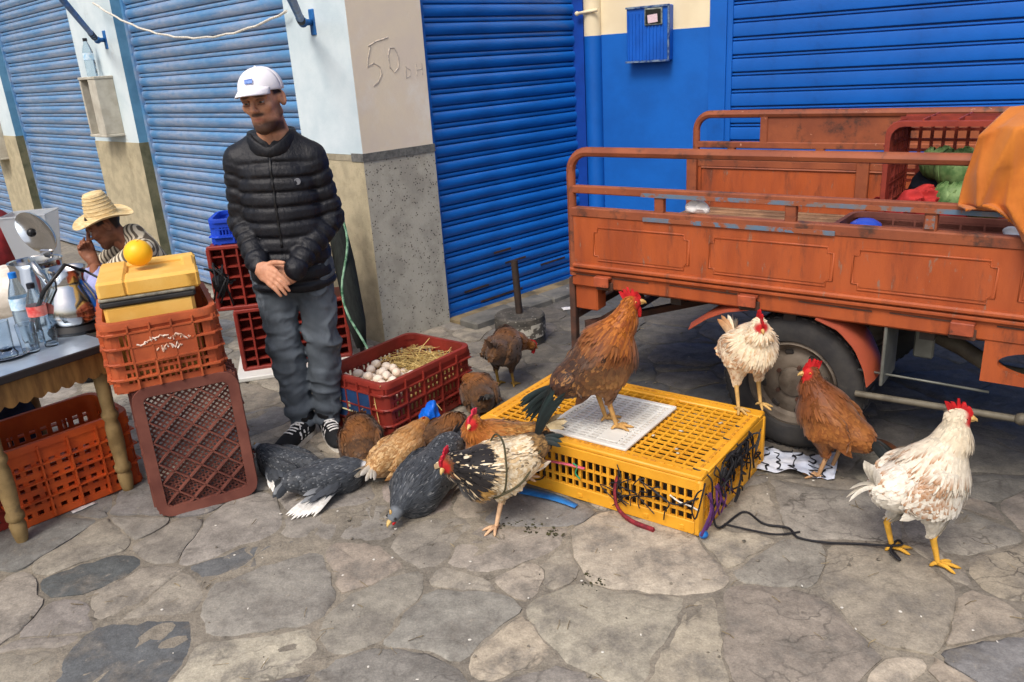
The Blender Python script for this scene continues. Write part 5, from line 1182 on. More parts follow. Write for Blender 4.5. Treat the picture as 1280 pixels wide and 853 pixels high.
def bird(name, lab, loc, yaw, sc=1., head=(.185, 0, .47), bz=.275, pitch=14., fat=1., colf=None, legcol=C3(222, 178, 92), feet=((.02, .055, 0), (.0, -.055, 0)), footyaw=(0, 0),
         comb=1., combm=None, tail=None, tailcol=None, lie=False, look=None, guinea=False, seed=0, roll=0., wing=None, nf=2400, group='birds on sale', headcol=None, z=0., flen=1., wingcol=None, long=1., noface=False, face_red=True):
    nf = int(nf*2.2); r = np.random.default_rng(seed+100); cat = 'guinea fowl' if guinea else 'chicken'
    t = thing(name, lab, cat, (loc[0], loc[1], z), yaw, group)
    Rp = roty(-radians(pitch)); B = np.array([0, 0, bz]); Rr = rotx(radians(roll))
    loc_ = lambda x, y, zz: B+Rp@Rr@np.array([x*long, y*fat, zz*(.5+.5*fat)])
    H = np.asarray(head, float); NB = loc_(.095, 0, .035); NM = (NB+H)/2+np.array([.0, 0, .0])+nrm(np.cross(np.cross(H-NB, [1, 0, 0.001]), H-NB))*0
    NM = (NB+H)/2+np.array([.022, 0, 0])*(1 if H[2] > bz+.08 else 0); look = nrm(look if look is not None else (1, 0, -.15))
    rump = loc_(-.145, 0, .035); Rb = Rp@Rr
    TH = []
    if not lie:
        for f, s in zip(feet, (1, -1)):
            f = np.array(f, float); hip = loc_(-.01, .052*s, -.045); hock = f+np.array([-.028, 0, .105]); TH.append((hip, hock, f))
    def sdf(p):
        d = ell(p, loc_(0, 0, 0), np.array([.155*long, .092*fat, .098*fat]), Rb)
        d = smin(d, ell(p, loc_(.075, 0, -.012), np.array([.085, .082*fat, .088*fat]), Rb), .04)
        d = smin(d, ell(p, rump, np.array([.085*long, .062*fat, .06*fat]), Rb), .05)
        for s in (-1, 1): d = smin(d, ell(p, loc_(-.02, .083*s, .018), np.array([.125*long, .024, .060]), Rb), .012)
        nr = 1. if not guinea else .72
        d = smin(d, cap(p, NB, NM, .066*nr*fat, .046*nr), .05); d = smin(d, cap(p, NM, H, .046*nr, .029 if not guinea else .02), .03)
        d = smin(d, ell(p, H+look*.006, np.array([.036, .025, .028])*(1 if not guinea else .85), np.stack([look, nrm(np.cross([0, 0, 1], look)), np.cross(look, nrm(np.cross([0, 0, 1], look)))], 1)), .014)
        for hip, hock, f in TH: d = smin(d, cap(p, hip, hip*.30+hock*.70, .058*fat, .021), .03); 
        return d+.0022*wob(p, 55, seed)
    pts = [B, H, NM, NB, rump]+[q for a in TH for q in a[:2]]; lo = np.min(pts, 0)-.13*max(1, fat); hi = np.max(pts, 0)+.13*max(1, fat); lo[2] = max(lo[2], -.01) if not lie else max(lo[2], -.03)
    V, F = iso(sdf, lo, hi, .0075); N = vnormals(V, F)
    bones = [(H+look*.03, NM, 1), (NM, NB, .6), (NB, B, .25), (B, rump, 0.), (rump, rump+Rb@np.array([-.1, 0, .01]), 0.)]
    def field(P):
        D = np.zeros_like(P); W = np.zeros(len(P)); nk = np.zeros(len(P))
        for a, b, k in bones:
            dd = cap(P, a, b, 0, 0); w_ = 1/(dd**4+1e-7); D += nrm(b-a)[None]*w_[:, None]; W += w_; nk += k*w_
        th = np.zeros(len(P))
        for hip, hock, f in TH:
            dd = cap(P, hip*.6+hock*.4, hock, 0, 0); w_ = 1.2/(dd**4+1e-7); D += (nrm(hock-hip)+np.array([-.3, 0, 0]))[None]*w_[:, None]; W += w_; th += w_
        return D/W[:, None], nk/W, th/W
    Dv, nk, th = field(V)
    mb = MB(); q = (V-B)@Rb; base, tip = colf(q, V, nk, th, r.random(len(V)), r); bc = base*.85
    hd = np.linalg.norm(V-(H+look*.012), axis=1)
    if face_red: fr = np.clip(1-(np.linalg.norm(V-(H+look*.022+np.array([0, 0, -.002])), axis=1)-.026)/.008, 0, 1)[:, None]*(1 if not guinea else 0); bc = bc*(1-fr)+C3(190, 44, 44)*fr
    if headcol is not None: fr = np.clip(1-(hd-.034)/.012, 0, 1)[:, None]; bc = bc*(1-fr)+headcol*fr
    mb.add(V, F, bc)
    for (hip, hock, f), fy in zip(TH, footyaw):
        up_ = hip*.32+hock*.68; mb.tube([up_, hock, f+np.array([-.004, 0, .022]), f+np.array([.0, 0, .010])], [.019, .0105, .0082, .0095], 8, col=legcol)
        for a, L in ((-38, .056), (0, .066), (38, .056), (180+15, .026)):
            d = np.array([cos(radians(a+fy)), sin(radians(a+fy)), 0]); f0 = f+np.array([0, 0, .012]); mb.tube([f0, f0+d*L*.45+np.array([0, 0, .001]), f0+d*L*.8+np.array([0, 0, -.006]), f0+d*L*.98+np.array([0, 0, -.009])], [.0085, .0068, .0055, .0018], 7, col=legcol*(.95 if a else 1))
    body = obj('body', mb.xf(np.eye(3)*sc), mt_body, t, smooth=True, colors=True)
    # small feathers
    a_ = np.linalg.norm(np.cross(V[F[:, 2]]-V[F[:, 0]], V[F[:, 3]]-V[F[:, 1]]), axis=1); ctr = V[F].mean(1); fn = N[F].mean(1)
    keep = np.linalg.norm(ctr-(H+look*.02), axis=1) > (.030 if not guinea else .045); keep &= ~((fn[:, 2] < -.75) & (ctr[:, 2] < bz-.06))
    if lie: keep &= ctr[:, 2] > .004
    pr = a_*keep; idx = r.choice(len(F), nf, p=pr/pr.sum()); P = V[F[idx, 0]]*0; u_, v_ = r.random((2, nf, 1)); P = V[F[idx, 0]]*(1-u_)*(1-v_)+V[F[idx, 1]]*u_*(1-v_)+V[F[idx, 2]]*u_*v_+V[F[idx, 3]]*(1-u_)*v_
    Nn = N[F[idx, 0]]; D, nk, th = field(P); D = D+r.normal(size=D.shape)*.07+np.array([0, 0, -.10]); D -= Nn*np.sum(D*Nn, 1)[:, None]; D /= np.linalg.norm(D, axis=1)[:, None]+1e-9
    hdist = np.linalg.norm(P-H, axis=1); L = np.where(nk > .3, lerp(.030, .050, np.clip((hdist-.03)/.1, 0, 1)), .030)*np.where(hdist < .05, .5, 1)*r.uniform(.8, 1.25, nf)*flen; Wd = np.where(nk > .3, .0042, .0088)*np.where(hdist < .06, .75, 1)*r.uniform(.85, 1.15, nf)*(1 if flen == 1 else flen)
    q = (P-B)@Rb; base, tip = colf(q, P, nk, th, r.random(nf), r); Sd = np.cross(D, Nn)
    prof = [(0, .35, -.01), (.35, .95, .022), (.75, .85, .026), (1., .25, .008)]; FV = []; FC = []
    for tt, ww, hh in prof:
        c = P+D*(L*tt)[:, None]+Nn*(L*hh)[:, None]
        for s in (-1, 1): FV.append(c+Sd*(s*Wd*ww)[:, None]); FC.append(lerp(base, tip, tt**1.5))
    FV = np.stack(FV, 1); FC = np.stack(FC, 1); 
    if lie: FV[..., 2] = np.maximum(FV[..., 2], .002)
    fm = MB(); k8 = np.arange(nf)*8; faces = []
    for i in range(3): faces.append(np.stack([k8+2*i, k8+2*i+1, k8+2*i+3, k8+2*i+2], 1))
    fm.add(FV.reshape(-1, 3), np.vstack(faces).tolist(), FC.reshape(-1, 3)); fm.xf(np.eye(3)*sc)
    fo = obj('plumage', fm, mt_feather, t, smooth=True, colors=True); fo['kind'] = 'stuff'
    # folded wings: coverts and flight feathers
    for s in (-1, 1):
        wm = MB(); wc = wingcol or (lambda k, rr: colf(np.array([[-.05, .09*s, .0]]), None, np.zeros(1), np.zeros(1), np.array([rr]), r))
        if not (wing and s in wing):
            for k in range(11):
                u0 = k/10; p = loc_(.045-.10*u0, s*(.098+.008*(1-u0)), .045-.045*u0+.006*sin(k)); d = Rb@np.array([-1, -.10*s, -.10-.16*(1-u0)]); c0, c1 = wc(k, r.random()); quill(wm, arcpath(p, d, np.array([0, -s*.35, .1]), (.12+.035*u0)*long, .6, 6), .0155, np.array([0, s, .25]), np.ravel(c0), np.ravel(c1))
        else:
            wd = wing[s]; nq = 9
            for k in range(nq):
                u0 = k/(nq-1); d = nrm(lerp(np.array(wd[0]), np.array(wd[1]), u0)); p = loc_(.05-.06*u0, s*.092, .02)+d*.02*u0; c0, c1 = wc(k, r.random()); LL = wd[2]*(.72+.28*sin(pi*(.2+.6*u0)))*r.uniform(.92, 1.05); hint = np.array(wd[4] if len(wd) > 4 else (0, s*.4, 1.)); bd = np.array(wd[3] if len(wd) > 3 else (0, 0, -.2))
                quill(wm, arcpath(p, d, bd, LL, .5, 7), .0125, hint, np.ravel(c0), np.ravel(c1))
                for q_ in range(3): cb, ct_ = colf(np.array([[0, .09*s, .02]]), None, np.zeros(1), np.zeros(1), np.array([r.random()]), r); quill(wm, arcpath(p+nrm(hint)*(.004+.003*q_)+r.normal(size=3)*.004, d+r.normal(size=3)*.08, bd, LL*(.68-.16*q_), .4, 6), .015, hint, np.ravel(cb), np.ravel(ct_))
        if wm.n:
            if lie or True: wm.xf(np.eye(3)*sc)
            for v in wm.v: v[:, 2] = np.maximum(v[:, 2], .003-z*0)
            obj('wing', wm, mt_feather, t, smooth=True, colors=True)
    if tail:
        tm = MB()
        for (dx, dy, dz, L, bend, wdt) in tail:
            rc0 = tailcol(r.random()) if tailcol else colf(np.array([[-.2, 0, .05]]), None, np.zeros(1), np.zeros(1), np.array([r.random()]), r); p = rump+Rb@np.array([-.03, dy*.02, .012])
            quill(tm, arcpath(p, np.array([dx, dy, dz]), np.array([-.25, dy*.5, -1.]), L, bend, 9), wdt, np.array([.2, 1 if dy >= 0 else -1, .35]), np.ravel(rc0[0]), np.ravel(rc0[1]))
        tm.xf(np.eye(3)*sc)
        if lie:
            for v in tm.v: v[:, 2] = np.maximum(v[:, 2], .003)
        obj('tail', tm, mt_feather, t, smooth=True, colors=True)
    if noface: return t
    sd_ = nrm(np.cross([0, 0, 1], look)); uph = np.cross(look, sd_); Hc = H+look*.006
    hp = lambda a, b, c: (Hc+look*a+sd_*b+uph*c)*sc
    bm = MB(); bk = .034 if not guinea else .028; bm.tube([hp(bk-.010, 0, .001), hp(bk+.006, 0, .001), hp(bk+.016, 0, -.004), hp(bk+.021, 0, -.010)], np.array([.0105, .0085, .0048, .001])*sc, 8); bm.tube([hp(bk-.008, 0, -.007), hp(bk+.012, 0, -.008)], np.array([.008, .0025])*sc, 8); obj('beak', bm, mt_beak, t, smooth=True)
    for s in (-1, 1):
        e = obj('eye', MB().ball(hp(.012, .0215*s, .006), .0058*sc, seg=10, rings=8), mt_pupil if guinea else mt_eyeo, t, smooth=True); obj('pupil', MB().ball(hp(.0135, .0245*s, .006), .0033*sc, seg=8, rings=6), mt_pupil, e, smooth=True)
    if comb:
        cm = combm or mt_comb; n = 5; pts = [(-.030, .016)]
        for k in range(n):
            x = -.032+.058*k/(n-1)+r.normal()*.002; hgt = (.020+.018*sin(pi*(k+.8)/n))*comb*r.uniform(.8, 1.15); pts += [(x-.006, .020+hgt*.42), (x-.008-.004*(k < 2), .020+hgt), (x-.001, .020+hgt*.98), (x+.005, .020+hgt*.45)]
        pts += [(.036, .020), (.034, .008), (.010, .014)]
        cbm = MB(); pts = np.array(pts); m_ = len(pts)
        Va = [hp(x, .0050*(1-.5*(z_-.02)/.05)+.003*sin(x*120+seed), z_) for x, z_ in pts]; Vb = [hp(x, -.0050*(1-.5*(z_-.02)/.05)+.003*sin(x*120+seed), z_) for x, z_ in pts]
        c0 = len(pts); cen = (-.002, .022); Va.append(hp(cen[0], .0065, cen[1])); Vb.append(hp(cen[0], -.0065, cen[1])); Fc = []
        for k in range(m_): j = (k+1) % m_; Fc += [(k, j, m_), (m_+1+j, m_+1+k, 2*m_+1), (j, k, m_+1+k, m_+1+j)]
        cbm.add(Va+Vb, Fc); obj('comb', cbm, cm, t, smooth=50)
        wb = MB()
        for s in (-1, 1): wb.ball(hp(.024, .007*s, -.022-.012*comb), np.array([.0095, .005, .014+.010*comb])*sc, np.stack([look, sd_, uph], 1), 10, 8); wb.ball(hp(.002, .0215*s, -.012), np.array([.007, .0035, .008])*sc, np.stack([look, sd_, uph], 1), 8, 6)
        obj('wattle', wb, cm, t, smooth=True)
    if guinea:
        wb = MB()
        for s in (-1, 1): wb.ball(hp(.020, .010*s, -.014), np.array([.012, .004, .007])*sc, np.stack([look, sd_, uph], 1), 8, 6)
        obj('wattle', wb, mt_comb, t, smooth=True); obj('casque', MB().tube([hp(.004, 0, .018), hp(-.004, 0, .034)], np.array([.008, .003])*sc, 8), mt_beak, t, smooth=True)
    return t
def two(b, t_): return np.asarray(b, float), np.asarray(t_, float)
def mixc(*cs): 
    cs = np.array(cs)
    def f(rv): i = np.minimum((rv*len(cs)).astype(int), len(cs)-1); return cs[i]
    return f
W1, W2, W3 = C3(226, 220, 206), C3(222, 206, 176), C3(222, 198, 152)
def col_white(q, P, nk, th, rv, r):
    n = len(q); b = lerp(W1, W2, np.clip(nk*1.2-.1, 0, 1)[:, None]*.8)*(1-.06*rv[:, None]); tp_ = b.copy()
    sp = np.exp(-((q[:, 0]+.01)/.075)**2-((np.abs(q[:, 1])-.095)/.035)**2-((q[:, 2]-.025)/.05)**2)+.55*np.exp(-((q[:, 0]+.0)/.10)**2-((q[:, 2]-.085)/.035)**2); m_ = (r.random(n) < sp*.85)
    tp_[m_] = C3(168, 118, 74); b[m_] = b[m_]*.97; return two(b, tp_)
def col_specwhite(q, P, nk, th, rv, r):
    n = len(q); b = lerp(C3(228, 206, 170), C3(240, 226, 200), rv[:, None]); tp_ = b.copy(); m_ = r.random(n) < (.42*(nk < .5)); tp_[m_] = C3(186, 128, 78); m2 = (r.random(n) < .35) & (nk > .6); tp_[m2] = C3(196, 150, 100); return two(b, tp_)
def col_brown(q, P, nk, th, rv, r):
    back = mixc(C3(54, 34, 26), C3(60, 37, 26), C3(72, 44, 28), C3(46, 31, 26), C3(56, 35, 26), C3(84, 52, 32), C3(134, 94, 54))(rv); neck = mixc(C3(164, 92, 30), C3(184, 108, 36), C3(140, 72, 26))(rv); low = mixc(C3(98, 60, 32), C3(118, 76, 40), C3(80, 50, 30))(rv)
    w_ = np.clip(nk*2-.4, 0, 1)[:, None]; b = lerp(back, neck, w_); lw = np.clip(-(q[:, 2]+.02)/.05, 0, 1)[:, None]*(1-w_); b = lerp(b, low, lw); b = lerp(b, mixc(C3(170, 122, 68), C3(150, 100, 50))(rv), np.clip(th*1.2, 0, 1)[:, None]*.6); return two(b*.85, b*1.15)
def col_red(q, P, nk, th, rv, r):
    back = mixc(C3(138, 84, 38), C3(152, 96, 46), C3(126, 74, 34))(rv); neck = mixc(C3(108, 60, 32), C3(122, 68, 34))(rv); w_ = np.clip(nk*2-.4, 0, 1)[:, None]; b = lerp(back, neck, w_); return two(b*.85, b*1.2)
def col_hen(q, P, nk, th, rv, r):
    b = mixc(C3(86, 58, 34), C3(98, 68, 40), C3(76, 52, 32))(rv); b = lerp(b, mixc(C3(128, 78, 34), C3(150, 94, 42))(rv), np.clip(nk*1.6-.2, 0, 1)[:, None]); return two(b*.75, b*1.2)
def col_tan(q, P, nk, th, rv, r): b = mixc(C3(186, 146, 96), C3(206, 172, 124), C3(164, 120, 72))(rv); b = lerp(b, mixc(C3(168, 112, 56), C3(184, 130, 70))(rv), np.clip(nk*1.4-.1, 0, 1)[:, None]); return two(b*.9, b*1.12)
def col_gold(q, P, nk, th, rv, r): b = mixc(C3(172, 120, 58), C3(150, 98, 44), C3(196, 150, 86))(rv); b = lerp(b, mixc(C3(184, 112, 48), C3(166, 96, 40))(rv), np.clip(nk*1.6-.2, 0, 1)[:, None]); m_ = r.random(len(q)) < .25; t_ = b*1.15; t_[m_] = C3(96, 66, 36); return two(b*.85, t_)
def col_bw(q, P, nk, th, rv, r):
    n = len(q); body = mixc(C3(226, 206, 170), C3(236, 222, 194), C3(208, 180, 138))(rv); t_ = body.copy(); m_ = r.random(n) < .10; t_[m_] = C3(60, 50, 40)
    bk = (nk > .42) & (r.random(n) < .93); body[bk] = C3(30, 27, 28); t_[bk] = C3(44, 40, 40); hd = nk > .93; body[hd] = C3(120, 70, 36)
    br = (q[:, 0] > .09) & (q[:, 2] < -.01) & (nk < .45); body[br] = C3(186, 138, 66); t_[br] = C3(204, 160, 90)
    rr = (q[:, 0] < -.12); body[rr] = lerp(C3(70, 54, 36), C3(150, 116, 70), rv[rr, None]); t_[rr] = body[rr]*1.2; return two(body, t_)
def col_guinea(q, P, nk, th, rv, r):
    b = lerp(C3(48, 52, 58), C3(66, 71, 78), rv[:, None]); b = lerp(b, np.broadcast_to(C3(70, 75, 82), b.shape), np.clip(nk*1.3, 0, 1)[:, None]*.8); t_ = b*1.1; m_ = r.random(len(q)) < .12; t_[m_] = C3(136, 140, 144); return two(b*.85, t_)
def tails(n, L, az=(-.5, .5), dz=.8, bend=.8, w=.015, back=-1., seed=0, lv=.25):
    r = np.random.default_rng(seed); return [(back, lerp(az[0], az[1], k/(n-1)), dz+r.normal()*.12, L*(1-lv*r.random()), bend*r.uniform(.7, 1.3), w) for k in range(n)]
GREEN = lambda rv: (C3(22, 26, 26)*(.8+.5*rv), C3(26, 42, 42)*(.7+.6*rv))
G_ = lambda x, y, z=0: G(x, y, z)
# white hen at the right
bird('white_hen', 'large white hen with brown flecked wings standing on open paving', (1.268, 2.215), radians(6), 1.03, head=(.085, 0, .480), bz=.272, pitch=28, long=.66, fat=1.06, colf=col_white, legcol=C3(224, 170, 66), feet=((-.04, .05, 0), (.045, -.06, 0)), footyaw=(-10, -25),
     look=(.95, -.3, -.05), tail=tails(14, .12, (-.35, .35), 1.9, .4, .014, -.6, 1)+[(-.8, -.1, 1.3, .13, 2.1, .007), (-.9, .1, 1.5, .12, 2.3, .006), (-.6, .0, 1.5, .12, 1.9, .008)], nf=2100, seed=1, group=None, wingcol=lambda k, rr: (W1*.97, W1*.93), comb=1.)
# speckled rooster on the crate corner, facing the street
bird('speckled_chicken', 'cream speckled rooster standing on the crate corner facing the street', (.935, 2.965), radians(-80), .88, head=(.105, -.01, .43), bz=.280, pitch=24, long=.8, fat=1.05, colf=col_specwhite, legcol=C3(206, 168, 104), feet=((.03, .055, 0), (.045, -.06, 0)), footyaw=(20, 10), look=(1, -.1, -.45),
     tail=tails(14, .135, (-.45, .45), 2.2, .6, .017, -.6, 2), nf=1700, seed=2, comb=1.15, z=.2345, group=None)
# brown rooster on the crate
bird('brown_rooster', 'tall brown rooster with dark green tail standing on the white lid', (.325, 2.835), radians(8), 1.0, head=(.125, 0, .49), bz=.270, pitch=44, long=.86, fat=1.12, colf=col_brown, legcol=C3(206, 160, 96), feet=((.035, .045, 0), (.055, -.04, 0)), footyaw=(5, -10), look=(1, -.15, .08),
     tail=tails(14, .20, (-.28, .28), -.35, .5, .010, -1., 3)+tails(8, .15, (-.3, .3), .0, 1.4, .009, -.8, 9), tailcol=GREEN, nf=2100, seed=3, comb=1.1, z=.246, group=None, wingcol=lambda k, rr: (C3(60, 38, 28), C3(86, 54, 32)*(.7+.6*rr)))
# red-brown rooster beside the wheel
bird('red_rooster', 'red brown rooster beside the tyre with its head turned', (1.205, 2.775), radians(138), .92, head=(.085, .02, .46), bz=.265, pitch=40, long=.82, fat=1.02, colf=col_red, legcol=C3(190, 150, 110), feet=((.02, .05, 0), (.0, -.05, 0)), look=(.75, .75, .05),
     tail=tails(10, .17, (-.5, .5), .3, 1.5, .014, -1., 4), tailcol=lambda rv: (C3(60, 36, 24), C3(120, 66, 30)) if rv > .4 else (C3(24, 26, 26), C3(30, 36, 36)), nf=1700, seed=4, comb=1.2, group=None)
# brown hen by the parasol base, seen from behind, head down
bird('brown_hen', 'brown hen pecking beside the parasol base', (-.045, 3.90), radians(72), .84, head=(.20, -.12, .20), bz=.245, pitch=2, colf=col_hen, legcol=C3(150, 120, 60), feet=((.0, .05, 0), (.0, -.05, 0)), look=(.8, -.5, -.5), tail=tails(8, .13, (-.4, .4), 1.6, .4, .012, -.6, 5), nf=1300, seed=5, comb=.5, group=None)
# lying birds
bird('brown_hen', 'brown hen crouched on the ground behind the yellow crate', (-.175, 3.60), radians(100), .82, head=(.11, .05, .17), bz=.10, long=.85, pitch=4, colf=col_hen, lie=True, tail=tails(8, .13, (-.4, .4), .9, .5, .013, -1., 6), tailcol=lambda rv: (C3(30, 26, 24), C3(40, 34, 30)), nf=1300, seed=6, comb=.4, group=None, look=(.6, .8, -.2), fat=1.1)
bird('brown_hen', 'dark brown hen huddled into a ball near the shoes', (-.688, 3.165), radians(100), .80, head=(.08, .03, .12), bz=.10, pitch=25, colf=col_hen, lie=True, nf=1300, seed=7, comb=0, group=None, look=(.5, .3, -.8), fat=1.15, long=.8, noface=True, tail=tails(6, .09, (-.4, .4), .3, .8, .014, -1., 6))
bird('buff_hen', 'pale buff hen lying beside the egg crate', (-.505, 3.05), radians(58), .84, head=(.22, 0, .165), bz=.085, pitch=6, colf=col_tan, lie=True, nf=1300, seed=8, comb=.3, group=None, look=(.8, .4, -.3), wing={1: ((-.9, .55, -.2), (-1., .1, -.1), .22)}, tail=tails(8, .14, (-.5, .5), .1, .4, .015, -1., 8), tailcol=lambda rv: (C3(226, 214, 190), C3(236, 230, 216)))
bird('brown_hen', 'small brown hen lying beyond the blue bag', (-.335, 3.19), radians(40), .75, head=(.10, .05, .16), bz=.105, pitch=8, colf=col_hen, lie=True, nf=1000, seed=9, comb=.3, group=None, look=(.6, .7, -.1), fat=1.05)
WF = lambda k, rr: (C3(70, 74, 80), C3(236, 234, 228))
bird('guinea_fowl', 'slate grey guinea fowl slumped by the shoes with white wing tips', (-1.0, 3.07), radians(158), .78, head=(.185, -.02, .13), bz=.066, pitch=5, colf=col_guinea, lie=True, nf=2000, seed=10, comb=0, guinea=True, group=None, look=(.9, .3, -.3), flen=.55, headcol=C3(200, 204, 206), fat=.9,
     wing={1: ((-.55, .75, -.5), (-.9, .5, -.4), .17)}, wingcol=WF, tail=tails(7, .12, (-.5, .5), -.2, .5, .02, -1., 3))
bird('guinea_fowl', 'slate grey guinea fowl lying with wings spread and white flight feathers', (-.775, 2.90), radians(18), .82, head=(.18, -.02, .105), bz=.066, pitch=2, colf=col_guinea, lie=True, nf=2100, seed=11, comb=0, guinea=True, group=None, look=(.7, -.7, -.25), flen=.55, headcol=C3(206, 208, 210), fat=.92,
     wing={-1: ((-.75, -.65, -.3), (-1., -.35, -.25), .25)}, wingcol=WF, tail=tails(7, .13, (-.5, .5), -.2, .5, .02, -1., 4))
bird('guinea_fowl', 'slate grey guinea fowl stretched flat on the paving, red wattle down', (-.375, 2.79), radians(-118), .98, head=(.225, .005, .058), bz=.082, pitch=-8, colf=col_guinea, lie=True, nf=2200, seed=12, comb=0, guinea=True, group=None, look=(.85, -.2, -.5), flen=.55, headcol=C3(112, 118, 124), fat=1.05, long=1.15,
     tail=tails(8, .20, (-.35, .35), .15, .3, .024, -1., 5))
# standing pair by the crate
bird('golden_hen', 'golden brown hen standing behind the tied black and white rooster', (-.06, 2.80), radians(196), .86, head=(.135, .03, .40), bz=.255, pitch=12, colf=col_gold, legcol=C3(176, 110, 80), feet=((.0, .05, 0), (.0, -.05, 0)), look=(.6, .7, -.1), tail=tails(8, .14, (-.4, .4), .9, .6, .014, -1., 6), tailcol=lambda rv: (C3(214, 190, 140), C3(226, 206, 164)), nf=1600, seed=13, comb=.9, combm=mat('pink_comb', S(206, 52, 78), .5, S(180, 40, 60), 40), group=None)
bird('tied_rooster', 'black and white rooster with spread wing and tied leg before the crate', (-.085, 2.60), radians(206), .94, head=(.20, .0, .325), bz=.235, pitch=-2, colf=col_bw, legcol=C3(214, 176, 140), feet=((.045, .05, 0), (-.12, -.01, .14)), footyaw=(20, 160), look=(.8, .55, -.55), tail=tails(15, .25, (-.3, .3), 2.6, .7, .012, -.55, 7)+tails(9, .13, (-.6, .6), .9, 1.4, .010, -.8, 17), tailcol=GREEN, nf=2000, seed=14, comb=.8, combm=mat('dark_pink_comb', S(186, 36, 56), .5, S(150, 24, 40), 40), group=None,
     wing={-1: ((.62, -1.0, -.35), (.30, -1.0, -1.0), .36, (.25, -.1, -.6), (.7, .2, .6))}, wingcol=lambda k, rr: (C3(226, 208, 176), C3(238, 226, 204)) if k % 3 else (C3(214, 192, 150), C3(120, 96, 70)))
mb = MB(); rb = np.array([-.075, 2.585, 0])
mb.tube(curve([rb+rotz(radians(206))@np.array(p) for p in ((.02, .105, .27), (.03, .09, .18), (.05, .03, .135), (.04, -.06, .15), (.0, -.10, .25), (-.02, -.06, .33), (.0, .05, .345), (.02, .105, .27))], 8), .004, 5); mb.tube(curve([rb+rotz(radians(206))@np.array(p) for p in ((.04, .09, .17), (-.05, .09, .20), (-.15, .04, .27))], 6), .0045, 5)
tag(obj('binding_cord', mb, mat('olive_cord', S(70, 66, 46), .8)), 'olive cord wound round the black and white rooster', 'cord')
# ================================================================== PEOPLE
mt_skin = mat('skin', attr=True, rough=.55, col2=(.86, .8, .78, 1), scale=60, spec=.35, bump=.0004, bscale=250)
nodes(mt_skin)[2].inputs['Subsurface Weight'].default_value = .06; nodes(mt_skin)[2].inputs['Subsurface Radius'].default_value = (.02, .008, .004)
mt_jacket = mat('black_quilted_nylon', S(22, 24, 31), .5, S(17, 18, 24), 9, .0045, 60, spec=.4, stretch=(1, 1, .45))
mt_jeans = mat('worn_grey_denim', S(92, 100, 108), .85, S(66, 73, 81), 5, .0012, 220, dirt_or_sheen=(S(122, 130, 138), .52, .72, 4.5), stretch=(1, 1, .5))
mt_cap = mat('white_cotton', S(232, 230, 234), .85, S(222, 220, 226), 8, .0006, 200)
mt_white_eye = mat('eyeball', S(168, 156, 148), .2, spec=.4); mt_iris = mat('dark_iris', S(40, 26, 18), .1, spec=.6); mt_hair = mat('black_hair', S(26, 22, 20), .7, S(40, 34, 30), 80, .001, 200)
def head_sdf(p):
    d = ell(p, (0, .015, .035), (.072, .094, .085)); d = smin(d, ell(p, (0, -.028, -.036), (.052, .062, .078)), .04)
    for s in (-1, 1):
        d = smin(d, cap(p, (.050*s, .005, -.050), (.018*s, -.064, -.100), .016, .016), .025); d = smin(d, ell(p, (.040*s, -.064, -.014), (.022, .020, .020)), .02)
        d = smin(d, cap(p, (.012*s, -.087, .026), (.050*s, -.072, .024), .010, .009), .012)
        d = smax(d, -(np.linalg.norm(p-np.array([.031*s, -.100, .006], np.float32), axis=1)-.0145), .012)
        e = ell(p, (.078*s, .014, -.002), (.010, .019, .031), rotz(-.45*s)); e = smax(e, -ell(p, (.088*s, .008, .0), (.008, .011, .02)), .006); d = smin(d, e, .008)
    d = smin(d, cap(p, (0, -.060, -.106), (0, -.068, -.098), .019, .017), .02)
    d = smin(d, cap(p, (0, -.088, .020), (0, -.117, -.020), .0080, .0105), .010); d = smin(d, ell(p, (0, -.109, -.024), (.0115, .012, .009)), .008)
    for s in (-1, 1): d = smin(d, ell(p, (.0100*s, -.098, -.027), (.0065, .010, .007)), .005)
    d = smin(d, cap(p, (-.019, -.081, -.054), (.019, -.081, -.054), .0055, .0055), .008); d = smin(d, cap(p, (-.014, -.079, -.066), (.014, -.079, -.066), .0065, .0065), .008)
    d = smax(d, -cap(p, (-.022, -.0890, -.0605), (.022, -.0890, -.0605), .0022, .0022), .004)
    return smin(d, cap(p, (0, .022, -.07), (0, .045, -.20), .052, .058), .03)
_HV, _HF = iso(head_sdf, (-.11, -.14, -.21), (.11, .13, .14), .0036)
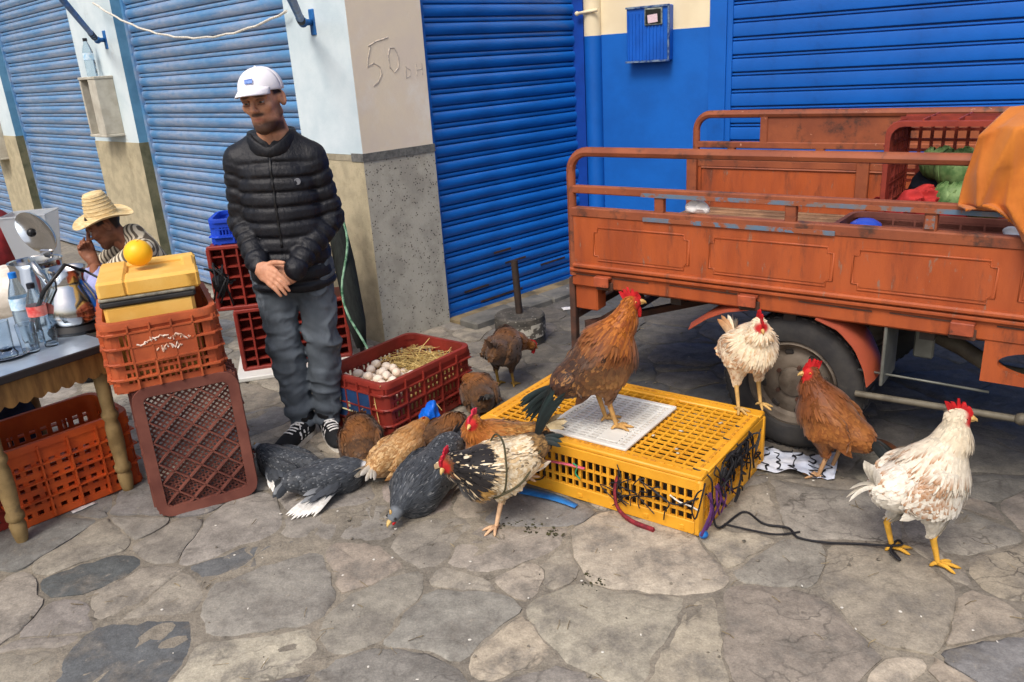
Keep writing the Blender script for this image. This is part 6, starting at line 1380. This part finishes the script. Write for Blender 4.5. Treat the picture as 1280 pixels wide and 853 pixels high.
def head_mesh(mb, R, c, skin, beard=1.):
    V = _HV; rr = np.random.default_rng(2); col = np.broadcast_to(skin, (len(V), 3)).copy(); x, y, z = V.T
    def paint(m_, c_, a): nonlocal col; w_ = np.clip(m_, 0, 1)[:, None]*a; col = col*(1-w_)+np.asarray(c_)*w_
    jaw = np.clip((-.066-z+np.clip((y+.06)*-.25, -.02, .03)+.35*np.abs(x)*.5+.006*wob(V, 90, 4))/.024, 0, 1)*np.clip((.035-y)/.02, 0, 1)*np.clip((z+.135)/.015, 0, 1)
    side = .8*np.clip((np.abs(x)-.052)/.01, 0, 1)*np.clip((.0-z)/.03, 0, 1)*np.clip((z+.10)/.02, 0, 1)*np.clip((.02-y)/.02, 0, 1)*np.clip((y+.055)/.02, 0, 1)
    mous = 1.5*np.exp(-((z+.043)/.0070)**2-(x/.027)**4)*(y < -.06); soul = np.exp(-((z+.078)/.006)**2-(x/.012)**2)*(y < -.06)
    paint(np.maximum(np.maximum(jaw, side), np.maximum(mous*1.2, soul)), C3(30, 23, 21), .88*beard)
    lips = np.exp(-((z+.061)/.008)**2-(x/.021)**4)*(y < -.075); paint(lips, C3(150, 84, 74), .75)
    for s in (-1, 1): paint(np.exp(-((x-.031*s)/.022)**4-((z-.026+.10*(np.abs(x)-.03)**1*1)/.0048)**2)*(y < -.06), C3(24, 18, 16), .95); paint(np.exp(-((x-.031*s)/.017)**2-((z-.0)/.013)**2)*(y < -.06), C3(84, 50, 38), .55)
    paint(np.clip((z-.045)/.01, 0, 1)+np.clip((y-.035)/.01, 0, 1)*np.clip((z+.055)/.015, 0, 1)+np.clip((np.abs(x)-.060)/.006, 0, 1)*np.clip((z-.012)/.01, 0, 1)*(y > -.035)*(y < .01), C3(24, 20, 20), .95)
    mb.add(V@R.T+c, _HF, col)
def eyes(t, R, c, body):
    for s in (-1, 1):
        p = np.array([.031*s, -.0795, .005]); e = obj('eye', MB().ball(p@R.T+c, .0112, seg=12, rings=10), mt_white_eye, t, smooth=True); obj('iris', MB().ball(np.array([.031*s-.001, -.0885, .0035])@R.T+c, (.0060, .0042, .0060), R, 10, 8), mt_iris, e, smooth=True)
        lid = MB(); 
        for zz, a in ((.0105, 1.5), (-.0015, 1.0)): lid.tube([np.array([.031*s+dx, -.0895+9*dx*dx, zz-(8*dx*dx if a == 1 else -8*dx*dx)])@R.T+c for dx in np.linspace(-.014, .014, 7)], .0028*a, 6)
        obj('eyelid', lid, mat('eyelid_skin', S(132, 88, 68), .6), e, smooth=True)
def hand(mb, wrist, knuck, palmn, side, skin, curl=.5, L=.078, spread=.3, thumb=(.5, .4)):
    # capsule fingers from knuckle row; side: direction from index to little finger
    wrist, knuck, palmn, side = [np.asarray(q, float) for q in (wrist, knuck, palmn, side)]; fw = nrm(knuck-wrist); parts = []
    for k in range(4):
        b = knuck+side*(k-1.5)*.0195+fw*(-.004*abs(k-1.2)); l = L*(.92, 1.03, .97, .78)[k]; d = nrm(fw+side*(k-1.5)*spread*.12); segs = [b]; 
        for j, fr in enumerate((.45, .31, .24)): d = nrm(d+palmn*curl*(.5+.5*j)); segs.append(segs[-1]+d*l*fr)
        parts.append((segs, (.0093, .0088, .0079, .0066)))
        parts.append(([wrist+side*(k-1.5)*.011, b], (.0145, .0115)))
    tb_ = wrist+fw*.022-side*.024; d = nrm(fw*.75-side*thumb[0]+palmn*thumb[1]); s2 = [tb_, tb_+d*.036]; d = nrm(d+fw*.5+palmn*.1); s2 += [s2[-1]+d*.030]; d = nrm(d+fw*.2); s2 += [s2[-1]+d*.024]
    parts.append((s2, (.014, .0108, .0098, .0075)))
    allp = np.array([q for s_, _ in parts for q in s_]); lo, hi = allp.min(0)-.03, allp.max(0)+.03
    def f(p):
        d = ell(p, (wrist+knuck)/2, np.array([.050, .040, .0145]), np.stack([fw, side, np.cross(fw, side)], 1))
        for s_, rr in parts:
            fd = None
            for a, b, ra, rb in zip(s_[:-1], s_[1:], rr[:-1], rr[1:]): q = cap(p, a, b, ra, rb); fd = q if fd is None else np.minimum(fd, q)
            d = smin(d, fd, .007)
        return smin(d, cap(p, wrist-fw*.05, wrist+fw*.01, .026, .024), .02)
    V, F = iso(f, lo-.03, hi, .0034); c = np.broadcast_to(skin, (len(V), 3)).copy(); tips = np.zeros(len(V))
    for s_, rr in parts:
        if len(s_) == 4: tips = np.maximum(tips, np.exp(-(np.linalg.norm(V-(s_[-1]-palmn*.004), axis=1)/.008)**2)); tips = np.maximum(tips, -.0*tips)
    c = c*(1-tips[:, None]*.25)+C3(196, 140, 116)*tips[:, None]*.25
    for s_, rr in parts:
        if len(s_) == 4:
            for q in s_[1:3]: k_ = np.exp(-(np.linalg.norm(V-(q-palmn*.008), axis=1)/.007)**2)[:, None]; c = c*(1-.3*k_)
    mb.add(V, F, c)
def quilt(u, pitch): return 1-np.abs(np.cos(pi*u/pitch))**7

# ---- the man standing
MO = np.array([-.945, 3.44, 0]); man = thing('person', 'man in white cap and black quilted jacket standing with hands clasped', 'person', MO, radians(4))
skin1 = C3(200, 146, 116)
SHx = .148; shL, shR = np.array([-SHx, .015, 1.290]), np.array([SHx, .02, 1.280]); elL, elR = np.array([-.185, .045, 1.030]), np.array([.188, .055, 1.01]); wrL, wrR = np.array([-.105, -.145, .865]), np.array([.045, -.160, .845])
HC = np.array([.0, -.050, 1.522]); HR = rotz(radians(-13))@rotx(radians(6))@roty(radians(-5))
def torso_r(z, tab): zz, a, b = np.array(tab).T; return np.interp(z, zz, a).astype(np.float32), np.interp(z, zz, b).astype(np.float32)
JT = [(.66, .168, .130), (.75, .178, .138), (.85, .174, .135), (1.0, .168, .130), (1.12, .172, .130), (1.22, .168, .124), (1.30, .136, .106), (1.36, .085, .085), (1.40, .07, .075)]
def jac(p):
    rx, ry = torso_r(p[:, 2], JT); wav = .012*wob(p, 9, 3); d = (np.sqrt((p[:, 0]/rx)**2+((p[:, 1]-.02)/ry)**2)-1)*np.minimum(rx, ry)
    zq = p[:, 2]+wav+.10*np.abs(p[:, 0])*(p[:, 2] > 1.15)*(p[:, 2]-1.15)/.2
    front = np.clip(1-np.abs(p[:, 0])/.010, 0, 1)*(p[:, 1] < 0)
    qz = quilt(zq, .064); d = d-.0095*qz*np.clip((1.33-p[:, 2])/.05, .3, 1)+.006+front*.006+.0045*wob(p*np.array([1, 1, .3], np.float32), 75, 9)*(1.25-qz)+.004*wob(p, 30, 19)
    d = smax(d, .722+.01*wob(p, 12, 1)-p[:, 2], .02); d = smax(d, p[:, 2]-1.385, .02)
    for s, sh, el, wr in ((-1, shL, elL, wrL), (1, shR, elR, wrR)):
        d = smin(d, cap(p, (s*.06, .02, 1.345), sh, .055, .064), .05)
        t1 = capt(p, sh, el); t2 = capt(p, el, wr); a = cap(p, sh, el, .064, .057); b = cap(p, el, wr, .057, .045); l1 = np.linalg.norm(el-sh); l2 = np.linalg.norm(wr-el)
        a = a-.0085*quilt(t1*l1+.010*wob(p, 20, 5+s), .060)+.005+.004*wob(p, 80, 15+s); b = b-.0085*quilt(t2*l2+.012*wob(p, 20, 6+s), .054)+.005+.004*wob(p, 80, 16+s)
        cr = .006*wob(p, 70, 7+s)*np.exp(-((np.linalg.norm(p-el.astype(np.float32), axis=1)-.03)/.09)**2)
        d = smin(d, smin(a, b, .02)+cr, .014)
    return d
V, F = iso(jac, (-.36, -.26, .69), (.36, .21, 1.42), .0052); jk = obj('jacket', MB().add(V, F), mt_jacket, man, smooth=True)
def front_y(f, x, z, y0=-.35):
    ys = np.linspace(y0, .05, 160); P = np.stack([np.full(160, x), ys, np.full(160, z)], 1).astype(np.float32); d = f(P); k = np.argmax(d < 0); return ys[k]
zp = [(-.004, front_y(jac, -.004, z)-.001, z) for z in np.linspace(1.34, .93, 24)]
obj('zip', MB().tube(zp, .006, 6, flat=.6), mt_black, jk, smooth=True)
ey = front_y(jac, .095, 1.195); obj('emblem', MB().lathe([(.0135, -.006), (.0135, .003), (.010, .0035), (.010, .0015), (.0001, .0015)], 20, (.095, ey-.002, 1.195), rotx(radians(86))), mat('grey_emblem', S(110, 112, 118), .5), jk, smooth=30)
# stand-up collar
P = np.zeros((26, 7, 3))
for i, a in enumerate(np.linspace(radians(-262), radians(82), 26)):
    for j in range(7):
        u = j/6; fo = abs(((a+pi/2+pi) % (2*pi))-pi); dip = .058*max(0, 1-fo/1.1)
        rr_ = .090-.008*u+.006*sin(pi*u); P[i, j] = (rr_*cos(a)*1.02, .028+rr_*sin(a)*1.08-.012*u, 1.325+(.082-dip)*u-.020*(1-fo/pi))
obj('collar', MB().grid(P[::-1], thick=.014), mt_jacket, jk, smooth=True)
# trousers
hipL, hipR = np.array([-.085, .02, .83]), np.array([.085, .02, .83]); knL, knR = np.array([-.082, -.005, .47]), np.array([.088, -.005, .47]); anL, anR = np.array([-.065, .02, .085]), np.array([.055, .025, .085])
def trou(p):
    d = ell(p, (0, .02, .80), (.175, .125, .13))
    for s, h_, k_, a_ in ((-1, hipL, knL, anL), (1, hipR, knR, anR)):
        l = smin(cap(p, h_, k_, .094, .075), cap(p, k_, a_, .075, .064), .03); wr = .005*wob(p*np.array([1, 1, 2.2], np.float32), 26, 20+s)+.0045*np.abs(wob(p*np.array([1, 1, 2.4], np.float32), 48, 22+s))
        fold = .009*np.sin((p[:, 2]*70+p[:, 0]*18*s+6*p[:, 1]))*np.exp(-((p[:, 2]-.13)/.07)**2)+.005*np.sin(p[:, 2]*55+p[:, 0]*30*s)*np.exp(-((p[:, 2]-.47)/.09)**2)
        rg = np.abs(wob(p*np.array([1, 1, 1.7], np.float32), 21, 31+s)); l = l+wr+fold-.009*np.clip(1-rg*3.2, 0, 1)+.002; d = smin(d, l, .022 if s < 0 else .022)
    d = smax(d, .058-p[:, 2], .008); return smax(d, p[:, 2]-.88, .01)
V, F = iso(trou, (-.22, -.16, .04), (.22, .2, .9), .0052); obj('trousers', MB().add(V, F), mt_jeans, man, smooth=True)
# body: head, neck, hands and the covered frame in one mesh
bm = MB(); head_mesh(bm, HR, HC, skin1)
def bodyf(p):
    d = ell(p, (0, .02, 1.12), (.14, .09, .22)); d = smin(d, ell(p, (0, .02, .85), (.13, .09, .12)), .05); d = smin(d, cap(p, (0, .015, 1.28), HC+np.array([0, .03, -.10]), .058, .052), .03)
    for sh, el, wr in ((shL, elL, wrL), (shR, elR, wrR)): d = smin(d, cap(p, sh, el, .046, .038), .03); d = smin(d, cap(p, el, wr, .038, .026), .02)
    for h_, k_, a_ in ((hipL, knL, anL), (hipR, knR, anR)): d = smin(d, cap(p, h_, k_, .07, .05), .03); d = smin(d, cap(p, k_, a_, .05, .034), .02)
    return d
V, F = iso(bodyf, (-.32, -.22, .04), (.33, .14, 1.46), .011); bm.add(V, F, skin1)
# right hand (on the left sleeve side of the picture) laid over the other wrist
kn1 = np.array([-.035, -.212, .822]); hand(bm, wrL+np.array([.012, -.022, -.004]), kn1, nrm([.1, .55, -.75]), nrm([-.42, -.15, -.80]), skin1, .42, .082, .3, (.75, -.1))
kn2 = np.array([-.032, -.165, .800]); hand(bm, wrR+np.array([-.006, -.006, -.008]), kn2, nrm([.0, .4, .8]), nrm([.2, -.1, -.8]), skin1, .5, .07, .2, (.3, .3))
body = obj('body', bm, mt_skin, man, smooth=True, colors=True); eyes(man, HR, HC, body)
# cap: dome and curved peak
cm = MB(); P = np.zeros((17, 40, 3))
for i, ph in enumerate(np.linspace(.02, pi*.54, 17)):
    for j, a in enumerate(np.linspace(0, 2*pi, 40)):
        sq = .3 if cos(a) else .3; P[i, j] = (.0835*sin(ph)**.92*cos(a), .012+.106*sin(ph)**.92*sin(a), .044+.082*max(cos(ph), -1)**1*1. if cos(ph) > 0 else .044+.10*cos(ph)+.02*(sin(a) < 0)*(-sin(a))*-cos(ph)*6)
cpm = MB().grid(P[:, ::-1]@HR.T+HC, thick=.003); cp_ = obj('cap', cpm, mt_cap, man, smooth=True)
P = np.zeros((9, 25, 3))
for i, u in enumerate(np.linspace(0, 1, 9)):
    for j, a in enumerate(np.linspace(-1.0, 1.0, 25)):
        x = (.083+.004*u)*sin(a); yb_ = .012-.106*cos(a); P[i, j] = (x*(1-.06*u), yb_-.086*u*max(0, cos(a*1.5))**.6-.002*u, .061-.016*u-2.3*x*x*(.45+1.0*u)+.012*u*(1-u))
obj('peak', MB().grid(P@HR.T+HC, thick=.004), mt_cap, cp_, smooth=True)
obj('cap_badge', MB().box(np.array([.004, -.0890, .086])@HR.T+HC, (.034, .003, .019), HR@rotx(radians(-32)), .001), mat('blue_badge', S(120, 150, 206), .7, S(80, 110, 180), 90), cp_)
obj('button', MB().ball(np.array([0, .012, .127])@HR.T+HC, .006), mt_cap, cp_, smooth=True)
mb = MB()
for a in np.linspace(0, 2*pi, 7)[:-1]+.52: mb.tube([np.array([.0845*sin(ph)**.92*cos(a), .012+.107*sin(ph)**.92*sin(a), .045+.083*cos(ph)])@HR.T+HC for ph in np.linspace(.06, 1.5, 12)], .0012, 4)
obj('seam', mb, mt_cap, cp_)
# shoes
mt_shoe = mat('black_suede', S(26, 27, 30), .8, S(18, 18, 20), 20, .0006, 150); mt_sole = mat('white_rubber', S(216, 212, 204), .6, S(180, 172, 160), 10); mt_stripe = mat('white_leather', S(230, 228, 224), .5)
def shoe(x, y, rz):
    e = link('shoe', None, man, (x, y, 0), rz); e.empty_display_size = .05
    out = []
    for k in range(28):
        a = 2*pi*k/28; yy = -.085-.150*sin(a)*1.; wd = .040+.008*sin(a)+(.004 if sin(a) > .2 else 0); out.append((wd*cos(a)*(1 if cos(a) > 0 else 1), .045-.090+ -.145*sin(a)))
    def f(p):
        d = ell(p, (0, -.125, .030), (.046, .068, .034)); d = smin(d, ell(p, (0, .045, .045), (.037, .048, .045)), .03); d = smin(d, cap(p, (0, -.09, .040), (0, .04, .062), .034, .036), .03); d = smin(d, ell(p, (0, -.05, .03), (.042, .10, .032)), .02)
        return smax(smax(d, .016-p[:, 2], .006), p[:, 2]-.088, .008)
    V, F = iso(f, (-.07, -.22, 0), (.07, .12, .12), .005); obj('upper', MB().add(V, F), mt_shoe, e, smooth=True)
    sp_ = []
    for k in range(32):
        a = 2*pi*k/32; c_, s_ = cos(a), sin(a); L_ = .135; yy = -.050+L_*s_*-1; wd = .043*(1-.12*max(0, -s_)) if True else 0; sp_.append((wd*np.sign(c_)*abs(c_)**.72, -.048-.142*np.sign(s_)*abs(s_)**.85))
    obj('sole', MB().prism(sp_, .024, (0, 0, .0), (1, 0, 0), (0, 1, 0), (0, 0, 1)), mt_sole, e, smooth=40)
    for s in (-1, 1):
        for k in range(3):
            y0 = -.065+k*.030; pts = []
            for zz, dy in ((.022, 0), (.036, .006), (.052, .013), (.064, .018)):
                xs = np.linspace(.07, 0, 80); q = np.stack([xs*s, np.full(80, y0+dy), np.full(80, zz)], 1).astype(np.float32); dd = f(q); kx = np.argmax(dd < 0); pts.append((s*(xs[kx]+.0006), y0+dy, zz))
            m2 = MB(); V2 = [(x_, y_-.0065, z_) for x_, y_, z_ in pts]+[(x_, y_+.0065, z_) for x_, y_, z_ in pts]; V2 += [(x_-s*.006, y_, z_) for x_, y_, z_ in V2]; F2 = []
            for i in range(3): F2 += [(i, i+1, 5+i, 4+i), (8+i, 12+i, 13+i, 9+i), (i, 8+i, 9+i, i+1), (4+i, 5+i, 13+i, 12+i)]
            obj('stripe', m2.add(V2, F2), mt_stripe, e)
    lm = MB()
    for k in range(5):
        y0 = -.095+k*.022; pts = []
        for x_ in np.linspace(-.024, .024, 7):
            zs = np.linspace(.12, .02, 120); q = np.stack([np.full(120, x_), np.full(120, y0+.2*abs(x_)), zs], 1).astype(np.float32); kx = np.argmax(f(q) < 0); pts.append((x_, y0+.2*abs(x_)+.004*(k % 2), zs[kx]+.0025))
        lm.tube(pts, .0036, 6)
    lm.tube(curve([(0, -.005, .088), (-.02, -.02, .085), (-.032, -.03, .075)], 5), .003, 5); lm.tube(curve([(0, -.005, .088), (.02, -.025, .085), (.03, -.04, .072)], 5), .003, 5)
    obj('lace', lm, mt_stripe, e, smooth=True)
    obj('sock', MB().lathe([(.043, .07), (.045, .10), (.043, .13)], 16, (0, .045, 0)), mt_black, e, smooth=True)
shoe(-.068, -.03, radians(-26)); shoe(.068, -.03, radians(22))

# ---- the man seated behind the table
SO = np.array([-2.19, 4.66, 0]); sm = thing('person', 'seated man in straw hat and striped shawl resting his chin on clasped hands', 'person', SO, radians(-62))
skin2 = C3(136, 88, 64); HC2 = np.array([0, -.12, .862]); HR2 = rotx(radians(26)); bm = MB(); head_mesh(bm, HR2, HC2, skin2, .55)
s1, s2 = np.array([-.17, .03, .70]), np.array([.17, .03, .70]); e1, e2 = np.array([-.17, -.26, .53]), np.array([.17, -.24, .53]); w1, w2 = np.array([-.030, -.215, .655]), np.array([.030, -.215, .655])
k1, k2 = np.array([-.17, -.30, .46]), np.array([.17, -.30, .46]); h1, h2 = np.array([-.09, .08, .30]), np.array([.09, .08, .30]); a1, a2 = np.array([-.14, -.30, .06]), np.array([.14, -.30, .06])
def bodyf2(p):
    d = ell(p, (0, .06, .50), (.13, .09, .22)); d = smin(d, cap(p, (0, .03, .68), HC2+np.array([0, .05, -.08]), .055, .05), .03)
    for a, b, c in ((s1, e1, w1), (s2, e2, w2)): d = smin(d, cap(p, a, b, .045, .038), .03); d = smin(d, cap(p, b, c, .036, .026), .02)
    for a, b, c in ((h1, k1, a1), (h2, k2, a2)): d = smin(d, cap(p, a, b, .065, .05), .03); d = smin(d, cap(p, b, c, .048, .035), .02)
    return smax(d, .02-p[:, 2], .005)
V, F = iso(bodyf2, (-.27, -.40, .0), (.27, .20, .86), .012); bm.add(V, F, skin2)
hand(bm, w1+np.array([.0, -.005, .02]), w1+np.array([.028, -.03, .085]), nrm([.8, .3, .1]), nrm([-.2, -.75, -.3]), skin2, .75, .075, .2, (.2, .4)); hand(bm, w2+np.array([-.0, -.005, .02]), w2+np.array([-.024, -.03, .088]), nrm([-.8, .3, .1]), nrm([.2, -.75, -.3]), skin2, .75, .075, .2, (.2, .4))
body = obj('body', bm, mt_skin, sm, smooth=True, colors=True); eyes(sm, HR2, HC2, body)
mt_lav = mat('lavender_shirt', S(160, 164, 204), .8, S(136, 140, 184), 9, .002, 60); mt_shawl = mat('striped_wool', S(196, 184, 160), .95, bump=.002, bscale=120)
N, L, b = nodes(mt_shawl); tc = N.new('ShaderNodeTexCoord'); wv = N.new('ShaderNodeTexWave'); wv.bands_direction = 'DIAGONAL'; wv.inputs['Scale'].default_value = 19; wv.inputs['Distortion'].default_value = 1.5; wv.inputs['Detail'].default_value = 2; L.new(tc.outputs['Object'], wv.inputs['Vector'])
rp_ = N.new('ShaderNodeValToRGB'); rp_.color_ramp.elements[0].position = .35; rp_.color_ramp.elements[0].color = S(92, 82, 70); rp_.color_ramp.elements[1].position = .6; rp_.color_ramp.elements[1].color = S(204, 192, 168); L.new(wv.outputs['Fac'], rp_.inputs[0]); L.new(rp_.outputs[0], b.inputs['Base Color'])
def shirt(p):
    d = None
    for a, b_, c in ((s1, e1, w1), (s2, e2, w2)):
        q = smin(cap(p, a, b_, .062, .056), cap(p, b_, c+np.array([0, .01, -.04]), .056, .042), .02)+.005*wob(p, 40, 3); d = q if d is None else np.minimum(d, q)
    return d
V, F = iso(shirt, (-.28, -.40, .44), (.28, .14, .80), .008); obj('sleeves', MB().add(V, F), mt_lav, sm, smooth=True)
def shawl(p):
    d = ell(p, (0, .07, .48), (.185, .135, .27)); d = smin(d, cap(p, (-.15, .03, .69), (.15, .03, .69), .078, .078), .06); d = smin(d, cap(p, (0, .05, .70), (0, .02, .78), .085, .07), .04)
    for a, b_ in ((s1, e1), (s2, e2)): d = smin(d, cap(p, a, a*.45+b_*.55, .082, .078), .03)
    return smax(d+.007*wob(p, 22, 4)+.003*wob(p, 60, 5), .20-p[:, 2], .02)
V, F = iso(shawl, (-.30, -.28, .16), (.30, .26, .90), .009); obj('shawl', MB().add(V, F), mt_shawl, sm, smooth=True)
def trou2(p):
    d = ell(p, (0, .08, .30), (.18, .14, .12))
    for a, b_, c in ((h1, k1, a1), (h2, k2, a2)): d = smin(d, smin(cap(p, a, b_, .09, .072), cap(p, b_, c, .07, .058), .02), .03)
    return smax(d+.006*wob(p, 24, 6), .05-p[:, 2], .01)
V, F = iso(trou2, (-.28, -.42, .03), (.28, .24, .58), .011); obj('trousers', MB().add(V, F), mat('olive_trousers', S(92, 88, 74), .9, S(70, 66, 56), 9, .002, 60), sm, smooth=True)
for x in (-.14, .14): obj('shoe', MB().ball((x, -.34, .04), (.045, .12, .04), None, 14, 10), mt_shoe, sm, smooth=True)
# straw hat
mt_strawhat = mat('woven_straw', S(222, 200, 154), .85, S(200, 172, 122), 18, .0025, 70, stretch=(1, 1, 6)); RH = HR2@rotx(radians(-16))@roty(radians(6)); hc = HC2+np.array([0, .0, .055]); RH = RH*.93
V = []; prof = [(.001, .150), (.035, .150), (.052, .146), (.058, .136), (.066, .11), (.076, .07), (.085, .03), (.089, .006), (.10, .0), (.125, -.002), (.150, .002), (.165, .010), (.167, .007), (.150, -.003), (.10, -.006), (.001, -.006)]
hm = MB(); P = []
for r_v, z_v in prof:
    row = []
    for k in range(41):
        a = 2*pi*k/40; w_ = max(0, (r_v-.09)/.075); row.append((r_v*cos(a)*1.0, r_v*sin(a)*1.08, z_v+w_*(.022*cos(2*a)+.008*sin(3*a+1))-w_*.012))
    P.append(row)
ht = obj('straw_hat', hm.grid(np.array(P)@RH.T+hc), mt_strawhat, sm, smooth=50)
mb = MB()
for r_v, z_v in ((.0605, .13), (.0665, .112), (.0715, .092), (.0765, .072), (.0815, .05), (.0865, .028)): mb.tube([np.array([r_v*cos(a), r_v*sin(a)*1.08, z_v])@RH.T+hc for a in np.linspace(0, 2*pi, 36)[:-1]], .0022, 5, closed=True)
obj('hat_braid', mb, mt_strawhat, ht, smooth=True)
st = thing('stool', 'low wooden stool under the seated man', 'stool', tuple(SO), radians(-62)); obj('seat', MB().box((0, .09, .205), (.32, .28, .03), bev=.006), mt_wood2, st)
for x, y in ((-.12, -.02), (.12, -.02), (-.12, .2), (.12, .2)): obj('leg', MB().tube([(x, y, 0), (x, y, .2)], .016, 8), mt_wood2, st)
